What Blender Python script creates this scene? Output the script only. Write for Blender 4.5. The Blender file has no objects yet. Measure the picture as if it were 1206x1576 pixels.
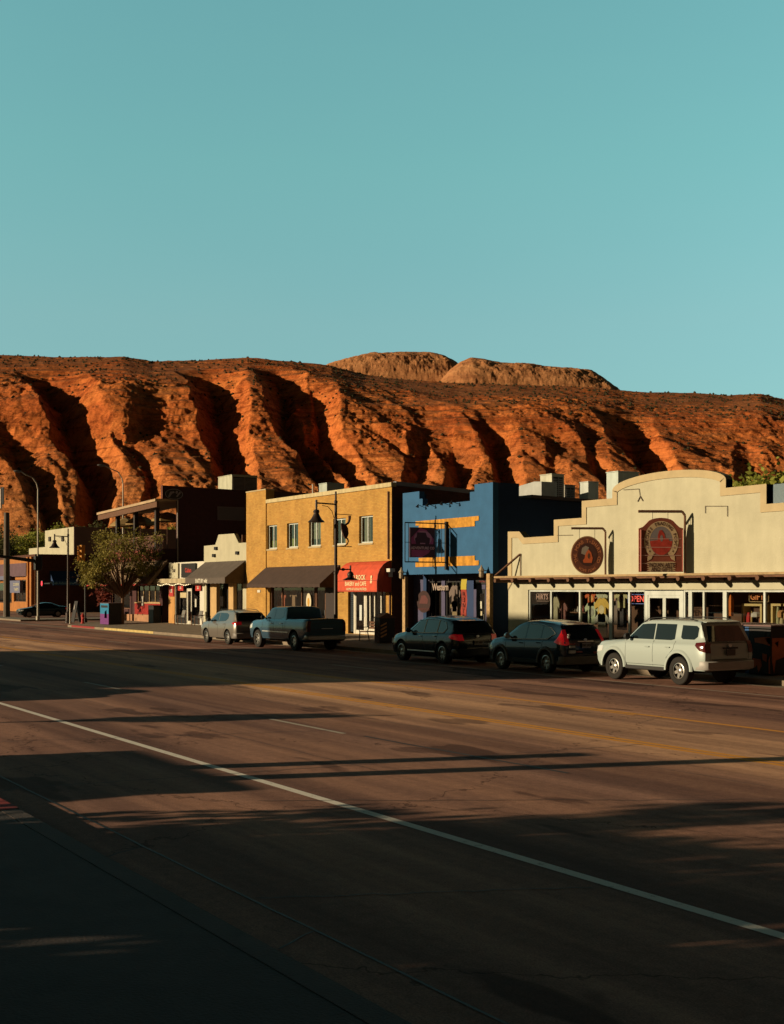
import bpy, bmesh, math, random
import numpy as np
from mathutils import Vector, Matrix
random.seed(7)
R = math.radians
scene = bpy.context.scene
C = scene.collection

# ---------------------------------------------------------------- camera, sky, sun, exposure
EYE = 2.65; FPX = 1950.0; TH = math.atan(1189 / FPX); ST = math.sin(TH); CT = math.cos(TH); HOR = 908.0
cam_d = bpy.data.cameras.new('camera'); cam = bpy.data.objects.new('camera', cam_d); C.objects.link(cam)
cam.location = (0, 0, EYE); cam.rotation_euler = (R(90), 0, math.pi / 2 - TH)
cam_d.sensor_width = 36; cam_d.lens = FPX / 1576 * 36; cam_d.shift_y = 120 / 1576
cam_d.clip_start = 0.1; cam_d.clip_end = 20000
scene.camera = cam

SUN_EL = 12.5
SD = Vector((0.303, 0.953)).normalized()            # horizontal travel of the light
world = bpy.data.worlds.new('World'); scene.world = world; world.use_nodes = True
nt = world.node_tree; bg = nt.nodes['Background']
sky = nt.nodes.new('ShaderNodeTexSky'); sky.sky_type = 'NISHITA'; sky.sun_disc = False
sky.sun_elevation = R(SUN_EL); sky.sun_rotation = R(197.6); sky.air_density = 1.0; sky.dust_density = 0.6; sky.ozone_density = 1.5
tint = nt.nodes.new('ShaderNodeMix'); tint.data_type = 'RGBA'; tint.blend_type = 'MULTIPLY'; tint.inputs[0].default_value = 1
nt.links.new(sky.outputs[0], tint.inputs[6]); tint.inputs[7].default_value = (0.62 * 2.2, 1.0 * 2.2, 0.82 * 2.2, 1)
# dusk sky: bright teal low down on the side away from the sun, deeper overhead, dim and warm towards the sun
tcw = nt.nodes.new('ShaderNodeTexCoord'); sxyz = nt.nodes.new('ShaderNodeSeparateXYZ'); nt.links.new(tcw.outputs['Generated'], sxyz.inputs[0])
def wramp(src, stops):
    zr = nt.nodes.new('ShaderNodeValToRGB'); e = zr.color_ramp.elements
    e[0].position = stops[0][0]; e[0].color = (*stops[0][1], 1); e[1].position = stops[-1][0]; e[1].color = (*stops[-1][1], 1)
    for p_, c_ in stops[1:-1]: e.new(p_).color = (*c_, 1)
    nt.links.new(src, zr.inputs[0]); return zr.outputs[0]
def wmul(a, b):
    x = nt.nodes.new('ShaderNodeVectorMath'); x.operation = 'MULTIPLY'; nt.links.new(a, x.inputs[0]); nt.links.new(b, x.inputs[1]); return x.outputs[0]
zc_ = wramp(sxyz.outputs[2], [(0.0, (.28, .25, .30)), (.10, (.30, .27, .32)), (.205, (.44, .365, .355)), (.32, (.49, .47, .40)), (.43, (.54, .53, .44)), (.54, (.16, .12, .10)), (.8, (.03, .022, .018))])
dt = nt.nodes.new('ShaderNodeVectorMath'); dt.operation = 'DOT_PRODUCT'; nt.links.new(tcw.outputs['Generated'], dt.inputs[0]); dt.inputs[1].default_value = (-.854, .5206, 0)
mr = nt.nodes.new('ShaderNodeMapRange'); mr.inputs[1].default_value = -0.3; mr.inputs[2].default_value = 0.8; nt.links.new(dt.outputs['Value'], mr.inputs[0])
az_ = wramp(mr.outputs[0], [(0.0, (.16, .09, .055)), (.45, (.28, .17, .13)), (.72, (.62, .55, .52)), (.9, (1, 1, 1))])
hm = nt.nodes.new('ShaderNodeMapping'); hm.inputs['Scale'].default_value = (1, 1, 4); nt.links.new(tcw.outputs['Generated'], hm.inputs[0])
hn = nt.nodes.new('ShaderNodeTexNoise'); hn.inputs['Scale'].default_value = 2.2; hn.inputs['Detail'].default_value = 7; hn.inputs['Roughness'].default_value = .55; nt.links.new(hm.outputs[0], hn.inputs['Vector'])
hz_ = wramp(hn.outputs['Fac'], [(0.35, (.965, .975, .98)), (.7, (1.0, .995, .99))])          # faint high haze
nt.links.new(wmul(wmul(wmul(tint.outputs[2], zc_), az_), hz_), bg.inputs[0]); bg.inputs[1].default_value = 0.15
sl = bpy.data.lights.new('sun', 'SUN'); sl.energy = 4.6; sl.angle = R(0.55); sl.color = (1.0, 0.78, 0.49)
so = bpy.data.objects.new('sun', sl); C.objects.link(so); so.location = (-60, -120, 60)
so.rotation_euler = Vector((SD.x * math.cos(R(SUN_EL)), SD.y * math.cos(R(SUN_EL)), -math.sin(R(SUN_EL)))).to_track_quat('-Z', 'Y').to_euler()
scene.view_settings.view_transform = 'Standard'; scene.view_settings.look = 'None'
scene.view_settings.exposure = 0.6; scene.view_settings.gamma = 1.0
scene.render.engine = 'CYCLES'
scene.cycles.transparent_max_bounces = 12; scene.cycles.max_bounces = 6

# ---------------------------------------------------------------- survey helpers (photo pixel -> street coordinates at a known depth Y)
def aa(px): return (px - 603) / FPX
def wx(px, Y): a = aa(px); return Y * (-CT + ST * a) / (ST + CT * a)
def wz(px, py, Y): return EYE + (HOR - py) / FPX * Y / (ST + CT * aa(px))
def wy(px, X): a = aa(px); return X * (ST + CT * a) / (-CT + ST * a)

# ---------------------------------------------------------------- materials
MATS = {}; ALB = 0.74
def mat(name, col, rough=0.7, metal=0.0, vary=0.0, vscale=3.0, bump=0.0, bscale=30.0, spec=0.3, emit=None, streak=0.0, coat=0.0):
    if name in MATS: return MATS[name]
    if not emit: col = tuple(c * ALB for c in col)
    m = bpy.data.materials.new(name); m.use_nodes = True; MATS[name] = m
    n = m.node_tree.nodes; l = m.node_tree.links; b = n['Principled BSDF']
    b.inputs['Base Color'].default_value = (*col, 1); b.inputs['Roughness'].default_value = rough
    b.inputs['Metallic'].default_value = metal; b.inputs['Specular IOR Level'].default_value = spec
    if coat: b.inputs['Coat Weight'].default_value = coat; b.inputs['Coat Roughness'].default_value = 0.03
    if emit:
        b.inputs['Emission Color'].default_value = (*emit[0], 1); b.inputs['Emission Strength'].default_value = emit[1]
    if vary or bump or streak:
        tc = n.new('ShaderNodeTexCoord')
    if vary:
        nz = n.new('ShaderNodeTexNoise'); nz.inputs['Scale'].default_value = vscale; nz.inputs['Detail'].default_value = 6; nz.inputs['Roughness'].default_value = 0.65
        l.new(tc.outputs['Object'], nz.inputs['Vector'])
        cr = n.new('ShaderNodeValToRGB'); cr.color_ramp.elements[0].position = 0.3; cr.color_ramp.elements[1].position = 0.7
        cr.color_ramp.elements[0].color = (*[c * (1 - vary) for c in col], 1); cr.color_ramp.elements[1].color = (*[min(1, c * (1 + vary)) for c in col], 1)
        l.new(nz.outputs['Fac'], cr.inputs[0]); out = cr.outputs[0]
        if streak:
            mp = n.new('ShaderNodeMapping'); mp.inputs['Scale'].default_value = (2.2, 2.2, 0.18); l.new(tc.outputs['Object'], mp.inputs[0])
            n2 = n.new('ShaderNodeTexNoise'); n2.inputs['Scale'].default_value = 1.6; n2.inputs['Detail'].default_value = 5; l.new(mp.outputs[0], n2.inputs['Vector'])
            c2 = n.new('ShaderNodeValToRGB'); c2.color_ramp.elements[0].position = 0.35; c2.color_ramp.elements[1].position = 0.6
            c2.color_ramp.elements[0].color = (1 - streak, 1 - streak, 1 - streak * 1.1, 1); l.new(n2.outputs['Fac'], c2.inputs[0])
            mx = n.new('ShaderNodeMix'); mx.data_type = 'RGBA'; mx.blend_type = 'MULTIPLY'; mx.inputs[0].default_value = 1
            l.new(out, mx.inputs[6]); l.new(c2.outputs[0], mx.inputs[7]); out = mx.outputs[2]
        l.new(out, b.inputs['Base Color'])
    if bump:
        nb = n.new('ShaderNodeTexNoise'); nb.inputs['Scale'].default_value = bscale; nb.inputs['Detail'].default_value = 4
        l.new(tc.outputs['Object'], nb.inputs['Vector'])
        bn = n.new('ShaderNodeBump'); bn.inputs['Strength'].default_value = bump; bn.inputs['Distance'].default_value = 0.02
        l.new(nb.outputs['Fac'], bn.inputs['Height']); l.new(bn.outputs[0], b.inputs['Normal'])
    return m

def brick_mat(name, c1, c2, mortar, w=0.23, h=0.076):
    m = bpy.data.materials.new(name); m.use_nodes = True; MATS[name] = m
    n = m.node_tree.nodes; l = m.node_tree.links; b = n['Principled BSDF']; b.inputs['Roughness'].default_value = 0.85; b.inputs['Specular IOR Level'].default_value = 0.2
    tc = n.new('ShaderNodeTexCoord'); sp = n.new('ShaderNodeSeparateXYZ'); l.new(tc.outputs['Object'], sp.inputs[0])
    ad = n.new('ShaderNodeMath'); l.new(sp.outputs[0], ad.inputs[0]); l.new(sp.outputs[1], ad.inputs[1])
    cb = n.new('ShaderNodeCombineXYZ'); l.new(ad.outputs[0], cb.inputs[0]); l.new(sp.outputs[2], cb.inputs[1])
    br = n.new('ShaderNodeTexBrick'); br.inputs['Scale'].default_value = 1; br.inputs['Brick Width'].default_value = w; br.inputs['Row Height'].default_value = h
    br.inputs['Mortar Size'].default_value = 0.009; br.inputs['Color1'].default_value = (*[c * ALB for c in c1], 1); br.inputs['Color2'].default_value = (*[c * ALB for c in c2], 1); br.inputs['Mortar'].default_value = (*[c * ALB for c in mortar], 1)
    br.inputs['Bias'].default_value = -0.2
    l.new(cb.outputs[0], br.inputs['Vector'])
    nz = n.new('ShaderNodeTexNoise'); nz.inputs['Scale'].default_value = 0.9; nz.inputs['Detail'].default_value = 8; nz.inputs['Roughness'].default_value = 0.7; l.new(tc.outputs['Object'], nz.inputs['Vector'])
    cr = n.new('ShaderNodeValToRGB'); cr.color_ramp.elements[0].position = 0.3; cr.color_ramp.elements[1].position = 0.7
    cr.color_ramp.elements[0].color = (0.72, 0.7, 0.66, 1); cr.color_ramp.elements[1].color = (1.15, 1.12, 1.1, 1); l.new(nz.outputs['Fac'], cr.inputs[0])
    mx = n.new('ShaderNodeMix'); mx.data_type = 'RGBA'; mx.blend_type = 'MULTIPLY'; mx.inputs[0].default_value = 1
    l.new(br.outputs['Color'], mx.inputs[6]); l.new(cr.outputs[0], mx.inputs[7]); l.new(mx.outputs[2], b.inputs['Base Color'])
    bn = n.new('ShaderNodeBump'); bn.inputs['Strength'].default_value = 0.5; bn.inputs['Distance'].default_value = 0.01; bn.invert = True
    l.new(br.outputs['Fac'], bn.inputs['Height']); l.new(bn.outputs[0], b.inputs['Normal'])
    return m

def glass_mat(name, tintc=(0.75, 0.8, 0.8), refl=0.9, base=0.06):
    m = bpy.data.materials.new(name); m.use_nodes = True; MATS[name] = m
    n = m.node_tree.nodes; l = m.node_tree.links; n.remove(n['Principled BSDF']); out = n['Material Output']
    tr = n.new('ShaderNodeBsdfTransparent'); tr.inputs[0].default_value = (*tintc, 1)
    gl = n.new('ShaderNodeBsdfGlossy'); gl.inputs['Roughness'].default_value = 0.02; gl.inputs['Color'].default_value = (refl, refl, refl, 1)
    fr = n.new('ShaderNodeFresnel'); fr.inputs[0].default_value = 1.5
    ad = n.new('ShaderNodeMath'); ad.operation = 'ADD'; ad.inputs[1].default_value = base; ad.use_clamp = True; l.new(fr.outputs[0], ad.inputs[0])
    mx = n.new('ShaderNodeMixShader'); l.new(ad.outputs[0], mx.inputs[0]); l.new(tr.outputs[0], mx.inputs[1]); l.new(gl.outputs[0], mx.inputs[2]); l.new(mx.outputs[0], out.inputs[0])
    return m

def leaf_mat(name, c1, c2, scale=1.2):
    m = bpy.data.materials.new(name); m.use_nodes = True; MATS[name] = m
    n = m.node_tree.nodes; l = m.node_tree.links; b = n['Principled BSDF']; b.inputs['Roughness'].default_value = 0.7; b.inputs['Specular IOR Level'].default_value = 0.2
    tc = n.new('ShaderNodeTexCoord'); nz = n.new('ShaderNodeTexNoise'); nz.inputs['Scale'].default_value = scale; nz.inputs['Detail'].default_value = 8; nz.inputs['Roughness'].default_value = 0.8; l.new(tc.outputs['Object'], nz.inputs['Vector'])
    cr = n.new('ShaderNodeValToRGB'); cr.color_ramp.elements[0].position = 0.35; cr.color_ramp.elements[1].position = 0.65
    cr.color_ramp.elements[0].color = (*c1, 1); cr.color_ramp.elements[1].color = (*c2, 1); l.new(nz.outputs['Fac'], cr.inputs[0]); l.new(cr.outputs[0], b.inputs['Base Color'])
    tl = n.new('ShaderNodeBsdfTranslucent'); l.new(cr.outputs[0], tl.inputs[0])
    mx = n.new('ShaderNodeMixShader'); mx.inputs[0].default_value = 0.35; l.new(b.outputs[0], mx.inputs[1]); l.new(tl.outputs[0], mx.inputs[2]); l.new(mx.outputs[0], n['Material Output'].inputs[0])
    return m

# ---------------------------------------------------------------- mesh builder
class Frame:
    def __init__(s, o, u, v): s.o = Vector(o); s.u = Vector(u); s.v = Vector(v); s.n = s.u.cross(s.v)
    def p(s, a, b, c=0.0): return s.o + s.u * a + s.v * b + s.n * c
def FY(x, y, z): return Frame((x, y, z), (1, 0, 0), (0, 0, 1))       # plane facing the street (-Y)
def FX(x, y, z): return Frame((x, y, z), (0, 1, 0), (0, 0, 1))       # plane facing +X
class MB:
    def __init__(s): s.v = []; s.f = []; s.m = []
    def face(s, pts, mi=0):
        k = len(s.v); s.v += [tuple(p) for p in pts]; s.f.append(list(range(k, k + len(pts)))); s.m.append(mi)
    def mesh(s, vs, fs, mi=0):
        k = len(s.v); s.v += [tuple(p) for p in vs]; s.f += [[k + i for i in f] for f in fs]; s.m += [mi] * len(fs)
    def box(s, x0, x1, y0, y1, z0, z1, mi=0):
        if x0 > x1: x0, x1 = x1, x0
        if y0 > y1: y0, y1 = y1, y0
        if z0 > z1: z0, z1 = z1, z0
        vs = [(x0, y0, z0), (x1, y0, z0), (x1, y1, z0), (x0, y1, z0), (x0, y0, z1), (x1, y0, z1), (x1, y1, z1), (x0, y1, z1)]
        s.mesh(vs, [(0, 3, 2, 1), (4, 5, 6, 7), (0, 1, 5, 4), (1, 2, 6, 5), (2, 3, 7, 6), (3, 0, 4, 7)], mi); return s
    def poly(s, fr, pts, d0=0.0, d1=0.05, mi=0):
        """extrude a 2-D outline (counter-clockwise seen from the frame's front) from d0 to d1 along the frame normal"""
        n = len(pts); vs = [fr.p(a, b, d0) for a, b in pts] + [fr.p(a, b, d1) for a, b in pts]
        fs = [list(range(n))[::-1], list(range(n, 2 * n))] + [[i, (i + 1) % n, n + (i + 1) % n, n + i] for i in range(n)]
        s.mesh(vs, fs, mi); return s
    def tube(s, p0, p1, r0, r1=None, n=8, mi=0, cap=True):
        r1 = r0 if r1 is None else r1; p0 = Vector(p0); p1 = Vector(p1); d = (p1 - p0)
        q = d.to_track_quat('Z', 'Y'); a = q @ Vector((1, 0, 0)); b = q @ Vector((0, 1, 0))
        vs = [];
        for p, r in ((p0, r0), (p1, r1)):
            for i in range(n):
                t = 2 * math.pi * i / n; vs.append(p + a * (r * math.cos(t)) + b * (r * math.sin(t)))
        fs = [[i, (i + 1) % n, n + (i + 1) % n, n + i] for i in range(n)]
        if cap: fs += [list(range(n))[::-1], list(range(n, 2 * n))]
        s.mesh(vs, fs, mi); return s
    def path(s, pts, r, n=8, mi=0):
        rr = r if isinstance(r, (list, tuple)) else [r] * len(pts)
        for i in range(len(pts) - 1): s.tube(pts[i], pts[i + 1], rr[i], rr[i + 1], n, mi)
        return s
    def lathe(s, o, axis, prof, n=16, mi=0):
        """prof: (r, h) list, h along axis"""
        o = Vector(o); ax = Vector(axis).normalized(); q = ax.to_track_quat('Z', 'Y'); a = q @ Vector((1, 0, 0)); b = q @ Vector((0, 1, 0))
        vs = []; fs = []
        for r, h in prof:
            for i in range(n):
                t = 2 * math.pi * i / n; vs.append(o + ax * h + a * (r * math.cos(t)) + b * (r * math.sin(t)))
        for k in range(len(prof) - 1):
            for i in range(n): fs.append([k * n + i, k * n + (i + 1) % n, (k + 1) * n + (i + 1) % n, (k + 1) * n + i])
        fs.append(list(range(n))[::-1]); fs.append(list(range((len(prof) - 1) * n, len(prof) * n)))
        s.mesh(vs, fs, mi); return s
    def wall(s, x0, x1, z0, z1, y, holes, depth=0.2, mi=0, rmi=None, fr=None):
        """street wall with real openings and reveals; holes (x0,x1,z0,z1)"""
        fr = fr or FY(0, y, 0); rmi = mi if rmi is None else rmi
        xs = sorted({x0, x1, *[h[0] for h in holes], *[h[1] for h in holes]}); zs = sorted({z0, z1, *[h[2] for h in holes], *[h[3] for h in holes]})
        for i in range(len(xs) - 1):
            for j in range(len(zs) - 1):
                cx = (xs[i] + xs[i + 1]) / 2; cz = (zs[j] + zs[j + 1]) / 2
                if any(h[0] < cx < h[1] and h[2] < cz < h[3] for h in holes): continue
                s.face([fr.p(xs[i], zs[j]), fr.p(xs[i + 1], zs[j]), fr.p(xs[i + 1], zs[j + 1]), fr.p(xs[i], zs[j + 1])], mi)
        for a, b, c, d in holes:
            s.face([fr.p(a, c), fr.p(a, d), fr.p(a, d, -depth), fr.p(a, c, -depth)], rmi); s.face([fr.p(b, c), fr.p(b, c, -depth), fr.p(b, d, -depth), fr.p(b, d)], rmi)
            s.face([fr.p(a, c), fr.p(a, c, -depth), fr.p(b, c, -depth), fr.p(b, c)], rmi); s.face([fr.p(a, d), fr.p(b, d), fr.p(b, d, -depth), fr.p(a, d, -depth)], rmi)
        return s

def link_mesh(name, mb, mats, parent=None, smooth=None, bevel=0.0, org=None):
    me = bpy.data.meshes.new(name)
    vs = mb.v
    if org is not None: vs = [(v[0] - org[0], v[1] - org[1], v[2] - org[2]) for v in vs]
    me.from_pydata(vs, [], mb.f)
    if not isinstance(mats, (list, tuple)): mats = [mats]
    for m in mats: me.materials.append(m)
    me.polygons.foreach_set('material_index', mb.m)
    if smooth is not None or bevel:
        bm = bmesh.new(); bm.from_mesh(me); bmesh.ops.remove_doubles(bm, verts=bm.verts, dist=0.0004)
        if smooth is not None:
            for f in bm.faces: f.smooth = True
        bm.to_mesh(me); bm.free()
        if smooth is not None: me.set_sharp_from_angle(angle=R(smooth))
    me.update()
    o = bpy.data.objects.new(name, me); C.objects.link(o)
    if parent: o.parent = parent
    if bevel:
        bv = o.modifiers.new('bevel', 'BEVEL'); bv.width = bevel; bv.segments = 2; bv.limit_method = 'ANGLE'
    return o

class Thing:
    """an Empty at the thing's base; parts given in street coordinates (local=False) or around the base (local=True)"""
    def __init__(s, name, label, cat, loc=(0, 0, 0), group=None, rz=0.0):
        s.loc = Vector(loc); s.o = bpy.data.objects.new(name, None); C.objects.link(s.o); s.o.location = loc; s.o.rotation_euler = (0, 0, rz)
        s.o.empty_display_size = 0.2
        s.o['label'] = label; s.o['category'] = cat
        if group: s.o['group'] = group
    def part(s, name, mb, mats, parent=None, local=False, smooth=None, bevel=0.0, label=None, stuff=False):
        o = link_mesh(name, mb, mats, parent or s.o, smooth, bevel, None if local else s.loc)
        if label: o['label'] = label
        if stuff: o['kind'] = 'stuff'
        return o
def tag(o, label, cat, group=None):
    o['label'] = label; o['category'] = cat
    if group: o['group'] = group
    return o
def solo(name, mb, mats, label, cat, loc, group=None, smooth=None, bevel=0.0):
    o = link_mesh(name, mb, mats, None, smooth, bevel, loc); o.location = loc; return tag(o, label, cat, group)
def struct(name, mb, mats, smooth=None):
    o = link_mesh(name, mb, mats, None, smooth); o['kind'] = 'structure'; return o
def dup(root, loc, label=None, rz=None, group=None):
    r = root.copy(); C.objects.link(r); r.location = loc
    if rz is not None: r.rotation_euler = (0, 0, rz)
    if label: r['label'] = label
    if group: r['group'] = group
    for ch in list(root.children):
        c = ch.copy(); C.objects.link(c); c.parent = r
        for g in list(ch.children):
            d = g.copy(); C.objects.link(d); d.parent = c
    return r

_TXT = {}
def text2d(s, size, align='CENTER', bold=0.0, sx=1.0):
    key = (s, size, align, bold, sx)
    if key in _TXT: return _TXT[key]
    cu = bpy.data.curves.new('t', 'FONT'); cu.body = s; cu.size = size; cu.align_x = align; cu.align_y = 'CENTER'; cu.offset = bold; cu.resolution_u = 2
    ob = bpy.data.objects.new('t', cu); C.objects.link(ob)
    dg = bpy.context.evaluated_depsgraph_get(); me = bpy.data.meshes.new_from_object(ob.evaluated_get(dg))
    vs = [(v.co.x * sx, v.co.y) for v in me.vertices]; fs = [list(p.vertices) for p in me.polygons]
    bpy.data.objects.remove(ob); bpy.data.curves.remove(cu); bpy.data.meshes.remove(me)
    _TXT[key] = (vs, fs); return vs, fs
def put_text(mb, fr, s, size, off=0.008, mi=0, align='CENTER', bold=0.0, rot=0.0, at=(0, 0), sx=1.0):
    vs, fs = text2d(s, size, align, bold, sx); c, n = math.cos(rot), math.sin(rot)
    mb.mesh([fr.p(at[0] + x * c - y * n, at[1] + x * n + y * c, off) for x, y in vs], fs, mi)
def arc_text(mb, fr, s, size, rad, a0, a1, off=0.008, mi=0, cx=0, cy=0, ry=None):
    ry = ry or rad
    for i, ch in enumerate(s):
        if ch == ' ': continue
        t = a0 + (a1 - a0) * i / max(1, len(s) - 1)
        put_text(mb, fr, ch, size, off, mi, rot=t - math.pi / 2, at=(cx + rad * math.cos(t), cy + ry * math.sin(t)), bold=0.004)
def circ(cx, cy, rx, ry=None, n=24, a0=0, a1=2 * math.pi):
    ry = ry or rx; e = (a1 - a0) >= 2 * math.pi - 1e-6
    return [(cx + rx * math.cos(a0 + (a1 - a0) * i / (n if e else n - 1)), cy + ry * math.sin(a0 + (a1 - a0) * i / (n if e else n - 1))) for i in range(n)]

# shared materials
M_CREAM = mat('cream_stucco', (0.475, 0.455, 0.335), 0.9, vary=0.11, vscale=.9, bump=0.6, bscale=18, streak=.05)
M_TAN = mat('tan_stucco_trim', (0.46, 0.37, 0.22), 0.9, vary=0.1, vscale=2, bump=0.3, bscale=25)
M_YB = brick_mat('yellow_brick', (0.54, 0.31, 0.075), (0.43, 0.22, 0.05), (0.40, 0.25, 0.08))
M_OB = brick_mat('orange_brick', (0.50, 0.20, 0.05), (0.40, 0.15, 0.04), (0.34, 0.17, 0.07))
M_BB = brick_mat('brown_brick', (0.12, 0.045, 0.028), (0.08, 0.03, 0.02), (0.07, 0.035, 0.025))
M_DW = mat('dark_oxblood_siding', (0.055, 0.016, 0.018), 0.85, vary=0.25, vscale=4, bump=0.4, bscale=12)
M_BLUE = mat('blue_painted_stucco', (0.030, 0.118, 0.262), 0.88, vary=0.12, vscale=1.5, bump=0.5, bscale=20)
M_BLUE_SHADE = mat('shaded_blue_wall', (0.012, 0.04, 0.12), 0.8, vary=0.15, vscale=1, bump=0.3, bscale=15)  # darker copy of the blue stucco: side-wall shade put into the colour
M_ORP = mat('orange_painted_trim', (0.58, 0.27, 0.03), 0.8, vary=0.3, vscale=5, streak=0.3)
M_WHITE = mat('white_paint', (0.62, 0.6, 0.52), 0.6, vary=0.08, vscale=4)
M_WMET = mat('white_metal', (0.55, 0.6, 0.58), 0.45, vary=0.1, vscale=3, streak=0.15)
M_GMET = mat('grey_metal', (0.20, 0.20, 0.21), 0.5, metal=0.3, vary=0.15, vscale=5)
M_DMET = mat('dark_bronze_metal', (0.035, 0.022, 0.018), 0.5, metal=0.2, vary=0.2, vscale=8)
M_BLACK = mat('black_metal', (0.012, 0.012, 0.014), 0.5)
M_RUBBER = mat('tyre_rubber', (0.018, 0.016, 0.015), 0.85, bump=0.3, bscale=60)
M_WOOD = mat('brown_wood', (0.13, 0.06, 0.032), 0.8, vary=0.3, vscale=6, bump=0.4, bscale=30)
M_WOODL = mat('pale_weathered_wood', (0.42, 0.28, 0.14), 0.85, vary=0.35, vscale=9, bump=0.4, bscale=40)
M_DARK = mat('dark_interior', (0.022, 0.016, 0.014), 0.9, vary=0.3, vscale=2)
M_ROOF = mat('dark_roofing', (0.045, 0.04, 0.04), 0.95, vary=0.2, vscale=3)
M_CONC = mat('concrete', (0.24, 0.19, 0.14), 0.9, vary=0.22, vscale=2.2, bump=0.5, bscale=40)
M_GLASS = glass_mat('shop_glass')
M_PANE = glass_mat('window_glass', (0.5, 0.52, 0.5), base=0.12)
M_RED = mat('red_paint', (0.42, 0.025, 0.02), 0.6, vary=0.15, vscale=4)
M_CLR = {}
def cl(c, rough=0.8): 
    k = 'cloth_%02d_%02d_%02d' % tuple(int(x * 99) for x in c)
    return mat(k, c, rough, vary=0.15, vscale=6)
# ================================================================ SETTING: ground, road, kerbs, hills
def ground_mats():
    # asphalt
    m = bpy.data.materials.new('asphalt'); m.use_nodes = True; n = m.node_tree.nodes; l = m.node_tree.links; b = n['Principled BSDF']
    b.inputs['Roughness'].default_value = 0.92; b.inputs['Specular IOR Level'].default_value = 0.06
    tc = n.new('ShaderNodeTexCoord')
    def noise(scale, det, rough, mapscale=None):
        z = n.new('ShaderNodeTexNoise'); z.inputs['Scale'].default_value = scale; z.inputs['Detail'].default_value = det; z.inputs['Roughness'].default_value = rough
        if mapscale:
            mp = n.new('ShaderNodeMapping'); mp.inputs['Scale'].default_value = mapscale; l.new(tc.outputs['Object'], mp.inputs[0]); l.new(mp.outputs[0], z.inputs['Vector'])
        else: l.new(tc.outputs['Object'], z.inputs['Vector'])
        return z
    def ramp(src, p0, c0, p1, c1):
        r = n.new('ShaderNodeValToRGB'); r.color_ramp.elements[0].position = p0; r.color_ramp.elements[1].position = p1
        r.color_ramp.elements[0].color = (*c0, 1); r.color_ramp.elements[1].color = (*c1, 1); l.new(src, r.inputs[0]); return r.outputs[0]
    def mul(a, c):
        x = n.new('ShaderNodeMix'); x.data_type = 'RGBA'; x.blend_type = 'MULTIPLY'; x.inputs[0].default_value = 1; l.new(a, x.inputs[6]); l.new(c, x.inputs[7]); return x.outputs[2]
    base = ramp(noise(0.35, 7, 0.6, (0.25, 1, 1)).outputs['Fac'], 0.3, (0.096, 0.057, 0.049), 0.7, (0.215, 0.131, 0.096))
    # wheel-path streaks running along the street
    st = ramp(noise(1.0, 5, 0.6, (0.03, 1.1, 1)).outputs['Fac'], 0.35, (0.62, 0.60, 0.62), 0.65, (1.2, 1.18, 1.12))
    c = mul(base, st)
    # the centre turning lane carries less traffic: paler, sandier surface; wheel paths are darker
    sp = n.new('ShaderNodeSeparateXYZ'); l.new(tc.outputs['Object'], sp.inputs[0])
    wv0 = noise(0.6, 4, 0.6, (0.12, 0.5, 1)); ma = n.new('ShaderNodeMath'); ma.operation = 'MULTIPLY_ADD'; l.new(wv0.outputs['Fac'], ma.inputs[0]); ma.inputs[1].default_value = 2.6; l.new(sp.outputs[1], ma.inputs[2])
    mr = n.new('ShaderNodeMapRange'); mr.inputs[1].default_value = 4.0; mr.inputs[2].default_value = 30.0; l.new(ma.outputs[0], mr.inputs[0])
    lr = n.new('ShaderNodeValToRGB'); le = lr.color_ramp.elements
    st_l = [(0.0, (1, 1, 1)), (.13, (1.1, 1.05, 1)), (.20, (.86, .84, .86)), (.27, (1.15, 1.1, 1.02)), (.335, (.84, .82, .84)), (.40, (1.2, 1.15, 1.05)), (.46, (1.95, 2.02, 1.65)), (.58, (1.98, 2.05, 1.7)), (.63, (1.15, 1.1, 1.0)), (.69, (.85, .82, .84)), (.75, (1.1, 1.05, 1.0)), (.82, (.86, .82, .84)), (1.0, (1, .95, .92))]
    le[0].position = 0; le[0].color = (.5, .5, .5, 1); le[1].position = 1; le[1].color = (.5, .48, .46, 1)
    for p_, c_ in st_l[1:-1]: le.new(p_).color = (c_[0] / 2, c_[1] / 2, c_[2] / 2, 1)
    l.new(mr.outputs[0], lr.inputs[0]); c = mul(c, lr.outputs[0])
    st2 = ramp(noise(0.5, 6, 0.65, (0.02, 1.4, 1)).outputs['Fac'], 0.34, (2.6, 2.5, 2.52), 0.66, (4.0, 3.95, 3.95)); c = mul(c, st2)
    # aggregate grain
    g = ramp(noise(55, 3, 0.8).outputs['Fac'], 0.3, (0.55, 0.55, 0.57), 0.72, (1.45, 1.42, 1.4)); c = mul(c, g); g2 = ramp(noise(7, 8, 0.85).outputs['Fac'], 0.36, (0.78, 0.77, 0.78), 0.66, (1.22, 1.2, 1.2)); c = mul(c, g2)
    # repair / oil patches
    p = ramp(noise(0.55, 3, 0.5, (0.45, 1.3, 1)).outputs['Fac'], 0.62, (1, 1, 1), 0.645, (0.52, 0.5, 0.52)); c = mul(c, p)
    # cracks
    vo = n.new('ShaderNodeTexVoronoi'); vo.feature = 'DISTANCE_TO_EDGE'; vo.inputs['Scale'].default_value = 0.16
    wn = noise(1.1, 4, 0.6); wv = n.new('ShaderNodeVectorMath'); wv.operation = 'SCALE'; wv.inputs['Scale'].default_value = 1.6; l.new(wn.outputs['Color'], wv.inputs[0])
    wa = n.new('ShaderNodeVectorMath'); l.new(tc.outputs['Object'], wa.inputs[0]); l.new(wv.outputs[0], wa.inputs[1]); l.new(wa.outputs[0], vo.inputs['Vector'])
    cr = ramp(vo.outputs['Distance'], 0.0015, (0.3, 0.28, 0.28), 0.004, (1, 1, 1)); c = mul(c, cr)
    l.new(c, b.inputs['Base Color'])
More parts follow.
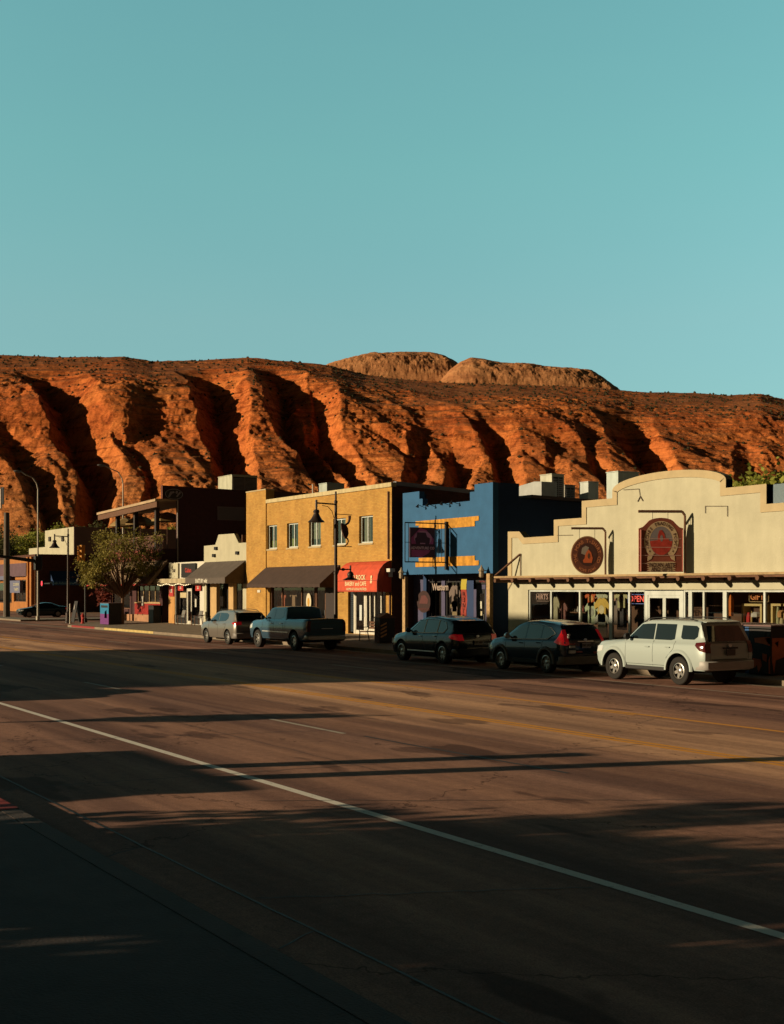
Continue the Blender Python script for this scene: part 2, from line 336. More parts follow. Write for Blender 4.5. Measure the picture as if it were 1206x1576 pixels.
    bn = n.new('ShaderNodeBump'); bn.inputs['Strength'].default_value = 0.35; bn.inputs['Distance'].default_value = 0.006
    nb = noise(45, 4, 0.8); l.new(nb.outputs['Fac'], bn.inputs['Height']); l.new(bn.outputs[0], b.inputs['Normal'])
    return m
M_ASPH = ground_mats()
def paint_mat(name, col):
    m = bpy.data.materials.new(name); m.use_nodes = True; n = m.node_tree.nodes; l = m.node_tree.links; b = n['Principled BSDF']; b.inputs['Roughness'].default_value = 0.85; b.inputs['Specular IOR Level'].default_value = 0.1
    tc = n.new('ShaderNodeTexCoord'); z = n.new('ShaderNodeTexNoise'); z.inputs['Scale'].default_value = 9; z.inputs['Detail'].default_value = 8; z.inputs['Roughness'].default_value = 0.8; l.new(tc.outputs['Object'], z.inputs['Vector'])
    r = n.new('ShaderNodeValToRGB'); r.color_ramp.elements[0].position = 0.30; r.color_ramp.elements[1].position = 0.45
    r.color_ramp.elements[0].color = (0.11, 0.09, 0.08, 1); r.color_ramp.elements[1].color = (*col, 1); l.new(z.outputs['Fac'], r.inputs[0]); l.new(r.outputs[0], b.inputs['Base Color'])
    return m
M_LWHITE = paint_mat('worn_white_line', (0.62, 0.58, 0.52)); M_LYEL = paint_mat('worn_yellow_line', (0.62, 0.28, 0.035)); M_LFAINT = paint_mat('faint_white_line', (0.36, 0.32, 0.27))
M_SOIL = mat('desert_soil', (0.22, 0.11, 0.06), 0.95, vary=0.3, vscale=0.05)
M_KRED = paint_mat('red_kerb_paint', (0.20, 0.035, 0.035))
M_SEAM = mat('tar_seam', (0.012, 0.011, 0.011), 0.7)

g = MB(); g.face([(-9000, -9000, -0.03), (9000, -9000, -0.03), (9000, 9000, -0.03), (-9000, 9000, -0.03)]); struct('ground', g, M_SOIL)
g = MB(); g.box(-420, 90, 4.62, 26.9, -0.3, 0.0); struct('road', g, M_ASPH)
g = MB(); g.box(-150, -93.2, 27.39, 41.9, -0.3, -0.004); g.box(-108, -93.2, 41.9, 400, -0.3, -0.004); g.box(-420, -150, 27.39, 29, -0.3, -0.004); struct('side_road', g, M_ASPH)
g = MB(); g.box(-420, 90, 3.905, 4.612, -0.3, 0.002); struct('gutter', g, M_ASPH)
g = MB(); g.box(-420, 90, 26.905, 27.385, -0.3, 0.002); struct('gutter', g, M_CONC)
# near kerb and pavement
g = MB(); g.box(-420, 90, 3.69, 3.90, -0.3, 0.15)
k = struct('kerb', g, mat('dark_worn_concrete', (0.07, 0.052, 0.048), .9, vary=.25, vscale=1.5, bump=.5, bscale=40))
g = MB(); g.box(-60, -14.6, 3.687, 3.904, 0.0, 0.154); struct('kerb_paint', g, M_KRED)
g = MB(); g.box(-420, 90, -9, 3.683, -0.3, 0.146); struct('pavement', g, mat('near_pavement_asphalt', (0.052, 0.038, 0.036), .9, vary=.25, vscale=1.5, bump=.5, bscale=40))
# far kerb and pavement (a slight rise to the shop doors), rounded street corner
def slab(x0, x1, corner=False):
    g = MB(); fr = Frame((0, 0, 0), (1, 0, 0), (0, 1, 0))
    if corner:
        outer = [(x0 + 4.4 - 4.4 * math.sin(t), 27.6 + 4.2 - 4.2 * math.cos(t)) for t in [i * math.pi / 2 / 10 for i in range(11)]]
        pts = outer[::-1] + [(x1, 27.6), (x1, 33.3), (x0, 33.3)]
    else: pts = [(x0, 27.6), (x1, 27.6), (x1, 33.3), (x0, 33.3)]
    z = lambda y: 0.15 + (y - 27.6) / 5.4 * 0.18
    n = len(pts); g.mesh([(a, b, z(b)) for a, b in pts], [list(range(n))]); 
    vs = [(a, b, z(b)) for a, b in pts] + [(a, b, -0.2) for a, b in pts]; g.mesh(vs, [[i, n + i, n + (i + 1) % n, (i + 1) % n] for i in range(n)]); return g
struct('pavement', slab(-93.2, 60, True), M_CONC)
g = MB(); g.box(-88.8, 60, 27.39, 27.597, -0.2, 0.152)
for i in range(10):
    t0, t1 = [(j) * math.pi / 2 / 10 for j in (i, i + 1)]
    P = lambda t, r: (-88.8 - (4.4 + r) * math.sin(t), 31.8 - (4.2 + r) * math.cos(t))
    a, b_, c_, d = P(t0, 0.003), P(t0, 0.2), P(t1, 0.2), P(t1, 0.003)
    g.mesh([(*a, 0.152), (*b_, 0.152), (*c_, 0.152), (*d, 0.152), (*b_, -0.1), (*c_, -0.1)], [(0, 1, 2, 3), (1, 4, 5, 2)])
struct('kerb', g, M_CONC)
g = MB(); g.box(-88.6, -83.5, 27.386, 27.6, 0.02, 0.156); struct('kerb_paint', g, M_KRED)
g = MB(); g.box(-81.5, -72.5, 27.386, 27.6, 0.02, 0.156); struct('kerb_paint', g, mat('pale_yellow_kerb', (0.5, 0.38, 0.14), 0.8, vary=0.3, vscale=3))
g = MB(); g.box(-400, -108, 29, 31.5, -0.2, 0.13); g.box(-114, -108, 31.5, 80, -0.2, 0.126); struct('pavement', g, M_CONC)
g = MB()                                              # pavement joints
for i in range(-61, 60, 1):
    x = i * 1.5; g.face([(x - .012, 27.62, .1545), (x + .012, 27.62, .1545), (x + .012, 32.95, .3325), (x - .012, 32.95, .3325)])
struct('pavement_joints', g, M_SEAM)
def strip(y, w, x0, x1, z=0.004): 
    g = MB(); g.face([(x0, y - w / 2, z), (x1, y - w / 2, z), (x1, y + w / 2, z), (x0, y + w / 2, z)]); return g
struct('edge_line', strip(7.6, 0.14, -300, 60), M_LWHITE)
for (y) in (14.98, 15.2): struct('yellow_line', strip(y, 0.13, -300, 60), M_LYEL)
struct('yellow_line', strip(18.55, 0.14, -300, 60), M_LYEL); 
g = MB()
for k in range(30): x = -8 - 12.2 * k; g.mesh(*[[(x - 3, 18.28, .004), (x, 18.28, .004), (x, 18.39, .004), (x - 3, 18.39, .004)], [(0, 1, 2, 3)]])
struct('yellow_dashes', g, M_LYEL)
g = MB()
for k in range(14): x = -20.4 - 12.2 * k; g.mesh([(x - 3.1, 11.35, .004), (x, 11.35, .004), (x, 11.46, .004), (x - 3.1, 11.46, .004)], [(0, 1, 2, 3)])
for k in range(14): x = -36.3 - 12.2 * k; g.mesh([(x - 3.1, 21.5, .004), (x, 21.5, .004), (x, 21.61, .004), (x - 3.1, 21.61, .004)], [(0, 1, 2, 3)])
struct('lane_dashes', g, M_LFAINT)
struct('parking_line', strip(24.6, 0.09, -88, 40), M_LFAINT)
g = MB(); rs = random.Random(3)
def seam(pts, w):
    for (a, b) in zip(pts[:-1], pts[1:]):
        d = Vector((b[0] - a[0], b[1] - a[1])); d.normalize(); nn = Vector((-d.y, d.x)) * w / 2
        g.face([(a[0] - nn.x, a[1] - nn.y, .006), (b[0] - nn.x, b[1] - nn.y, .006), (b[0] + nn.x, b[1] + nn.y, .006), (a[0] + nn.x, a[1] + nn.y, .006)])
def wob(x0, y0, x1, y1, n, a, w):
    pts = [(x0 + (x1 - x0) * i / n + rs.uniform(-a, a), y0 + (y1 - y0) * i / n + rs.uniform(-a, a)) for i in range(n + 1)]; seam(pts, w)
wob(-60, 4.615, 20, 4.615, 160, 0.006, 0.03); wob(-60, 3.93, 20, 3.93, 120, 0.006, 0.04)
wob(-19.9, 11.5, -14.3, 11.7, 12, .02, 0.07); wob(-29, 21.7, -23.5, 21.7, 10, .02, 0.06)
for x in (-8.4, -12.2, -16.8, -23.5, -31, -44): wob(x, 4.15, x - 0.3, 4.6, 3, .02, .02)
wob(-9.3, 1.2, -7.4, 4.1, 12, .01, .02); wob(-9.9, 4.65, -8.7, 7.4, 20, .03, .018); wob(-17, 4.7, -16.3, 15, 50, .05, .02); wob(-22.6, 4.7, -21, 11.5, 30, .06, .022); wob(-14.5, 6.8, -9.5, 15.2, 40, .05, .018)
wob(-40, 13.1, -12, 13.2, 60, .03, .018); wob(-60, 9.6, -16, 9.5, 90, .03, .016)
struct('road_cracks', g, M_SEAM)

# ---------------------------------------------------------------- noise in numpy
def _hash(ix, iy, seed):
    h = (ix.astype(np.int64) * 374761393 + iy.astype(np.int64) * 668265263 + seed * 974634777) & 0x7fffffff
    h = ((h ^ (h >> 13)) * 1274126177) & 0x7fffffff
    return ((h ^ (h >> 16)) & 0xffff) / 65535.0
def vnoise(x, y, seed=0):
    ix = np.floor(x); iy = np.floor(y); fx = x - ix; fy = y - iy; fx = fx * fx * (3 - 2 * fx); fy = fy * fy * (3 - 2 * fy)
    a = _hash(ix, iy, seed); b = _hash(ix + 1, iy, seed); c = _hash(ix, iy + 1, seed); d = _hash(ix + 1, iy + 1, seed)
    return (a * (1 - fx) + b * fx) * (1 - fy) + (c * (1 - fx) + d * fx) * fy
def fbm(x, y, o=5, seed=0, gain=0.5, ridged=False):
    s = 0; a = 1; t = 0
    for k in range(o):
        v = vnoise(x * 2 ** k + 17.3 * k, y * 2 ** k - 9.1 * k, seed + k)
        if ridged: v = 1 - np.abs(2 * v - 1)
        s = s + a * v; t += a; a *= gain
    return s / t
def grid_obj(name, U, W, H, mats, smooth=True, drop_skirt=False):
    nw, nu = U.shape
    X = ST * U - CT * W; Y = CT * U + ST * W
    co = np.stack([X, Y, H], -1).reshape(-1, 3).astype(np.float32)
    i = np.arange(nw - 1)[:, None] * nu + np.arange(nu - 1)[None, :]
    q = np.stack([i, i + 1, i + nu + 1, i + nu], -1).reshape(-1, 4)
    me = bpy.data.meshes.new(name); me.vertices.add(len(co)); me.vertices.foreach_set('co', co.ravel())
    me.loops.add(q.size); me.loops.foreach_set('vertex_index', q.ravel().astype(np.int32))
    me.polygons.add(len(q)); me.polygons.foreach_set('loop_start', np.arange(0, q.size, 4, dtype=np.int32)); me.polygons.foreach_set('loop_total', np.full(len(q), 4, dtype=np.int32))
    me.polygons.foreach_set('use_smooth', np.full(len(q), smooth)); me.update(); me.validate()
    me.materials.append(mats); o = bpy.data.objects.new(name, me); C.objects.link(o); o['kind'] = 'structure'; return o

def rock_mat(name, pale=False):
    m = bpy.data.materials.new(name); m.use_nodes = True; n = m.node_tree.nodes; l = m.node_tree.links; b = n['Principled BSDF']; b.inputs['Roughness'].default_value = 0.95; b.inputs['Specular IOR Level'].default_value = 0.05
    ge = n.new('ShaderNodeNewGeometry')
    def noise(scale, det, rough, ms=None):
        z = n.new('ShaderNodeTexNoise'); z.inputs['Scale'].default_value = scale; z.inputs['Detail'].default_value = det; z.inputs['Roughness'].default_value = rough
        if ms:
            mp = n.new('ShaderNodeMapping'); mp.inputs['Scale'].default_value = ms; l.new(ge.outputs['Position'], mp.inputs[0]); l.new(mp.outputs[0], z.inputs['Vector'])
        else: l.new(ge.outputs['Position'], z.inputs['Vector'])
        return z.outputs['Fac']
    def ramp(src, *st):
        r = n.new('ShaderNodeValToRGB'); e = r.color_ramp.elements
        e[0].position = st[0][0]; e[0].color = (*st[0][1], 1); e[1].position = st[-1][0]; e[1].color = (*st[-1][1], 1)
        for p, c in st[1:-1]: e.new(p).color = (*c, 1)
        l.new(src, r.inputs[0]); return r.outputs[0]
    def mix(f, a, c, mode='MIX'):
        x = n.new('ShaderNodeMix'); x.data_type = 'RGBA'; x.blend_type = mode
        if f is None: x.inputs[0].default_value = 1
        else: l.new(f, x.inputs[0])
        l.new(a, x.inputs[6]); l.new(c, x.inputs[7]); return x.outputs[2]
    if pale:
        c = ramp(noise(0.02, 8, 0.7, (1, 1, 5)), (0.3, (0.24, 0.095, 0.042)), (0.5, (0.39, 0.175, 0.075)), (0.7, (0.46, 0.23, 0.105)))
        spk = ramp(noise(0.12, 4, 0.9), (0.62, (1, 1, 1)), (0.70, (0.25, 0.26, 0.18))); c = mix(None, c, spk, 'MULTIPLY')
    else:
        c = ramp(noise(0.012, 9, 0.72), (0.3, (0.24, 0.068, 0.026)), (0.44, (0.42, 0.112, 0.032)), (0.62, (0.53, 0.175, 0.050)), (0.8, (0.44, 0.21, 0.075)))
        strata = ramp(noise(0.02, 6, 0.7, (0.15, 0.15, 9)), (0.38, (0.55, 0.48, 0.46)), (0.47, (1.1, 1.1, 1.08)), (0.6, (1.0, .98, .96)), (0.68, (0.72, 0.66, 0.64))); c = mix(None, c, strata, 'MULTIPLY')
        och = ramp(noise(0.03, 8, 0.7), (0.35, (0.24, 0.12, 0.05)), (0.65, (0.50, 0.27, 0.105)))
        sz = n.new('ShaderNodeSeparateXYZ'); l.new(ge.outputs['Position'], sz.inputs[0]); hn_ = n.new('ShaderNodeMath'); hn_.operation = 'MULTIPLY_ADD'; l.new(noise(0.012, 5, 0.6), hn_.inputs[0]); hn_.inputs[1].default_value = 170; l.new(sz.outputs[2], hn_.inputs[2])
        hm_ = n.new('ShaderNodeMapRange'); hm_.inputs[1].default_value = 150; hm_.inputs[2].default_value = 235; hm_.inputs[3].default_value = .5; hm_.inputs[4].default_value = 0.0; l.new(hn_.outputs[0], hm_.inputs[0]); c = mix(hm_.outputs[0], c, och)
        mot = ramp(noise(0.07, 10, 0.8), (0.38, (0.38, 0.32, 0.30)), (0.52, (1.14, 1.12, 1.08))); c = mix(None, c, mot, 'MULTIPLY')
        # gentle slopes carry scree and scrub: browner and darker
        sp = n.new('ShaderNodeSeparateXYZ'); l.new(ge.outputs['True Normal'], sp.inputs[0])
        fl = n.new('ShaderNodeMapRange'); fl.inputs[1].default_value = 0.82; fl.inputs[2].default_value = 0.97; l.new(sp.outputs[2], fl.inputs[0])
        scree = ramp(noise(0.05, 8, 0.75), (0.35, (0.12, 0.045, 0.021)), (0.65, (0.33, 0.135, 0.055)))
        c = mix(fl.outputs[0], c, scree)
        spk = ramp(noise(0.22, 4, 0.8), (0.56, (1, 1, 1)), (0.64, (0.36, 0.36, 0.24))); 
        dens = ramp(noise(0.01, 4, 0.6), (0.4, (1, 1, 1)), (0.6, (0, 0, 0)))
        spk = mix(dens, spk, ramp(noise(0.3, 2, 0.5), (0.7, (1, 1, 1)), (0.74, (0.35, 0.33, 0.25))))
        c = mix(None, c, spk, 'MULTIPLY')
    l.new(c, b.inputs['Base Color'])
    bn = n.new('ShaderNodeBump'); bn.inputs['Strength'].default_value = 1.0; bn.inputs['Distance'].default_value = 2.4 if not pale else 1.6
    l.new(noise(0.18, 8, 0.75, (1, 1, 2.2)), bn.inputs['Height']); l.new(bn.outputs[0], b.inputs['Normal'])
    return m
M_ROCK = rock_mat('red_sandstone'); M_SLICK = rock_mat('pale_slickrock', True)

SK = [(-400, 552), (-150, 548), (0, 546), (100, 550), (190, 549), (235, 556), (300, 555), (380, 551), (450, 556), (510, 564), (560, 576), (620, 584), (700, 590), (800, 592), (930, 598), (975, 603), (1060, 605), (1120, 608), (1170, 606), (1206, 614), (1400, 640), (1700, 660)]
GW = [(860, -0.02), (900, 0.02), (980, .12), (1040, .22), (1100, .33), (1200, .50), (1280, .65), (1330, .73), (1450, .86), (1600, 1.0), (1850, .96), (2100, 0.9)]
GULL = [  # centre line (px, py), left width, right width (m), depth (m)
    ([(70, 575), (95, 610), (125, 660), (150, 710), (150, 760), (120, 820)], 26, 32, 40),
    ([(20, 640), (30, 700), (60, 760), (80, 800)], 18, 24, 16),
    ([(325, 570), (345, 620), (352, 670), (372, 720), (390, 790)], 26, 28, 40),
    ([(425, 565), (452, 620), (482, 670), (512, 720), (535, 780)], 22, 22, 36),
    ([(475, 575), (502, 630), (535, 680), (560, 730), (585, 790)], 16, 20, 32),
    ([(655, 600), (650, 650), (632, 700), (620, 760)], 12, 22, 14),
    ([(680, 620), (702, 670), (705, 710), (690, 770)], 14, 18, 20),
    ([(742, 605), (762, 650), (782, 700), (803, 750)], 14, 22, 22),
    ([(855, 640), (858, 700), (870, 750)], 8, 14, 8),
    ([(905, 610), (925, 680), (950, 740)], 8, 14, 8),
    ([(962, 592), (985, 625), (1015, 665), (1050, 705), (1090, 750)], 24, 20, 34),
    ([(1150, 610), (1155, 680), (1170, 740)], 12, 18, 9),
    ([(225, 600), (215, 680), (240, 740)], 10, 20, 8),
    ([(1290, 620), (1320, 700), (1350, 760)], 20, 24, 28), ([(-90, 590), (-60, 680), (-30, 780)], 26, 28, 34)]
nu, nw = 1150, 620
W1 = np.linspace(860, 2000, nw) ; W1 = 860 + (2000 - 860) * ((np.linspace(0, 1, nw)) ** 1.15)
A1 = np.linspace(-0.50, 0.50, nu)
A, W = np.meshgrid(A1, W1); U = A * W
skp = np.interp(A * FPX + 603, [p[0] for p in SK], [p[1] for p in SK])
Hr = 2.65 + (HOR - skp) / FPX * 1600
warp = (fbm(U / 160, W / 160, 4, 5) - 0.5) * 60
gw = np.interp(W + warp * np.clip((W - 900) / 200, 0, 1) * np.clip((1600 - W) / 250, 0, 1), [p[0] for p in GW], [p[1] for p in GW])
H = Hr * gw
# spur-and-gully erosion
py_of_w = lambda w: HOR - 294 * np.interp(w, [p[0] for p in GW], [p[1] for p in GW]) / w * FPX
wl = np.linspace(900, 1600, 400); pyl = py_of_w(wl)
wob1 = (fbm(U / 60, W / 60, 6, 11, .6) - 0.5) * 34
for pts, lw, rw, dep in GULL:
    ws = [float(np.interp(-p[1], -pyl[::-1][::-1], wl)) for p in pts]   # pyl decreases with w
    us = [(p[0] - 603) / FPX * w_ for p, w_ in zip(pts, ws)]
    o_ = np.argsort(ws); ws = np.array(ws)[o_]; us = np.array(us)[o_]
    uc = np.interp(W, ws, us); top = ws[-1]; bot = ws[0]
    fade = np.clip((top + 25 - W) / 90, 0, 1) * np.clip((W - bot + 80) / 80, 0, 1)
    sc = 1.45 - 0.95 * np.clip((top - W) / (top - bot + 1), 0, 1)
    d = U - uc + wob1 * 0.8
    prof = np.where(d < 0, np.clip(1 + d / (lw * sc), 0, 1) ** 0.8, np.clip(1 - d / (rw * sc), 0, 1))
    H = H - 0.92 * dep * fade * prof
face = np.clip((W - 880) / 120, 0, 1) * np.clip((1500 - W) / 200, 0.25, 1)
Ud = U + 0.5 * W
H = H + face * ((fbm(Ud / 95, W / 170, 5, 21, 0.5, True) - 0.6) * 8 + (fbm(Ud / 22, W / 34, 4, 31, 0.55, True) - 0.6) * 2.6 + (fbm(U / 30, W / 30, 6, 33, 0.62) - 0.5) * 6.5)
rg = np.clip(fbm(U / 90, W / 90, 3, 47) * 3.2 - 1.0, .15, 1)
H = H + face * rg * ((fbm(U / 5, W / 6, 3, 41, 0.65) - 0.5) * 3.4 + (fbm(U / 9, W / 9, 3, 43, .6, True) - .6) * 2.4)
# ledges: harder strata stand out as steps
st_ = H / 9.0; fr_ = st_ - np.floor(st_); Hs = (np.floor(st_) + np.clip((fr_ - 0.5) * 2.6 + 0.5, 0, 1)) * 9.0
mk = np.clip(fbm(U / 120, W / 120, 3, 51) * 3 - .8, 0, 1) * 0.28; H = H * (1 - mk) + Hs * mk
h4 = (H + (fbm(U / 60, W / 60, 3, 53) - .5) * 6) / 3.6; f4 = h4 - np.floor(h4); mk4 = np.clip(fbm(U / 50, W / 50, 3, 57) * 4 - 1.6, 0, 1) * .35; H = H + mk4 * 3.6 * (np.clip((f4 - .5) * 3 + .5, 0, 1) - f4)
cut = Hr * np.interp(W, [1400, 1600, 2000], [1.15, 1.0, 0.97]); H = np.minimum(H, cut + (fbm(U / 20, W / 20, 4, 61) - 0.4) * 4)
low = np.clip((1330 - W) / 120, 0, 1) * np.clip((W - 870) / 60, 0, 1)
wr = (fbm(U / 70, W / 70, 3, 86) - .5) * 22; H = H - low * (1 - np.abs(2 * vnoise((U + .55 * W + wr) / 30, W / 700, 88) - 1)) ** 1.5 * 5.5 - low * (1 - np.abs(2 * vnoise((U + .5 * W + wr) / 11, W / 500, 89) - 1)) * 1.6
H[0, :] = -3; H[:, 0] = np.minimum(H[:, 0], H[:, 0])
HM = H
grid_obj('hill', U, W, H, M_ROCK)
def slick(sky, w0, basepy, seed, rip):
    pxs = np.linspace(sky[0][0], sky[-1][0], 420); wn = np.linspace(-150, 110, 130); PX, Wd = np.meshgrid(pxs, wn); Wt = Wd + w0; Ud = (PX - 603) / FPX * w0
    sk = np.interp(PX, [p[0] for p in sky], [p[1] for p in sky]); k = np.ones(9) / 9
    sk = np.apply_along_axis(lambda r: np.convolve(np.pad(r, 4, 'edge'), k, 'valid'), 1, sk)
    ht = EYE + (HOR - sk) / FPX * w0; base = EYE + (HOR - basepy) / FPX * w0
    q = np.clip(1 - np.where(Wd < 0, (Wd / 150) ** 2, (Wd / 110) ** 2), 0, 1) ** .62
    h = base - 30 + (ht - base + 30) * q
    h = h + ((fbm(Ud / 45, Wd / 60, 6, seed, .6) - .5) * 17 - (fbm(Ud / 13 + Wd / 60, Wd / 70, 4, seed + 3, .5, True) - .5) * rip) * np.clip(np.abs(Wd + 20) / 60, .12, 1)
    grid_obj('hill', Ud, Wt, h, M_SLICK)
slick([(488, 580), (508, 566), (540, 557), (580, 549), (625, 545), (660, 545), (682, 551), (700, 561), (716, 585)], 1950, 590, 71, 1.0)
slick([(672, 596), (690, 574), (705, 562), (722, 554), (742, 555), (770, 562), (800, 565), (835, 567), (870, 571), (895, 577), (912, 586), (928, 602)], 1800, 605, 81, 1.0)
# opposite canyon wall behind the camera, unseen, added to darken reflections and horizon light
ang = np.linspace(-0.75, 0.62, 200); rr_ = np.linspace(650, 1100, 60); AN, RR = np.meshgrid(ang, rr_)
Hh = np.clip((RR - 650) / 260, 0, 1) ** .8 * (210 + 50 * (fbm(AN * 6, RR / 200, 4, 101) - .5)) * np.clip((AN + .75) / .25, 0, 1) + (fbm(AN * 40, RR / 30, 4, 103) - .5) * 26 - 4
Xw, Yw = RR * np.cos(AN), RR * np.sin(AN) + 15
grid_obj('hill', Xw * ST + Yw * CT, -Xw * CT + Yw * ST, Hh, M_ROCK)
# scrub dotted over the slopes (nobody could count it)
rng = np.random.default_rng(4)
sv = []; sf = []
for k in range(5200):
    j = rng.integers(6, nu - 6); i = int(nw * (0.18 + 0.62 * rng.random() ** 0.8)); 
    if W1[i] < 1330 and rng.random() < 0.72: continue
    u, w, h = U[i, j], W[i, j], HM[i, j]; r = 0.8 + 1.5 * rng.random()
    b0 = len(sv)
    pts = []
    for q in range(7):
        t = q * 2.4; rr = r * (0.6 + 0.5 * rng.random()); pts.append((u + rr * math.cos(t), w + rr * math.sin(t), h - 0.3 + r * 0.9 * rng.random()))
    pts.append((u, w, h + r * 1.1)); pts.append((u, w, h - 1))
    for (a, c, z) in pts: sv.append((ST * a - CT * c, CT * a + ST * c, z))
    for q in range(7): sf.append((b0 + q, b0 + (q + 1) % 7, b0 + 7)); sf.append((b0 + (q + 1) % 7, b0 + q, b0 + 8))
mb = MB(); mb.v = sv; mb.f = sf; mb.m = [0] * len(sf)
o = link_mesh('scrub', mb, leaf_mat('scrub_leaves', (0.03, 0.028, 0.014), (0.07, 0.06, 0.025), 0.05)); o['kind'] = 'stuff'
# ================================================================ BUILDINGS (far side of the street, shop fronts at Y = 33)
YF = 33.0; GZ = 0.33
def window(T, x0, x1, z0, z1, y, depth=0.16, bars=1, mframe=None, blind=None, fw=0.08, name='window', fr=None, label=None):
    """sash window set back in its opening: frame > pane, blind"""
    f = MB(); mframe = mframe or M_WMET; yy = y + depth
    F = fr or FY(0, yy, 0)
    f.poly(F, [(x0, z0), (x1, z0), (x1, z0 + fw), (x0, z0 + fw)], -0.03, 0.03); f.poly(F, [(x0, z1 - fw), (x1, z1 - fw), (x1, z1), (x0, z1)], -0.03, 0.03)
    f.poly(F, [(x0, z0 + fw), (x0 + fw, z0 + fw), (x0 + fw, z1 - fw), (x0, z1 - fw)], -0.03, 0.03); f.poly(F, [(x1 - fw, z0 + fw), (x1, z0 + fw), (x1, z1 - fw), (x1 - fw, z1 - fw)], -0.03, 0.03)
    for b in range(bars):
        c = x0 + (x1 - x0) * (b + 1) / (bars + 1); f.poly(F, [(c - fw / 2, z0 + fw), (c + fw / 2, z0 + fw), (c + fw / 2, z1 - fw), (c - fw / 2, z1 - fw)], -0.025, 0.035)
    o = T.part(name, f, mframe, label=label)
    p = MB(); p.face([F.p(x0 + fw, z0 + fw), F.p(x1 - fw, z0 + fw), F.p(x1 - fw, z1 - fw), F.p(x0 + fw, z1 - fw)]); T.part('pane', p, M_PANE if blind is not False else M_GLASS, o)
    if blind:
        q = MB(); xa, xb, za, zb, mt = blind; q.face([F.p(xa, za, -0.12), F.p(xb, za, -0.12), F.p(xb, zb, -0.12), F.p(xa, zb, -0.12)]); T.part('blind', q, mt, o)
    return o
def storefront(T, x0, x1, z0, z1, y, xs, mw=0.07, wide=(), mframe=None, depth=0.12, glass=None, kick=0.0):
    """a run of shop windows: one frame per bay with its pane"""
    mframe = mframe or M_WMET; ed = [x0] + list(xs) + [x1]
    for a, b in zip(ed[:-1], ed[1:]):
        f = MB(); yy = y + depth; w = mw; wl_ = 0.16 if a in wide else w
        f.box(a, a + wl_, yy - .05, yy + .05, z0, z1); f.box(b - 0.02, b, yy - .045, yy + .045, z0, z1)
        f.box(a + wl_, b - 0.02, yy - .045, yy + .045, z0, z0 + 0.09 + kick); f.box(a + wl_, b - 0.02, yy - .045, yy + .045, z1 - 0.06, z1)
        o = T.part('shop_window', f, mframe); p = MB(); p.face([(a + wl_, yy, z0 + .09 + kick), (b - .02, yy, z0 + .09 + kick), (b - .02, yy, z1 - .06), (a + wl_, yy, z1 - .06)]); T.part('pane', p, glass or M_GLASS, o)
def room(T, x0, x1, z0, z1, y0, y1, m=None, name='interior'):
    r = MB(); t = 0.05
    r.box(x0, x1, y1, y1 + t, z0, z1); r.box(x0 - t, x0, y0, y1, z0, z1); r.box(x1, x1 + t, y0, y1, z0, z1); r.box(x0, x1, y0, y1, z0 - t, z0); r.box(x0, x1, y0, y1, z1, z1 + t)
    return T.part(name, r, m or M_DARK)
def door(T, x0, x1, z0, z1, y, mframe=None, fw=0.07, glass=None, leaves=1):
    mframe = mframe or M_WMET
    f = MB(); f.box(x0, x0 + fw, y - .05, y + .05, z0, z1); f.box(x1 - fw, x1, y - .05, y + .05, z0, z1); f.box(x0 + fw, x1 - fw, y - .05, y + .05, z1 - fw, z1)
    o = T.part('door_frame', f, mframe); w = (x1 - x0 - 2 * fw) / leaves
    for k in range(leaves):
        a = x0 + fw + w * k; b = a + w; d = MB(); s = 0.08
        d.box(a, a + s, y - .03, y + .03, z0, z1 - fw - .005); d.box(b - s, b - .004, y - .03, y + .03, z0, z1 - fw - .005); d.box(a + s, b - s, y - .03, y + .03, z0, z0 + .2); d.box(a + s, b - s, y - .03, y + .03, z1 - fw - .11, z1 - fw - .005)
        dd = T.part('door', d, mframe)
        p = MB(); p.face([(a + s, y, z0 + .2), (b - s, y, z0 + .2), (b - s, y, z1 - fw - .11), (a + s, y, z1 - fw - .11)]); T.part('pane', p, glass or M_GLASS, dd)
        h = MB(); hx = b - s / 2 if k == 0 else a + s / 2; h.box(hx - .015, hx + .015, y - .08, y - .05, z0 + .9, z0 + 1.2); h.box(hx - .01, hx + .01, y - .05, y - .031, z0 + .92, z0 + .95); h.box(hx - .01, hx + .01, y - .05, y - .031, z0 + 1.15, z0 + 1.18); T.part('handle', h, M_GMET, dd)
def awning(T, x0, x1, zt, zb, proj, val, m, y=YF, mside=None, letters=None):
    a = MB(); yf = y - proj
    a.face([(x0, yf, zb), (x1, yf, zb), (x1, y, zt), (x0, y, zt)]); a.face([(x0, yf, zb - .01), (x0, y, zt - .02), (x1, y, zt - .02), (x1, yf, zb - .01)])
    a.mesh([(x1, yf, zb - val), (x1, y, zb - val), (x1, y, zt), (x1, yf, zb)], [(0, 1, 2, 3)]); a.mesh([(x0, yf, zb - val), (x0, yf, zb), (x0, y, zt), (x0, y, zb - val)], [(0, 1, 2, 3)])
    o = T.part('awning', a, m)
    v = MB(); n = max(6, int((x1 - x0) / .3)); 
    for i in range(n):
        a0 = x0 + (x1 - x0) * i / n; a1 = x0 + (x1 - x0) * (i + 1) / n; k = 0.03 * (i % 2)
        v.face([(a0, yf - .004, zb - val + k), (a1, yf - .004, zb - val + .03 - k), (a1, yf - .004, zb), (a0, yf - .004, zb)])
    T.part('valance', v, m, o)
    fr = MB(); 
    for x in (x0 + .03, x1 - .03): fr.tube((x, yf + .03, zb - .04), (x, y, zb - .04), .015, n=6); fr.tube((x, yf + .04, zb - .05), (x, y, zt - .06), .015, n=6)
    T.part('awning_frame', fr, M_GMET, o); return o

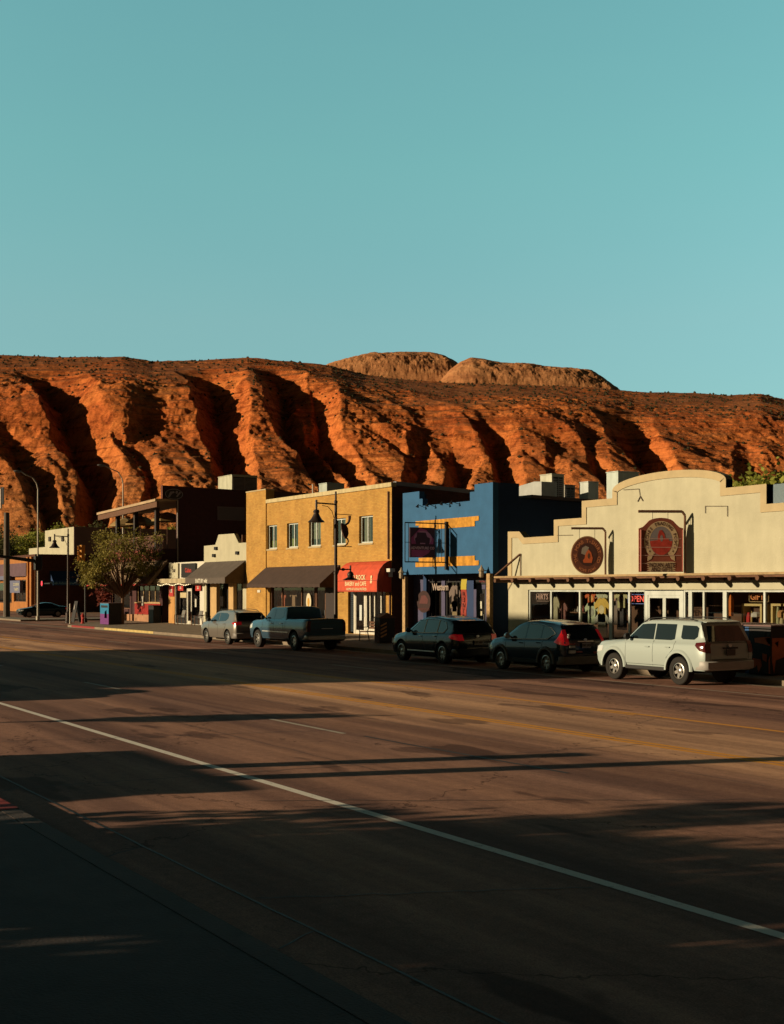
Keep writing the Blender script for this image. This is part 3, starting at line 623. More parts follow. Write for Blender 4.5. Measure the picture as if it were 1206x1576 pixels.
# ---------------- yellow brick building
T = Thing('brick_building', 'two-storey yellow brick building with five upper windows, a black awning and a red barrel awning', 'building', (-61, YF, GZ))
AX0, AX1, BX1 = -71.25, -68.5, -54.15
wins = []
for pl, pr in ((410.8, 426), (441.3, 458.6), (475, 493.5), (512.6, 531.8), (552.3, 573.6)): wins.append((wx(pl, YF), wx(pr, YF), 5.08, 6.5))
w = MB(); hol = wins + [(-68.1, -59.9, GZ + .02, 3.3), (-58.6, -54.75, GZ + .02, 2.95)]
w.wall(AX1, BX1, GZ - .3, 7.82, YF, hol, 0.22); T.part('wall', w, M_YB)
w = MB(); w.box(AX0, AX1, YF - .06, YF + .5, GZ - .3, 8.62); w.box(AX0, AX0 + .3, YF + .5, YF + 16, GZ - .3, 8.5); T.part('wall', w, M_YB)
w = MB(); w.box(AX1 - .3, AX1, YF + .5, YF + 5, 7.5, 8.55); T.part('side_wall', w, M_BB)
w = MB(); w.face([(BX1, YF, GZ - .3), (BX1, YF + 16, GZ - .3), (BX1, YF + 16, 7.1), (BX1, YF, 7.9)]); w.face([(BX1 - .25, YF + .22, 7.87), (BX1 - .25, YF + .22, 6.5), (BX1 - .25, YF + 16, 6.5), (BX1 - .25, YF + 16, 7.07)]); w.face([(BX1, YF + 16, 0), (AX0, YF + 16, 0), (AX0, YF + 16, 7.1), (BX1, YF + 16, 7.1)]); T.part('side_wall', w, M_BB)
w = MB(); w.mesh([(AX1, YF + .22, 7.4), (BX1 - .25, YF + .22, 7.4), (BX1 - .25, YF + 16, 6.8), (AX1, YF + 16, 6.8)], [(0, 1, 2, 3)]); w.box(AX0 + .3, AX1 - .3, YF + .5, YF + 16, 7.8, 7.9); T.part('roof', w, M_ROOF)
w = MB(); w.box(AX1, BX1 + .06, YF - .07, YF + .24, 7.82, 8.04); T.part('cornice', w, mat('cream_coping', (0.55, 0.46, 0.26), 0.8, vary=0.12, vscale=3, streak=0.2), bevel=0.01)
w = MB(); w.box(AX0 - .03, AX1 + .03, YF - .09, YF + .53, 8.62, 8.7); T.part('cornice', w, M_TAN, bevel=0.01)
w = MB(); w.poly(FX(BX1, YF, 0), [(0.24, 7.9), (16, 7.08), (16, 7.32), (0.24, 8.1)], -.26, .05); T.part('coping', w, mat('grey_gutter', (0.2, 0.2, 0.23), 0.6, vary=0.15, vscale=2), label='grey sloping roof gutter along the shaded side wall')
blc = cl((0.62, 0.6, 0.42)); dkb = cl((0.03, 0.028, 0.03))
for i, (a, b, c, d) in enumerate(wins):
    bl = {0: (a + .05, b - .05, c + .05, c + .5, cl((0.5, 0.55, 0.07))), 1: (a + .05, a + .62, c + .05, c + .55, cl((0.6, 0.65, 0.08))), 2: (a + .05, b - .05, c + .42, d - .05, blc), 3: (a + .7, b - .05, c + .05, d - .05, cl((0.55, 0.62, 0.5))), 4: (a + .05, a + .68, c + .05, d - .05, cl((0.5, 0.46, 0.32)))}[i]
    window(T, a, b, c, d, YF, bars=1, blind=bl)
    s = MB(); s.box(a - .04, b + .04, YF - .04, YF + .1, c - .09, c - .002); T.part('sill', s, M_TAN)
room(T, AX1 + .1, BX1 - .3, 4.6, 6.9, YF + .24, YF + 3)
room(T, -68.4, -59.6, GZ, 3.4, YF + .24, YF + 3.2); room(T, -59.3, -54.5, GZ, 3.1, YF + .24, YF + 3)
storefront(T, -68.1, -62.6, GZ + .02, 3.3, YF, [wx(431, YF), -64.2], kick=0.5, mframe=M_WOOD, depth=.15)
door(T, -62.55, -61.3, GZ + .02, 3.0, YF + .18, mframe=M_WOOD); 
p = MB(); p.box(-61.28, -59.9, YF + .1, YF + .18, GZ + .02, 3.3); T.part('shutter', p, mat('dark_slat', (0.03, 0.02, 0.02), 0.7))
p = MB(); 
for k in range(26): p.box(-58.6, wx(541, YF), YF + .14, YF + .17, GZ + .12 + k * .1, GZ + .2 + k * .1)
T.part('shutter', p, mat('blue_black_slats', (0.02, 0.032, 0.045), 0.5))
door(T, wx(541.5, YF), wx(560, YF), GZ + .02, 2.9, YF + .15, mframe=M_WHITE, fw=.14)
storefront(T, wx(560.5, YF), -54.75, GZ + .02, 2.95, YF, [wx(566, YF), wx(573, YF), wx(583, YF)], kick=.3, mframe=M_WHITE, depth=.15)
p = MB(); p.box(wx(594, YF) , -54.76, YF + .0, YF + .08, GZ, 2.95); T.part('pilaster', p, M_OB)
awning(T, -68.6, -59.45, 4.0, 2.98, 1.25, 0.2, mat('brown_black_canvas', (0.058, 0.036, 0.03), 0.9, vary=0.2, vscale=3))
# red barrel awning
rm = mat('red_canvas', (0.62, 0.085, 0.035), 0.8, vary=0.15, vscale=3, streak=0.15)
b = MB(); prof = [(0, 4.12), (-.22, 4.06), (-.45, 3.92), (-.66, 3.68), (-.78, 3.4), (-.82, 3.1), (-.82, 2.56)]; xa, xb = -58.35, -54.2
for (y0, z0), (y1, z1) in zip(prof[:-1], prof[1:]): b.face([(xa, YF + y1, z1), (xb, YF + y1, z1), (xb, YF + y0, z0), (xa, YF + y0, z0)])
for x in (xa, xb):
    q = [(x, YF + y, z) for y, z in prof] + [(x, YF, 2.56)]; b.face(q if x == xa else q[::-1])
aw = T.part('awning', b, rm)
b = MB()
for z in (3.12, 2.6): b.tube((xa, YF - .83, z), (xb, YF - .83, z), .014, n=6)
for y, z in ((-.83, 2.56),): b.tube((xb + .01, YF + y, z), (xb + .01, YF + y, 3.1), .02, n=6); b.path([(xb + .012, YF + yy, zz) for yy, zz in prof], .02, 6)
T.part('awning_frame', b, mat('dull_red_tube', (0.3, 0.06, 0.05), 0.5), aw)
b = MB(); fr = FY((xa + xb) / 2, YF - .82, 0); cw = mat('cream_lettering', (0.75, 0.62, 0.38), 0.8)
put_text(b, fr, 'RED ROCK', .34, at=(.08, 3.28), bold=.008, rot=.0); put_text(b, fr, 'BAKERY and CAFE', .30, at=(-.1, 2.96), bold=.006, sx=.92); put_text(b, fr, 'HOME OF LOCAL PASTRIES', .17, at=(0, 2.69), bold=.004)
b.poly(fr, [(1.4, 3.0), (1.52, 2.97), (1.6, 3.1), (1.54, 3.22), (1.6, 3.34), (1.5, 3.4), (1.42, 3.3), (1.47, 3.2), (1.4, 3.12)], .004, .01)
T.part('lettering', b, cw, aw)
p = MB(); p.path([(-54.4, YF - .06, 7.6), (-54.4, YF - .06, 4.2)], .045, 8); p.path([(-54.25, YF - .05, 4.05), (-54.25, YF - .05, GZ)], .05, 8); T.part('drainpipe', p, mat('rusty_pipe', (0.16, 0.08, 0.05), 0.7, vary=.3, vscale=4))
p = MB(); p.box(-54.14, -53.75, YF - .35, YF - .05, 3.55, 3.72); p.box(-54.14, -54.05, YF - .2, YF, 3.3, 3.6); T.part('meter_box', p, M_WHITE)
p = MB(); p.box(-69.6, -69.2, YF - .1, YF - .07, 2.5, 2.65); T.part('number_plate', p, M_WHITE)

# ---------------- blue building
BL0, BL1 = -53.1, -45.55
T = Thing('blue_building', 'blue two-storey stucco building with notched parapet and stepped orange painted bands', 'building', (-49.3, YF, GZ))
zz = [(BL0, 3.4), (BL1, 3.4), (BL1, 7.42), (wx(730, YF), 7.42), (wx(730, YF), 7.1), (wx(723, YF), 7.1), (wx(723, YF), 6.7), (wx(650, YF), 6.7), (wx(650, YF), 7.05), (wx(645, YF), 7.05), (wx(645, YF), 7.42), (BL0, 7.42)]
w = MB(); w.poly(FY(0, YF, 0), zz, -.3, 0.0); T.part('wall', w, M_BLUE)
w = MB(); w.box(BL1 - .28, BL1 - .002, YF + .3, YF + 1.45, 3.4, 7.42); w.box(BL1 - .28, BL1 - .002, YF + 1.45, YF + 14, 3.4, 6.75); w.box(BL1 - .28, BL1 - .002, YF + 2.2, YF + 14, GZ - .3, 3.4); w.box(BL1 - .28, BL1 - .002, YF + .01, YF + 2.2, GZ - .3, 3.4); T.part('side_wall', w, M_BLUE_SHADE)
w = MB(); w.box(BL0, BL0 + .28, YF + .3, YF + 1.2, 3.4, 7.4); w.box(BL0, BL0 + .28, YF + 1.2, YF + 14, GZ - .3, 6.7); T.part('side_wall', w, M_BLUE_SHADE)
w = MB(); w.box(BL0 + .28, BL1 - .28, YF + .3, YF + 14, 6.2, 6.3); w.box(BL0, BL1, YF + 14, YF + 14.2, GZ - .3, 6.7); T.part('roof', w, M_ROOF)
w = MB(); w.mesh([(BL1 - 2.4, YF + 1.9, 6.78), (BL1 + .35, YF + 1.9, 6.78), (BL1 + .35, YF + 14, 6.5), (BL1 - 2.4, YF + 14, 6.5), (BL1 - 2.4, YF + 1.9, 6.92), (BL1 + .35, YF + 1.9, 6.92), (BL1 + .35, YF + 14, 6.64), (BL1 - 2.4, YF + 14, 6.64)], [(0, 3, 2, 1), (4, 5, 6, 7), (0, 1, 5, 4), (1, 2, 6, 5), (2, 3, 7, 6), (3, 0, 4, 7)]); T.part('eaves', w, mat('grey_brown_fascia', (0.09, 0.065, 0.07), 0.7))
for nm, rows in (('upper', [(639.8, 737.2, 5.77, 5.98), (644.8, 731, 5.53, 5.77)]), ('lower', [(644.8, 731, 3.98, 4.2), (639.8, 737.2, 3.76, 3.98)])):
    w = MB(); (a0, a1, b0, b1), (c0, c1, d0, d1) = rows; X = lambda p: wx(p, YF)
    if nm == 'upper': pts = [(X(c0), d0), (X(c1), d0), (X(c1), d1), (X(a1), b0), (X(a1), b1), (X(a0), b1), (X(a0), b0), (X(c0), d1)]
    else: pts = [(X(c0), d0), (X(c1), d0), (X(c1), d1), (X(a1), b0), (X(a1), b1), (X(a0), b1), (X(a0), b0), (X(c0), d1)]
    w.poly(FY(0, YF, 0), pts, .003, .03); T.part('painted_band', w, M_ORP)
for px, py in ((653, 781), (690, 776), (705, 778), (668, 782)):
    w = MB(); x = wx(px, YF); w.tube((x, YF - .02, 6.62), (x, YF - .35, 6.72), .015, n=6); w.lathe((x, YF - .35, 6.76), (0, -.4, -1), [(.02, 0), (.03, .05), (.09, .16)], 10); T.part('parapet_lamp', w, M_BLACK)
# recessed shop front under the upper storey
w = MB(); w.box(BL0 + .01, BL1 - .29, YF + .3, YF + 2.2, 3.41, 3.5); T.part('soffit', w, M_DARK)
pur = mat('shaded_purple_paint', (0.075, 0.07, 0.14), 0.8, vary=.1, vscale=3); blp = mat('shaded_blue_paint', (0.02, 0.045, 0.13), 0.8, vary=.1, vscale=3)  # both paints darkened to stand in for the shade of the recess
YB = YF + 1.3
w = MB(); w.box(BL0 + .3, wx(625, YB), YB, YB + .1, GZ, 3.41); w.box(wx(679, YB), wx(684.5, YB), YB, YB + .12, GZ, 3.1); w.box(BL0 + .3, BL1 - .29, YB + .005, YB + .1, 3.1, 3.41); T.part('pilaster', w, pur)
w = MB(); w.box(wx(718, YB), wx(728.5, YB), YB, YB + .12, GZ, 3.1); T.part('pilaster', w, blp)
w = MB(); w.box(wx(728.6, YB), wx(733, YB), YB, YB + .12, GZ, 2.9); w.box(wx(747, YB), BL1 - .29, YB, YB + .12, GZ, 2.9); w.box(wx(728.6, YB), wx(752, YB), YB, YB + .12, 2.68, 2.9); T.part('door_surround', w, pur)
door(T, wx(733.2, YB), wx(746.8, YB), GZ, 2.66, YB + .06, mframe=M_BLACK)
storefront(T, wx(684.8, YB), wx(717.8, YB), GZ, 3.08, YB, [wx(700, YB)], kick=.4, mframe=M_BLACK); storefront(T, wx(626, YB), wx(678.8, YB), GZ, 3.08, YB, [wx(636, YB), wx(668, YB)], kick=.3, mframe=M_BLACK)
room(T, BL0 + .4, BL1 - .4, GZ, 3.3, YB + .15, YB + 3)
w = MB(); w.box(wx(733, YB), wx(751, YB), YB - .03, YB - .002, 2.92, 3.35); T.part('sign_panel', w, M_BLACK)
w = MB(); fr = FY(wx(743, YB), YB - .03, 3.15); put_text(w, fr, 'ADVENTURE', .17, bold=.006, at=(0, .06)); put_text(w, fr, 'RENTALS', .12, at=(0, -.11)); T.part('lettering', w, mat('pink_red_letters', (.3, .04, .04), .6))
for px in (623.5, 753.5):
    w = MB(); x = wx(px, YF - .1); w.box(x - .13, x + .13, YF - .2, YF - .01, GZ - .1, 3.38 if px > 700 else 3.3); 
    po = T.part('post', w, M_WOODL, bevel=.015)
    l_ = MB(); xl = x - (.35 if px > 700 else .05); l_.lathe((xl, YF - .3, 3.2), (0, 0, 1), [(.06, 0), (.11, .04), (.11, .28), (.16, .3), (.05, .46), (.015, .56)], 8); l_.box(xl - .02, xl + .02, YF - .3, YF, 3.5, 3.53); T.part('lantern', l_, mat('stone_lantern', (.35, .27, .18), .7, vary=.3, vscale=20), po)

# ---------------- cream trading post
CXm = -34.65
T = Thing('trading_post_building', 'cream stucco shop building with stepped and arched false front above a log-ended canopy', 'building', (CXm, YF, GZ))
half = [(-9.75, 2.66), (-9.75, wz(785, 818, YF)), (wx(800, YF), wz(800, 818, YF)), (wx(807, YF), wz(807, 827.5, YF)), (wx(853, YF), wz(853, 824.6, YF)), (wx(853, YF), wz(853, 800, YF)), (wx(896, YF), wz(896, 797, YF)), (wx(896, YF), wz(896, 771, YF)), (wx(943, YF), wz(943, 767, YF)), (wx(943, YF), wz(943, 755, YF))]
L = [half[0], half[1]] + [(x - CXm, z) for x, z in half[2:]]
zA = L[-1][1]; xA = L[-1][0]; zT = wz(1026, 725, YF)
arch = [(xA * math.cos(t), zA + (zT - zA) * math.sin(t)) for t in [math.pi * i / 22 for i in range(1, 22)]]
outl = [(-9.75, 2.66), (9.75, 2.66)] + [(-x, z) for x, z in L[1:]] + [(-a, z) for a, z in arch] + [(x, z) for x, z in L[1:][::-1]]
w = MB(); w.poly(FY(CXm, YF, 0), outl, -.3, 0); T.part('wall', w, M_CREAM)
def inset(pts, d):
    out = []; n = len(pts)
    for i in range(n):
        p0, p1, p2 = Vector(pts[i - 1]), Vector(pts[i]), Vector(pts[(i + 1) % n]); a = (p1 - p0).normalized(); b = (p2 - p1).normalized()
        n1 = Vector((-a.y, a.x)); n2 = Vector((-b.y, b.x)); m = (n1 + n2); k = 1 + n1.dot(n2); m = m / max(k, .35); out.append((p1.x + m.x * d, p1.y + m.y * d))
    return out
top = outl[1:] + [outl[0]]; ins = inset(outl, .27)
w = MB(); fr = FY(CXm, YF, 0); n = len(outl)
for i in range(1, n):
    j = (i + 1) % n; q = [outl[i], outl[j], ins[j], ins[i]]
    w.face([fr.p(*outl[i], .035), fr.p(*outl[j], .035), fr.p(*ins[j], .035), fr.p(*ins[i], .035)]); w.face([fr.p(*ins[i], .035), fr.p(*ins[j], .035), fr.p(*ins[j], .001), fr.p(*ins[i], .001)])
    w.face([fr.p(*outl[i], .035), fr.p(*outl[i], -.3), fr.p(*outl[j], -.3), fr.p(*outl[j], .035)])
T.part('parapet_trim', w, M_TAN)
for a_, b_ in ((-9.75, -8.35), (8.35, 9.75)): w = MB(); w.box(CXm + a_, CXm + b_, YF - .002, YF + .35, GZ - .3, 2.66); T.part('pilaster', w, M_CREAM)
w = MB(); w.box(CXm - 9.7, CXm - 9.45, YF + .35, YF + 14, GZ - .3, 5); w.box(CXm + 9.45, CXm + 9.7, YF + .35, YF + 14, GZ - .3, 5); w.box(CXm - 9.7, CXm + 9.7, YF + 14, YF + 14.2, GZ - .3, 5); T.part('side_wall', w, M_CREAM)
w = MB(); w.box(CXm - 9.4, CXm + 9.4, YF + .3, YF + 14, 4.6, 4.7); T.part('roof', w, M_ROOF)
zs0, zs1 = GZ + .02, 2.64
bays = [845.5, 889.5, 936, 965.5]; xs = [wx(p, YF) for p in bays]
storefront(T, CXm - 8.35, wx(990, YF), zs0, zs1, YF, xs, wide=[xs[2]], depth=.1, kick=.2)
door(T, wx(990.5, YF), wx(1050, YF), zs0, 2.62, YF + .1, fw=.16, leaves=2, mframe=M_WMET)
xs2 = [wx(p, YF) for p in (1058, 1080, 1111, 1173.5)] + [-28.2, -26.9]
storefront(T, wx(1050.5, YF), CXm + 8.35, zs0, zs1, YF, xs2, wide=[xs2[0], xs2[2]], depth=.1, kick=.2)
shopwood = mat('shop_interior_wood', (0.12, 0.055, 0.03), 0.8, vary=.3, vscale=2)
room(T, CXm - 8.3, CXm + 8.3, GZ + .02, 2.9, YF + .2, YF + 2.6, shopwood)
# canopy with logs
M_FAS = mat('canopy_fascia', (0.36, 0.25, 0.13), .8, vary=.25, vscale=4)
w = MB(); w.box(-44.3, CXm + 9.4, YF - .85, YF - .003, 3.16, 3.24); cp = T.part('canopy', w, M_FAS)
w = MB(); w.box(-44.25, CXm + 9.35, YF - .80, YF - .73, 3.08, 3.158); w.box(-44.25, CXm + 9.35, YF - .12, YF - .005, 3.0, 3.158); T.part('beam', w, M_WOOD, cp)
w0 = MB(); w0.lathe((0, -1.02, 0), (0, 1, 0), [(.085, 0), (.095, .03), (.095, 1.0)], 10)
xs_ = []
x = -44.0
while x < CXm + 9.3: xs_.append(x); x += 1.22
for x in xs_:
    w = MB(); w.v = [(a + x, b_ + YF, c_ + 3.05) for a, b_, c_ in w0.v]; w.f = w0.f; w.m = w0.m; T.part('log_end', w, M_WOOD, cp, smooth=40)
w = MB(); w.path([(-44.25, YF - .82, 3.26), (wx(801, YF), YF - .03, wz(801, 853, YF))], .05, 6); w.tube((wx(802, YF), YF - .05, 3.26), (wx(802, YF), YF - .05, wz(801, 852, YF)), .02, n=6); T.part('tie_brace', w, M_WOOD, cp)
# faint conduit and empty sign brackets on the wall
w = MB()
for (pa, ya, pb, yb) in ((960, 754, 984, 752.5), (984, 752.5, 986, 765), (1086, 779, 1120, 779), (1086, 779, 1086, 790), (1120, 779, 1120, 795), (858, 824, 882, 823.5)):
    w.tube((wx(pa, YF), YF - .03, wz(pa, ya, YF)), (wx(pb, YF), YF - .03, wz(pb, yb, YF)), .012, n=5)
w.tube((wx(986, YF), YF - .03, wz(986, 764, YF)), (wx(982, YF), YF - .03, wz(982, 772, YF)), .02, n=5); w.tube((wx(986, YF), YF - .03, wz(986, 764, YF)), (wx(990, YF), YF - .03, wz(990, 771, YF)), .02, n=5)
T.part('wall_conduit', w, mat('conduit_brown', (.12, .09, .06), .7))

# ---------------- shop pair between the yellow building and the balcony building
X0, XM, X1 = -84.3, -78.0, -71.35
T = Thing('white_shop', 'narrow white single-storey shop with red menu signs and flat canopy', 'building', (-81, YF, GZ))
w = MB(); w.wall(X0, XM, GZ - .3, 4.55, YF, [(-83.0, -78.7, GZ + .02, 3.0)], .2); w.box(X0, XM, YF + .2, YF + 12, 4.2, 4.35); w.box(X0, X0 + .2, YF + .2, YF + 12, GZ - .3, 4.3); T.part('wall', w, M_WHITE)
w = MB(); w.box(X0, XM, YF + 5, YF + 5.2, 4.35, 5.6); T.part('roof_screen', w, mat('slate_screen', (.12, .11, .15), .8))
w = MB(); w.box(-84.9, -78.05, YF - .9, YF - .002, 3.1, 3.42); T.part('canopy', w, mat('cream_canopy', (.45, .38, .25), .8, vary=.15, vscale=2, streak=.3), bevel=.02)
w = MB(); w.box(-84.2, -83.05, YF - .05, YF - .003, GZ, 3.05); T.part('pilaster', w, mat('ochre_paint', (.5, .26, .08), .8, vary=.15, vscale=2))
storefront(T, -83, -81.2, GZ + .02, 3.0, YF, [], kick=.5, mframe=M_BLACK); door(T, -81.15, -80.3, GZ + .02, 2.75, YF + .12, mframe=M_WHITE); storefront(T, -80.25, -78.7, GZ + .02, 3.0, YF, [], kick=.5, mframe=M_BLACK); room(T, -83, -78.7, GZ, 3.1, YF + .2, YF + 2.5)
for (a, b, c, d, m, tx, tm, ts) in ((wx(281, YF), wx(303, YF), 3.5, 4.45, M_BLACK, 'Cuban', M_RED, .42), (wx(263, YF), wx(276, YF), 3.45, 4.5, M_CREAM, 'CAFE', M_DMET, .3), (wx(276, YF), wx(284, YF), 2.6, 3.0, M_RED, '24', M_WHITE, .26), (wx(303, YF), wx(311, YF), 2.6, 3.0, M_RED, '24', M_WHITE, .26), (wx(262, YF), wx(269, YF), 2.2, 2.95, M_RED, 'ICE', M_WHITE, .3)):
    w = MB(); w.box(a, b, YF - .12, YF - .055, c, d); s = T.part('sign_panel', w, m); w = MB(); put_text(w, FY((a + b) / 2, YF - .12, (c + d) / 2), tx, ts, bold=.01); T.part('lettering', w, tm, s)
w = MB(); 
for k in range(22): x = X0 + .1 + k * .28; w.lathe((x, YF - .85, 2.98 - .05 * math.sin(k * .8)), (0, 0, 1), [(.02, 0), (.035, .04), (.02, .07)], 6)
T.part('light_string', w, mat('bulb_glow', (.8, .7, .5), .4, emit=((1, .75, .4), 1.2)))
T = Thing('false_front_shop', 'small cream shop with a peaked false front and dark sloping awning', 'building', (-74.7, YF, GZ))
zsu = 5.58; pk = [(wx(331, YF), zsu), (wx(336, YF), 6.22), (wx(360, YF), 6.2), (wx(367, YF), zsu)]
w = MB(); w.poly(FY(0, YF, 0), [(XM, 4.3), (X1, 4.3), (X1, zsu), pk[3], pk[2], pk[1], pk[0], (XM, zsu - .02)], -.25, 0); T.part('wall', w, M_CREAM)
w = MB(); w.wall(XM, X1, GZ - .3, 4.3, YF, [(-77.6, -71.9, GZ + .02, 3.5)], .2); w.box(XM, XM + .2, YF + .26, YF + 12, GZ, 5.4); w.box(XM, X1, YF + 12, YF + 12.2, GZ, 5); w.box(XM, X1, YF + .26, YF + 12, 4.8, 4.9); T.part('wall', w, M_CREAM)
w = MB(); w.poly(FX(wx(367, YF), YF + .25, 0), [(0, zsu), (2.5, zsu), (2.5, 6.1), (0, 6.1)], -.1, 0); T.part('parapet_return', w, M_WOOD)
for px, py in ((333, 844), (330, 855), (366, 851)): w = MB(); w.box(wx(px, YF) - .18, wx(px, YF) + .18, YF - .12, YF - .003, wz(px, py, YF) - .1, wz(px, py, YF) + .1); T.part('wall_box', w, M_BLACK)
aw = awning(T, -77.8, -71.45, 4.48, 3.42, 1.4, .38, mat('grey_brown_canvas', (0.10, 0.082, 0.072), .9, vary=.2, vscale=2.5))
w = MB(); put_text(w, FY(-73.9 - 1.2, YF - 1.41, 3.22), 'EAST BY wild', .34, bold=.012); T.part('lettering', w, M_WHITE, aw)
for pl, pr in ((326.5, 336), (354.5, 362)): w = MB(); w.box(wx(pl, YF - .3), wx(pr, YF - .3), YF - .45, YF - .2, GZ, 3.5); T.part('column', w, mat('tan_column', (.5, .33, .15), .8, vary=.12, vscale=2), bevel=.02)
storefront(T, -77.6, -71.9, GZ + .02, 3.5, YF, [-76.2, -74.4, -73.1], kick=.3, mframe=M_BLACK); room(T, -77.6, -71.9, GZ, 3.6, YF + .2, YF + 2.5)

# ---------------- dark two-storey building with open balcony
WX = -85.5; XL = -98.0
T = Thing('balcony_building', 'dark oxblood two-storey building with covered roof terrace and shingled lower eave', 'building', (-91, YF, GZ))
w = MB(); fr = FX(WX, YF, 0)
w.poly(fr, [(0, 9.15), (1.15, 9.15), (1.15, GZ - .3), (17, GZ - .3), (17, 9.85), (0, 10.1)], -.3, 0); T.part('side_wall', w, M_DW)
w = MB(); w.poly(fr, [(0, GZ - .3), (1.15, GZ - .3), (1.15, 5.6), (0, 5.6)], -.3, 0); T.part('side_wall', w, M_DW)
w = MB(); w.box(WX - .05, WX + .04, YF - .03, YF + .02, 9.1, 10.12); T.part('corner_trim', w, mat('rust_trim', (.25, .09, .05), .8))
w = MB(); w.box(WX - 5, WX - .3, YF + 4.0, YF + 4.2, 5.6, 9.8); w.box(XL, WX - .3, YF + 17, YF + 17.2, GZ - .3, 5.5); T.part('wall', w, M_DW)
w = MB(); w.box(XL, WX - .3, YF + .2, YF + 17, 5.42, 5.6); T.part('terrace_floor', w, M_WOOD)
w = MB(); w.wall(XL, WX, GZ - .3, 5.6, YF + .05, [(-96.8, -92.4, 1.2, 2.9), (-91.0, -86.2, 1.7, 3.1)], .15); w.box(XL, XL + .2, YF + .2, YF + 17, GZ - .3, 5.4); T.part('wall', w, M_DW)
window(T, -96.8, -92.4, 1.2, 2.9, YF + .05, bars=1, mframe=M_WOOD, blind=False); window(T, -91.0, -86.2, 1.7, 3.1, YF + .05, bars=3, mframe=M_WOODL, blind=False); room(T, XL + .3, WX - .4, GZ, 4, YF + .25, YF + 3)
w = MB()
for k in range(22): w.box(-91.1 + k * .24, -91.1 + k * .24 + .13, YF - .03, YF + .04, .85, 1.66)
w.box(-91.1, -85.9, YF + .0, YF + .045, .85, 1.66); T.part('corrugated_panel', w, M_RED)
w = MB(); w.box(-91.1, -85.8, YF - .06, YF + .02, 1.66, 1.74); T.part('counter', w, M_WOODL)
w = MB(); w.box(-96.9, -91.5, YF - .1, YF + .04, GZ, .82); w.box(-91.2, -85.6, YF - .05, YF + .04, GZ, .84); T.part('plinth', w, mat('terracotta_plinth', (.38, .2, .11), .9, vary=.2, vscale=2))
# shingled eave
shm = mat('weathered_shingle', (0.24, 0.16, 0.10), .9, vary=.45, vscale=7, bump=.8, bscale=9)
w = MB(); xa, xb = -98.4, -84.5; yt, zt, yb, zb = YF, 4.75, YF - 1.5, 3.08
for r in range(9):
    t0, t1 = r / 9, (r + 1) / 9; y0, y1 = yb + (yt - yb) * t0, yb + (yt - yb) * t1; z0, z1 = zb + (zt - zb) * t0, zb + (zt - zb) * t1
    w.mesh([(xa, y0, z0 + .03), (xb, y0, z0 + .03), (xb, y1, z1 + .005), (xa, y1, z1 + .005), (xa, y0, z0), (xb, y0, z0)], [(0, 1, 2, 3), (4, 5, 1, 0)])
w.face([(xa, yb, zb - .02), (xa, yt, zt - .06), (xb, yt, zt - .06), (xb, yb, zb - .02)]); w.poly(FX(xb, 0, 0), [(yb, zb - .1), (yb + .15, zb - .1), (yt, zt - .2), (yt, zt + .04), (yb, zb + .03)], -.1, .03)
T.part('lower_eave', w, shm)
w = MB(); w.box(xa, xb, yb - .02, yb + .04, zb - .12, zb - .01); T.part('eave_board', w, M_RED)
# terrace roof, posts, railing
w = MB(); yr0, yr1 = YF - .55, YF + 3.9
w.mesh([(XL - .4, yr0, 8.62), (WX - .02, yr0, 8.95), (WX - .02, yr1, 9.2), (XL - .4, yr1, 8.9), (XL - .4, yr0, 8.8), (WX - .02, yr0, 9.13), (WX - .02, yr1, 9.38), (XL - .4, yr1, 9.08)], [(0, 3, 2, 1), (4, 5, 6, 7), (0, 1, 5, 4), (1, 2, 6, 5), (2, 3, 7, 6), (3, 0, 4, 7)])
tr = T.part('terrace_roof', w, mat('pale_roof_metal', (.42, .3, .18), .7, vary=.2, vscale=1.2))
w = MB(); w.mesh([(XL - .4, yr0 + .1, 8.2), (WX + .05, yr0 + .1, 8.55), (WX + .05, yr0 + .1, 8.94), (XL - .4, yr0 + .1, 8.61), (XL - .4, yr0 + .25, 8.2), (WX + .05, yr0 + .25, 8.55), (WX + .05, yr0 + .25, 8.94), (XL - .4, yr0 + .25, 8.61)], [(0, 1, 2, 3), (4, 7, 6, 5), (0, 4, 5, 1), (1, 5, 6, 2), (0, 3, 7, 4)]); T.part('beam', w, M_WOOD, tr)
for px in (178, 205.5, 238): 
    w = MB(); x = wx(px, YF); w.box(x - .16, x + .16, YF + .02, YF + .3, 5.6, 8.6); T.part('post', w, M_DMET)
w = MB(); w.tube((WX + .06, YF + 1.12, .4), (WX + .06, YF + 1.12, 9.1), .05, n=8); T.part('drainpipe', w, mat('pale_pipe', (.4, .33, .28), .6))
w = MB(); w.box(XL, WX - .05, YF + .05, YF + .11, 6.52, 6.6); w.box(XL, WX - .05, YF + .05, YF + .11, 5.62, 5.68)
for k in range(9): x = XL + .1 + k * 1.53; w.box(x - .04, x + .04, YF + .045, YF + .115, 5.6, 6.6)
w.box(XL, WX - .05, YF + .07, YF + .09, 5.68, 6.52, 1); T.part('railing', w, [M_WOOD, mat('rust_mesh_panel', (.075, .024, .016), .8, vary=.4, vscale=1.5)])
w = MB(); w.box(XL, WX - .05, YF - .02, YF + .045, 4.8, 5.58); T.part('fascia', w, mat('dark_red_fascia', (.2, .04, .03), .8, vary=.3, vscale=1.2))
f_ = FX(WX, 0, 0); yA, yB = wy(336, WX), wy(374, WX)
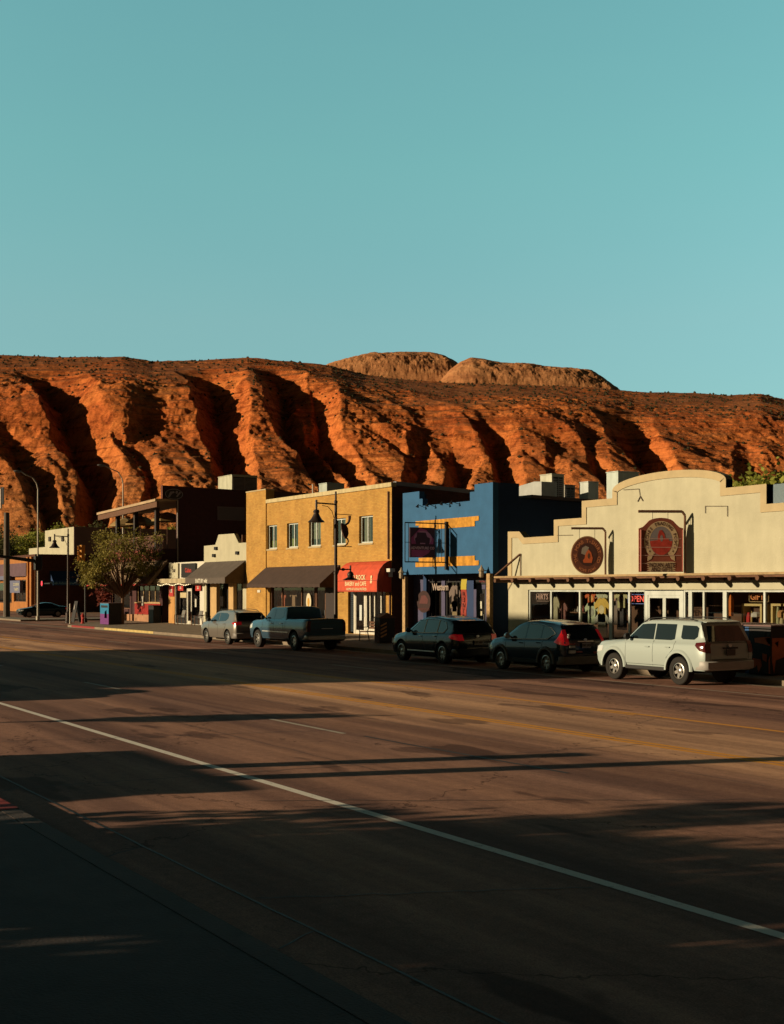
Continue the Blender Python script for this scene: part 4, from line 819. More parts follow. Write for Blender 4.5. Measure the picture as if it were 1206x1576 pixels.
w = MB(); w.poly(f_, [(yA - .1, 7.75), (yB + .1, 7.75), (yB + .1, 8.75), (yA - .1, 8.75)], .003, .05); fo = T.part('window', w, mat('greyish_frame', (.13, .10, .12), .8)); w = MB(); w.poly(f_, [(yA, 7.83), (yB, 7.83), (yB, 8.66), (yA, 8.66)], .052, .06); T.part('blind', w, mat('mauve_blind', (.10, .085, .105), .7), fo)
w = MB(); w.poly(f_, circ(33.85, 9.5, .72, .42), .003, .05, 0); so_ = T.part('sign_panel', w, [M_BLACK]); w = MB()
w.poly(f_, circ(33.85, 9.5, .70, .40), .052, .056); w.f.pop(); 
w = MB(); ring = circ(33.85, 9.5, .68, .38, 28); rin = circ(33.85, 9.5, .63, .34, 28)
for i in range(28): j = (i + 1) % 28; w.face([f_.p(*ring[i], .055), f_.p(*ring[j], .055), f_.p(*rin[j], .055), f_.p(*rin[i], .055)])
w.poly(f_, [(33.4, 9.3), (33.52, 9.28), (33.72, 9.55), (33.9, 9.6), (33.85, 9.7), (33.55, 9.66)], .052, .06); w.poly(f_, [(34.0, 9.35), (34.1, 9.3), (34.38, 9.62), (34.28, 9.7)], .052, .06); w.poly(f_, [(33.95, 9.6), (34.1, 9.52), (34.15, 9.72), (34.02, 9.76)], .052, .06)
T.part('emblem', w, mat('dull_silver', (.25, .22, .25), .5), so_)

# ---------------- buildings beyond the side street
T = Thing('corner_shop_building', 'orange brick corner shop beyond the side street with a dark side wall and blue awning', 'building', (-156, 42, .1))
w = MB(); w.wall(-175, -150.1, 0, 6.5, 42, [(-174, -160.5, 1, 3.6), (-159.5, -152.6, 1.2, 3.9)], .3); w.box(-175, -150.4, 42.3, 62, 6.1, 6.2); T.part('wall', w, M_OB)
w = MB(); w.box(-150.1, -150, 42, 62, 0, 6.9); w.box(-175, -150.1, 42.02, 42.3, 6.5, 6.9); T.part('side_wall', w, M_BB)  # dark brown side stands for the shaded face of the orange brick
for xp in (wx(46, 42), wx(51.5, 42)): w = MB(); w.box(xp - .35, xp + .35, 41.6, 41.98, 0, 6.6); T.part('pilaster', w, M_OB)
w = MB(); w.box(-175, wx(42, 41.7), 41.6, 41.97, 4.3, 5.9); T.part('fascia', w, mat('plum_fascia', (.11, .06, .08), .8, vary=.2, vscale=1))
w = MB(); w.box(-170, wx(16, 41.5), 41.3, 41.6, 3.9, 4.4); w.box(wx(15, 41.5), wx(34, 41.5), 41.2, 41.58, 2.3, 3.8); T.part('sign_panel', w, mat('slate_blue_board', (.12, .13, .22), .7))
w = MB(); put_text(w, FY(wx(24.5, 41.2), 41.2, 3.3), 'SOUVENIRS', .5, bold=.01); put_text(w, FY(wx(24.5, 41.2), 41.2, 2.7), 'T-SHIRTS', .5, bold=.01); T.part('lettering', w, M_CREAM)
for a, b, c, d in ((-174, -160.5, 1, 3.6), (-159.5, -152.6, 1.2, 3.9)): window(T, a, b, c, d, 42, bars=3, mframe=M_WOOD)
room(T, -174.5, -151, .2, 5, 42.35, 46)
y0, y1 = wy(76, -150), wy(119, -150); w = MB(); w.poly(FY(0, 0, 0), [(-149.95, 3.7), (-148.6, 3.7), (-149.95, 4.9)], -y1, -y0); aw = T.part('awning', w, mat('deep_blue_canvas', (.012, .045, .14), .8))
w = MB(); w.box(-148.62, -148.55, y0, y1, 3.2, 3.75); T.part('valance', w, mat('mid_blue_canvas', (.02, .09, .24), .8), aw)
w = MB(); put_text(w, FX(-148.55, (y0 + y1) / 2, 3.46), 'Moab Adventure Center', .42, bold=.01); T.part('lettering', w, mat('pale_blue_letter', (.2, .45, .6), .7), aw)
T = Thing('flat_roofed_hall', 'tall pale flat-roofed hall rising behind the orange corner shop', 'building', (-155, 64, 0))
shade_stucco = mat('shaded_side_stucco', (.20, .14, .13), .9, vary=.1, vscale=.6)  # tone carries the shade on the side of the cream hall
xc = wx(113, 62.1); xl = wx(69, 62.1); w = MB(); zt = wz(90, 814, 62.1); w.box(xl, xc, 62.1, 80, 0, zt); T.part('upper_block', w, M_CREAM)
w = MB(); w.box(xc + .002, xc + .2, 62.1, 90, 0, zt); T.part('side_wall', w, shade_stucco)
w = MB(); z2 = wz(57, 843, 62.1); w.box(wx(44, 62.1), xl - .01, 62.12, 78, 0, z2); T.part('lower_block', w, M_CREAM)
w = MB()
for px in (77, 97): x = wx(px, 62.1); w.box(x - .5, x + .5, 61.9, 62.09, wz(px, 833, 62), wz(px, 826, 62))
T.part('vent', w, M_DMET)

# ---------------- corrugated roof building behind the trading post
T = Thing('metal_roof_building', 'building with a pale blue corrugated metal roof behind the cream false front', 'building', (-39, 50, 0))
w = MB(); w.box(-53, -26, 48.5, 60, 0, wz(1206, 777, 48.5)); T.part('wall', w, M_CREAM)
w = MB(); y0, y1 = 48, 58; z0, z1 = wz(1206, 777, 48), wz(1206, 744, 58)
for k in range(62):
    x = -53.5 + k * .45; h = .014
    w.face([(x, y0, z0), (x + .33, y0, z0), (x + .33, y1, z1), (x, y1, z1)]); w.face([(x + .33, y0, z0), (x + .35, y0, z0 + h), (x + .35, y1, z1 + h), (x + .33, y1, z1)]); w.face([(x + .35, y0, z0 + h), (x + .42, y0, z0 + h), (x + .42, y1, z1 + h), (x + .35, y1, z1 + h)]); w.face([(x + .42, y0, z0 + h), (x + .45, y0, z0), (x + .45, y1, z1), (x + .42, y1, z1 + h)], 1)
T.part('roof', w, [mat('corrugated_metal', (.62, .72, .76), .5, metal=.1, vary=.1, vscale=1), mat('corrugated_metal_shade', (.2, .3, .38), .5)])  # rib sides turned from the sun are coloured dark as shade

# ---------------- roof-top units (each its own thing)
def ac_unit(label, x0, x1, y0, y1, z0, z1, col, louver=True, body=None, group='rooftop air units'):
    T = Thing('rooftop_unit', label, 'air unit', ((x0 + x1) / 2, (y0 + y1) / 2, z0), group)
    w = MB(); w.box(x0, x1, y0, y1, z0 + .12, z1); w.box(x0 - .03, x1 + .03, y0 - .03, y1 + .03, z1 - .002, z1 + .05); T.part('casing', w, body or mat('galv_' + label[:6].strip().replace(' ', '_'), col, .5, vary=.12, vscale=2, streak=.2), bevel=.015)
    w = MB(); w.box(x0 + .08, x0 + .25, y0 + .05, y1 - .05, z0 - .35, z0 + .12); w.box(x1 - .25, x1 - .08, y0 + .05, y1 - .05, z0 - .35, z0 + .12); T.part('stand', w, M_GMET)
    if louver:
        w = MB(); n = max(4, int((z1 - z0) / .13)); yy0, yy1 = y0 + .1, y1 - .1
        w.box(x1 + .001, x1 + .01, yy0, yy1, z0 + .25, z1 - .12, 0)
        for k in range(n): z = z0 + .28 + (z1 - z0 - .45) * k / n; w.box(x1 + .01, x1 + .035, yy0, yy1, z, z + .05, 1)
        w.box(x1 + .01, x1 + .045, (yy0 + yy1) / 2 - .02, (yy0 + yy1) / 2 + .02, z0 + .25, z1 - .12, 1)
        T.part('louvre', w, [M_BLACK, M_GMET])
    return T
ac_unit('large cream rooftop unit with dark louvres on the oxblood building', -90.6, -88, 39.5, 41.6, 9.95, wz(357, 731, 39.5), (.5, .5, .38))
ac_unit('pale boxy unit on the yellow brick roof behind the lamp', -67.5, -66.5, 36, 37.2, 7.3, wz(502, 744, 36), (.45, .5, .46), louver=False)
def roofpos(px, Y): return wx(px, Y)
Y1 = 41.5; ac_unit('louvred evaporative cooler on the blue building beside the sheet duct', wx(831, Y1), wx(849, Y1), Y1, wy(868, wx(849, Y1)), 6.75, wz(849, 730, Y1), (.5, .5, .4))
T = Thing('roof_duct', 'sloping sheet metal duct beside the louvred cooler on the blue building', 'duct', (wx(815, 40), 40, 6.7), 'rooftop air units')
w = MB(); w.poly(FY(0, 40, 0), [(wx(797, 40), 6.72), (wx(833, 40), 6.72), (wx(833, 40), wz(833, 741, 40)), (wx(822, 40), wz(822, 741, 40)), (wx(798, 40), wz(798, 748, 40))], -1.0, 0); T.part('casing', w, mat('duct_metal', (.38, .4, .4), .5, vary=.15, vscale=2), bevel=.02)
w = MB(); w.lathe((wx(834, 39.6), 39.6, 6.8), (0, 0, 1), [(.12, 0), (.12, .2), (.18, .22), (.05, .32)], 10); T.part('cap', w, M_WHITE)
Y2 = 43; ac_unit('low louvred box between the two taller coolers', wx(869, Y2) - .4, wx(869, Y2), Y2, wy(885, wx(869, Y2)), 6.6, wz(869, 747, Y2), (.3, .28, .25))
Y3 = 43; ac_unit('white two-tier unit near the roof edge left of the arch', wx(891, Y3), wx(905, Y3), Y3, wy(921, wx(905, Y3)), 6.5, wz(905, 742, Y3), (.5, .55, .53), louver=False)
Y4 = 42; ac_unit('tall white cooler half hidden behind the cream arch', wx(933, Y4), wx(951, Y4), Y4, wy(983, wx(951, Y4)), 4.9, wz(951, 726, Y4), (.5, .58, .55), louver=False)
T = Thing('flue_pipe', 'thin white flue pipe on the yellow brick roof', 'flue', (wx(481, 35), 35, 7.4)); w = MB(); w.lathe((wx(481, 35), 35, 7.35), (0, 0, 1), [(.04, 0), (.04, wz(481, 745, 35) - 7.4), (.06, wz(481, 745, 35) - 7.35)], 8); T.part('pipe', w, M_WHITE)
# ================================================================ VEHICLES
def interp(x, pts):
    if x <= pts[0][0]: return pts[0][1]
    for (a, b), (c, d) in zip(pts[:-1], pts[1:]):
        if x <= c: return b + (d - b) * (x - a) / (c - a) if c > a else d
    return pts[-1][1]
def smooth_interp(x, pts, r=0.07):
    return sum(interp(x + r * k, pts) for k in (-1, -.5, 0, .5, 1)) / 5
M_CGLASS = bpy.data.materials.new('car_glass'); M_CGLASS.use_nodes = True
_b = M_CGLASS.node_tree.nodes['Principled BSDF']; _b.inputs['Base Color'].default_value = (.006, .009, .011, 1); _b.inputs['Roughness'].default_value = .04; _b.inputs['Specular IOR Level'].default_value = .8
M_CHROME = mat('chrome', (.8, .82, .82), .3, metal=.6)
M_ALLOY = mat('alloy_rim', (.42, .41, .39), .3, metal=.8)
M_TRIM = mat('black_plastic_trim', (.02, .02, .021), .6)
M_TAIL = mat('tail_light_red', (.35, .008, .012), .12, spec=.7, emit=((1, .02, .03), .05))
M_TAILD = mat('smoked_tail_light', (.09, .012, .015), .12, spec=.7)
M_HEAD = mat('headlight_lens', (.6, .62, .62), .1, spec=.8)
M_PLATE = mat('plate_white', (.5, .48, .45), .5)
M_WARCH = mat('wheel_well', (.008, .008, .008), .95)
def paint(name, col, flake=.35, rough=.28):
    return mat(name, col, rough, metal=flake, spec=.3, coat=.45)

def make_wheel(T, x, side, P, n_sp=6):
    """tyre > rim; local coordinates, axle along Y; side = -1 is the street side"""
    r = P['r']; tw = P.get('tw', .24); yc = side * (P['W'] / 2 - tw / 2 - .02)
    w = MB(); rr = r * P.get('rimr', .64)
    w.lathe((x, yc - side * tw / 2, r), (0, side, 0), [(rr, 0), (r * .93, .0), (r * .985, .02), (r, .05), (r, tw - .05), (r * .985, tw - .02), (r * .93, tw), (rr + .015, tw + .004), (rr, tw - .02), (rr, tw * .45), (.03, tw * .45)], 32)
    o = T.part('wheel', w, M_RUBBER, local=True, smooth=35)
    k = MB(); face = yc + side * (tw / 2 - .03); n = P.get('spokes', n_sp)
    k.lathe((x, yc, r), (0, side, 0), [(rr - .002, tw / 2 - .06), (rr - .002, tw / 2 - .005), (rr - .025, tw / 2), (rr - .03, tw / 2 - .06)], 28, 0)
    k.lathe((x, yc, r), (0, side, 0), [(.0, tw * .0), (rr * .33, tw * .0), (rr * .3, tw / 2 - .035), (rr * .12, tw / 2 - .02), (0, tw / 2 - .02)], 16, 0)
    for i in range(n):
        t = 2 * math.pi * i / n + .3; c, s = math.cos(t), math.sin(t)
        for dl in ((-1, 1) if P.get('split') else (0,)):
            w0, w1 = (.028, .02) if P.get('split') else (.05, .036); o0 = dl * .015; o1 = dl * .062
            q = [(rr * .25, -w0 + o0), (rr * .99, -w1 + o1), (rr * .99, w1 + o1), (rr * .25, w0 + o0)]
            vs = []
            for dep in (0, -.035):
                for (a, b) in q: vs.append((x + a * c - b * s, face + side * dep - side * .01 * (1 - a / rr), r + a * s + b * c))
            k.mesh(vs, [(0, 1, 2, 3), (4, 7, 6, 5), (0, 4, 5, 1), (1, 5, 6, 2), (2, 6, 7, 3), (3, 7, 4, 0)])
    k.lathe((x, face - side * .075, r), (0, side, 0), [(rr * .8, 0), (rr * .8, .02), (.02, .02)], 20, 1)
    T.part('rim', k, [P.get('rimm', M_ALLOY), M_TRIM], o, local=True, smooth=35)

def make_car(name, label, cat, loc, P, group):
    """front towards -X; x measured from the front bumper"""
    L, W, zb = P['L'], P['W'], P['z0']; T = Thing(name, label, cat, loc, group)
    x0 = -L / 2; top = P['top']; belt = P['belt']; hw = W / 2
    def sec(x):
        tp = smooth_interp(x, top, P.get('sr', .05)); bl = min(interp(x, belt), tp - .03)
        e = min(1.0, x / .55, (L - x) / .45); e = max(e, 0); plan = 1 - P.get('plan', .14) * (1 - e) ** 2.2
        h = hw * plan; g = max(0.0, tp - bl); wr = h * (.93) - P['tumble'] * g
        if g < .12: wr = h * .9
        rr = min(.07, g * .5)
        z1 = zb + .1
        return [(0.0, zb), (h * .80, zb), (h * .95, zb + .03), (h * .99, z1 + .06), (h, (z1 + bl) * .5), (h * .985, bl - .09), (h * .955, bl - .02), (h * .93, bl), (h*.93 + (wr-h*.93)*.33, bl + (tp-rr-bl)*.33), (h*.93 + (wr-h*.93)*.66, bl + (tp-rr-bl)*.66), (wr, tp - rr), (wr - .035, tp - rr * .3), (wr - .11, tp + .0), (wr * .5, tp + .018), (0.0, tp + .025)]
    def clampx(x, z, y):
        r = interp(z, P['rear']); f = interp(z, P['front']); bow = .05 * (abs(y) / hw) ** 2.5
        return min(max(x, f + bow * 1.6), L - r - bow)
    n = 76; xs = sorted(set([L * i / n for i in range(n + 1)] + [.02, .05, .09, L - .02, L - .05, L - .09]))
    ss = [sec(x) for x in xs]; m = len(ss[0]); w = MB(); idx = {}
    for i, x in enumerate(xs):
        for j, (y, z) in enumerate(ss[i]):
            for s in ((-1, 1) if y > 0 else (1,)):
                idx[i, j, s] = len(w.v); w.v.append((x0 + clampx(x, z, y), s * y, z))
            if y == 0: idx[i, j, -1] = idx[i, j, 1]
    for i in range(len(xs) - 1):
        for j in range(m - 1):
            w.f.append([idx[i, j, 1], idx[i + 1, j, 1], idx[i + 1, j + 1, 1], idx[i, j + 1, 1]]); w.f.append([idx[i, j, -1], idx[i, j + 1, -1], idx[i + 1, j + 1, -1], idx[i + 1, j, -1]])
    for i, fl in ((0, 1), (len(xs) - 1, 0)):
        for j in range(m - 1):
            q = [idx[i, j, -1], idx[i, j, 1], idx[i, j + 1, 1], idx[i, j + 1, -1]]
            q = [a for k, a in enumerate(q) if a not in q[:k]]
            if len(q) > 2: w.f.append(q[::-1] if fl else q)
    w.m = [0] * len(w.f)
    body = link_mesh('body', w, [P['paint'], M_WARCH, M_TRIM], T.o)
    bm = bmesh.new(); bm.from_mesh(body.data); bmesh.ops.remove_doubles(bm, verts=bm.verts, dist=.0006); bmesh.ops.dissolve_degenerate(bm, edges=bm.edges, dist=.0004)
    bmesh.ops.recalc_face_normals(bm, faces=bm.faces); bm.to_mesh(body.data); bm.free()
    # wheel wells (and pickup bed) cut out
    cut = MB(); ra = P['r'] + P.get('gap', .07)
    for ax in (P['fa'], P['fa'] + P['WB']):
        for s in (-1, 1): cut.lathe((x0 + ax, s * (hw - .42), P['r'] + .02), (0, s, 0), [(ra, 0), (ra, .6)], 36)
    if P.get('bed'): bx0, bx1, bz = P['bed']; cut.box(x0 + bx0, x0 + bx1, -hw + .17, hw - .17, bz, 1.6)
    co = link_mesh('cutter', cut, M_WARCH, T.o); bm = bmesh.new(); bm.from_mesh(co.data); bmesh.ops.remove_doubles(bm, verts=bm.verts, dist=.0003); bmesh.ops.recalc_face_normals(bm, faces=bm.faces); bm.to_mesh(co.data); bm.free(); bo = body.modifiers.new('b', 'BOOLEAN'); bo.object = co; bo.operation = 'DIFFERENCE'; bo.solver = 'EXACT'
    bpy.context.view_layer.update(); dg = bpy.context.evaluated_depsgraph_get(); me = bpy.data.meshes.new_from_object(body.evaluated_get(dg)); body.modifiers.clear(); body.data = me; cme = co.data; bpy.data.objects.remove(co)
    while len(me.materials) < 3: me.materials.append(M_TRIM)
    me.materials[0] = P['paint']; me.materials[1] = M_WARCH; me.materials[2] = M_TRIM
    for p in me.polygons:
        c = p.center; p.material_index = 0; p.use_smooth = True
        for ax in (P['fa'], P['fa'] + P['WB']):
            d = math.hypot(c.x - (x0 + ax), c.z - (P['r'] + .02))
            if d < ra + .012 and abs(c.y) > hw - .45 and (abs(p.normal.y) < .3 or abs(c.y) < hw - .3): p.material_index = 1
        if P.get('clad') and c.z < P['clad'] and p.material_index == 0: p.material_index = 2
        if c.z < zb + .02: p.material_index = 1
        if P.get('bed') and bz - .02 < c.z and x0 + bx0 - .02 < c.x < x0 + bx1 + .02 and abs(c.y) < hw - .15: p.material_index = 2
    me.set_sharp_from_angle(angle=R(38))
    def ysurf(x, z):
        s = sec(x); pts = s[1:12]
        for (ya, za), (yb, zb_) in zip(pts[:-1], pts[1:]):
            if z <= zb_ or (ya, za) == pts[-2]:
                t = 0 if zb_ == za else (z - za) / (zb_ - za); return ya + (yb - ya) * max(-.2, min(1.0, t))
        return pts[-1][0]
    def side_patch(mb, up, lo, off=.006, side=-1, nseg=14, mi=0, th=.0):
        xa, xb = max(up[0][0], lo[0][0]), min(up[-1][0], lo[-1][0])
        pr = None
        xl_ = sorted(set([xa + (xb - xa) * i / nseg for i in range(nseg + 1)] + [p[0] for p in up if xa < p[0] < xb] + [p[0] for p in lo if xa < p[0] < xb]))
        for x in xl_:
            z1, z0 = interp(x, up), interp(x, lo); col = []
            for k in range(5):
                z = z0 + (z1 - z0) * k / 4; xx = clampx(x, z, hw * .9); col.append((x0 + xx, side * (ysurf(x, z) + off), z))
            if pr:
                for k in range(4): mb.face([pr[k], col[k], col[k + 1], pr[k + 1]] if side < 0 else [pr[k], pr[k + 1], col[k + 1], col[k]], mi)
            pr = col
    for s in (-1, 1):
        for wn in P['windows']:
            q = MB(); side_patch(q, wn[0], wn[1], .005, s)
            o = T.part('side_window', q, M_CGLASS, local=True, smooth=30)
        if P.get('wtrim'):
            for wn in P['wtrim']:
                q = MB(); line = wn; 
                for (a, b) in zip(line[:-1], line[1:]):
                    p0 = Vector((x0 + clampx(a[0], a[1], hw * .9), s * (ysurf(*a) + .008), a[1])); p1 = Vector((x0 + clampx(b[0], b[1], hw * .9), s * (ysurf(*b) + .008), b[1])); q.tube(p0, p1, .015, n=5)
                T.part('window_trim', q, M_CHROME, local=True)
        q = MB()
        for line in P['seams']:
            pts = []
            for (a, b) in zip(line[:-1], line[1:]):
                for k in range(6): pts.append((a[0] + (b[0] - a[0]) * k / 6, a[1] + (b[1] - a[1]) * k / 6))
            pts.append(line[-1]); vv = [Vector((x0 + px, s * (ysurf(px, pz) + .001), pz)) for px, pz in pts]
            for a, b in zip(vv[:-1], vv[1:]): q.tube(a, b, .0055, n=4, cap=False)
        T.part('door_seam', q, M_TRIM, local=True)
        for hx, hz in P['handles']:
            q = MB(); y = ysurf(hx, hz); q.box(x0 + hx - .09, x0 + hx + .09, s * (y + .015), s * (y + .035), hz - .016, hz + .016); q.box(x0 + hx - .085, x0 + hx - .06, s * y * .98, s * (y + .016), hz - .012, hz + .012); q.box(x0 + hx + .06, x0 + hx + .085, s * y * .98, s * (y + .016), hz - .012, hz + .012); T.part('door_handle', q, P.get('hm', P['paint']), local=True, bevel=.006)
        mx, mz = P['mirror']; y = ysurf(mx, mz)
        q = MB(); q.lathe((x0 + mx, s * (y + .16), mz + .06), (-1, 0, 0), [(.03, -.06), (.095, -.05), (.10, 0), (.075, .07), (.02, .1)], 12); q.box(x0 + mx - .03, x0 + mx + .03, s * (y - .03), s * (y + .12), mz + .0, mz + .045); T.part('mirror', q, P.get('mirm', M_TRIM), local=True, smooth=50)
        # lamps
        q = MB(); side_patch(q, P['tlu'], P['tll'], .012, s, 8)
        zt_, zl_ = P['tlz']; yr = hw * .93; 
        for k in range(6):
            za, zb2 = zl_ + (zt_ - zl_) * k / 6, zl_ + (zt_ - zl_) * (k + 1) / 6
            ww = P.get('tlw', .2); pts = []
            for z, yy in ((za, -ww), (za, 0), (zb2, 0), (zb2, -ww)):
                ys = min(ysurf(L - interp(z, P['rear']) - .04, z), hw * .93); y_ = ys + yy + .0; pts.append((x0 + clampx(L, z, max(0, y_)) + .014, s * y_, z))
            q.face(pts if s > 0 else pts[::-1])
        T.part('tail_light', q, P.get('tlm', M_TAIL), local=True, smooth=40)
        q = MB(); side_patch(q, [(.02, P['hlz'][1]), (.42, P['hlz'][1] + .03)], [(.02, P['hlz'][0]), (.42, P['hlz'][0] + .06)], .006, s, 6)
        q.box(x0 + .03, x0 + .08, s * hw * .5, s * hw * .85, *P['hlz']); T.part('headlight', q, M_HEAD, local=True, smooth=40)
        if P.get('flare'):
            for ax in (P['fa'], P['fa'] + P['WB']):
                q = MB(); prv = None
                for k in range(25):
                    t = -.12 + (math.pi + .24) * k / 24; c_, s_ = math.cos(t), math.sin(t); zc = P['r'] + .02
                    cur = []
                    for rad, ex in ((ra - .004, .0), (ra, .035), (ra + .06, .038), (ra + .1, .004)):
                        z = zc + rad * s_; xx = ax + rad * c_; cur.append((x0 + xx, s * (hw * (.995) + ex - (.0 if z > .5 else .0)), max(z, zb)))
                    if prv:
                        for a in range(3): q.face([prv[a], cur[a], cur[a + 1], prv[a + 1]])
                    prv = cur
                T.part('wheel_arch', q, P['flare'], local=True, smooth=40)
        if P.get('rails'):
            ra0, ra1 = P['rails']; q = MB(); pts = []
            for k in range(9): x = ra0 + (ra1 - ra0) * k / 8; sc_ = sec(x); pts.append((x0 + x, s * (sc_[11][0] - .06), sc_[12][1] + (.0 if k in (0, 8) else .06)))
            q.path(pts, .017, 6); T.part('roof_rail', q, P.get('railm', M_TRIM), local=True)
        if P.get('step'):
            q = MB(); q.box(x0 + P['fa'] + ra + .08, x0 + P['fa'] + P['WB'] - ra - .08, s * (hw - .12), s * (hw + .02), zb - .04, zb + .07); T.part('side_step', q, M_TRIM, local=True, bevel=.02)
        if P.get('sillline'):
            q = MB(); z = P['sillline']; xa, xb = P['fa'] + ra + .05, P['fa'] + P['WB'] - ra - .05; y = ysurf((xa + xb) / 2, z); q.box(x0 + xa, x0 + xb, s * (y - .01), s * (y + .012), z - .02, z + .02); T.part('sill_trim', q, M_CHROME, local=True)
        for ax in (P['fa'], P['fa'] + P['WB']): make_wheel(T, x0 + ax, s, P)
    # windscreen and back window
    ws = P['wscreen']; q = MB(); prv = None
    for k in range(9):
        x = ws[0] + (ws[1] - ws[0]) * k / 8; sc_ = sec(x); yy = sc_[10][0] - .07; cur = [(x0 + x, -yy, sc_[13][1] + .002), (x0 + x, 0, sc_[14][1] + .006), (x0 + x, yy, sc_[13][1] + .002)]
        if prv: q.face([prv[0], cur[0], cur[1], prv[1]]); q.face([prv[1], cur[1], cur[2], prv[2]])
        prv = cur
    T.part('windscreen', q, M_CGLASS, local=True, smooth=30)
    def rear_patch(mb, z0, z1, w0, w1, off=.01, nz=6, ny=6, mi=0, xl=None):
        for k in range(nz):
            for h in range(ny):
                pts = []
                for (kk, hh) in ((k, h), (k, h + 1), (k + 1, h + 1), (k + 1, h)):
                    t = kk / nz; z = z0 + (z1 - z0) * t; ww = w0 + (w1 - w0) * t; y = -ww + 2 * ww * hh / ny
                    pts.append((x0 + (clampx(L, z, y) if xl is None else xl) + off, y, z))
                mb.face(pts, mi)
    rw = P['rwin']; q = MB()
    if P.get('bed'):
        q.mesh([(x0 + P['cabx'] + .03, -rw[2], rw[0]), (x0 + P['cabx'] + .03, rw[2], rw[0]), (x0 + P['cabx'] - .06, rw[3], rw[1]), (x0 + P['cabx'] - .06, -rw[3], rw[1])], [(0, 1, 2, 3)])
    else: rear_patch(q, *rw, off=.008)
    T.part('rear_window', q, M_CGLASS, local=True, smooth=30)
    bz0, bz1 = P['bump']; q = MB(); bw = hw * .97
    prof = [(-bw, -.42), (-bw * 1.005, -.1), (-bw * .93, .0), (-bw * .5, .045), (0, .055), (bw * .5, .045), (bw * .93, .0), (bw * 1.005, -.1), (bw, -.42)]
    pr = [(x0 + L + dx - .03, y) for y, dx in prof]; m_ = len(pr)
    zz_ = [bz0, bz0 + .03, bz1 - .03, bz1]; sc2 = [.0, .03, .03, .0]
    vs = []
    for z, e in zip(zz_, sc2): vs += [(x + e, y * (1 + e * .3), z) for x, y in pr]
    fs = []
    for a in range(3):
        for b in range(m_ - 1): fs.append((a * m_ + b, a * m_ + b + 1, (a + 1) * m_ + b + 1, (a + 1) * m_ + b))
    fs.append(tuple(range(3 * m_, 4 * m_))); fs.append(tuple(range(m_))[::-1]); q.mesh(vs, fs); T.part('bumper', q, P['bumpm'], local=True, smooth=40)
    q = MB(); q.box(x0 - .015, x0 + .12, -hw * .55, hw * .55, P['hlz'][0] - .18, P['hlz'][1] - .02); T.part('grille', q, M_TRIM, local=True, bevel=.02)
    pz = P['plate']; px_ = clampx(L, pz, 0); q = MB(); q.box(x0 + px_ + .008, x0 + px_ + .03, -.17, .17, pz - .085, pz + .085); po = T.part('number_plate', q, P.get('platem', M_PLATE), local=True)
    if P.get('ptext'): q = MB(); put_text(q, Frame((x0 + px_ + .03, 0, pz), (0, 1, 0), (0, 0, 1)), P['ptext'], .1, off=.003, bold=.004); T.part('lettering', q, M_BLACK, po, local=True)
    q = MB()
    for (z, w_) in P['tglines']: rear_patch(q, z - .008, z + .008, w_, w_, off=.006, nz=1, ny=6)
    for zz0, zz1, yy in P.get('tgsides', []):
        for s in (-1, 1):
            for k in range(6): za, zb2 = zz0 + (zz1 - zz0) * k / 6, zz0 + (zz1 - zz0) * (k + 1) / 6; q.face([(x0 + clampx(L, za, yy) + .007, s * yy, za), (x0 + clampx(L, za, yy) + .007, s * (yy + .012), za), (x0 + clampx(L, zb2, yy) + .007, s * (yy + .012), zb2), (x0 + clampx(L, zb2, yy) + .007, s * yy, zb2)])
    T.part('tailgate_seam', q, M_TRIM, local=True)
    if P.get('tgbar'): z, w_, h_, m_b = P['tgbar']; q = MB(); rear_patch(q, z - h_, z + h_, w_, w_, off=.022, nz=1, ny=6); T.part('tailgate_trim', q, m_b, local=True)
    if P.get('emblem'): z = P['emblem']; q = MB(); x = x0 + clampx(L, z, 0) + .02; q.poly(Frame((x, 0, z), (0, 1, 0), (0, 0, 1)), circ(0, 0, .065, .042, 16), 0, .012); T.part('emblem', q, M_CHROME, local=True)
    if P.get('spoiler'): x, z, w_ = P['spoiler']; q = MB(); q.poly(Frame((x0 + x, 0, z), (1, 0, 0), (0, 0, 1)), [(-.25, -.02), (.1, -.035), (.12, -.01), (-.25, .03)], -w_, w_); T.part('spoiler', q, P['paint'], local=True, bevel=.01)
    q = MB(); q.tube((x0 + L - .45, hw * .5, zb - .02), (x0 + L - .02, hw * .55, zb - .03), .03, n=8); q.box(x0 + P['fa'], x0 + P['fa'] + P['WB'], -.35, .35, zb - .09, zb + .02); q.tube((x0 + P['fa'] + P['WB'], -hw + .2, P['r']), (x0 + P['fa'] + P['WB'], hw - .2, P['r']), .06, n=8); T.part('underbody', q, M_WARCH, local=True)
    return T

SUVG = 'vehicles parked along the far kerb'
YC = lambda W: 25.18 + W / 2
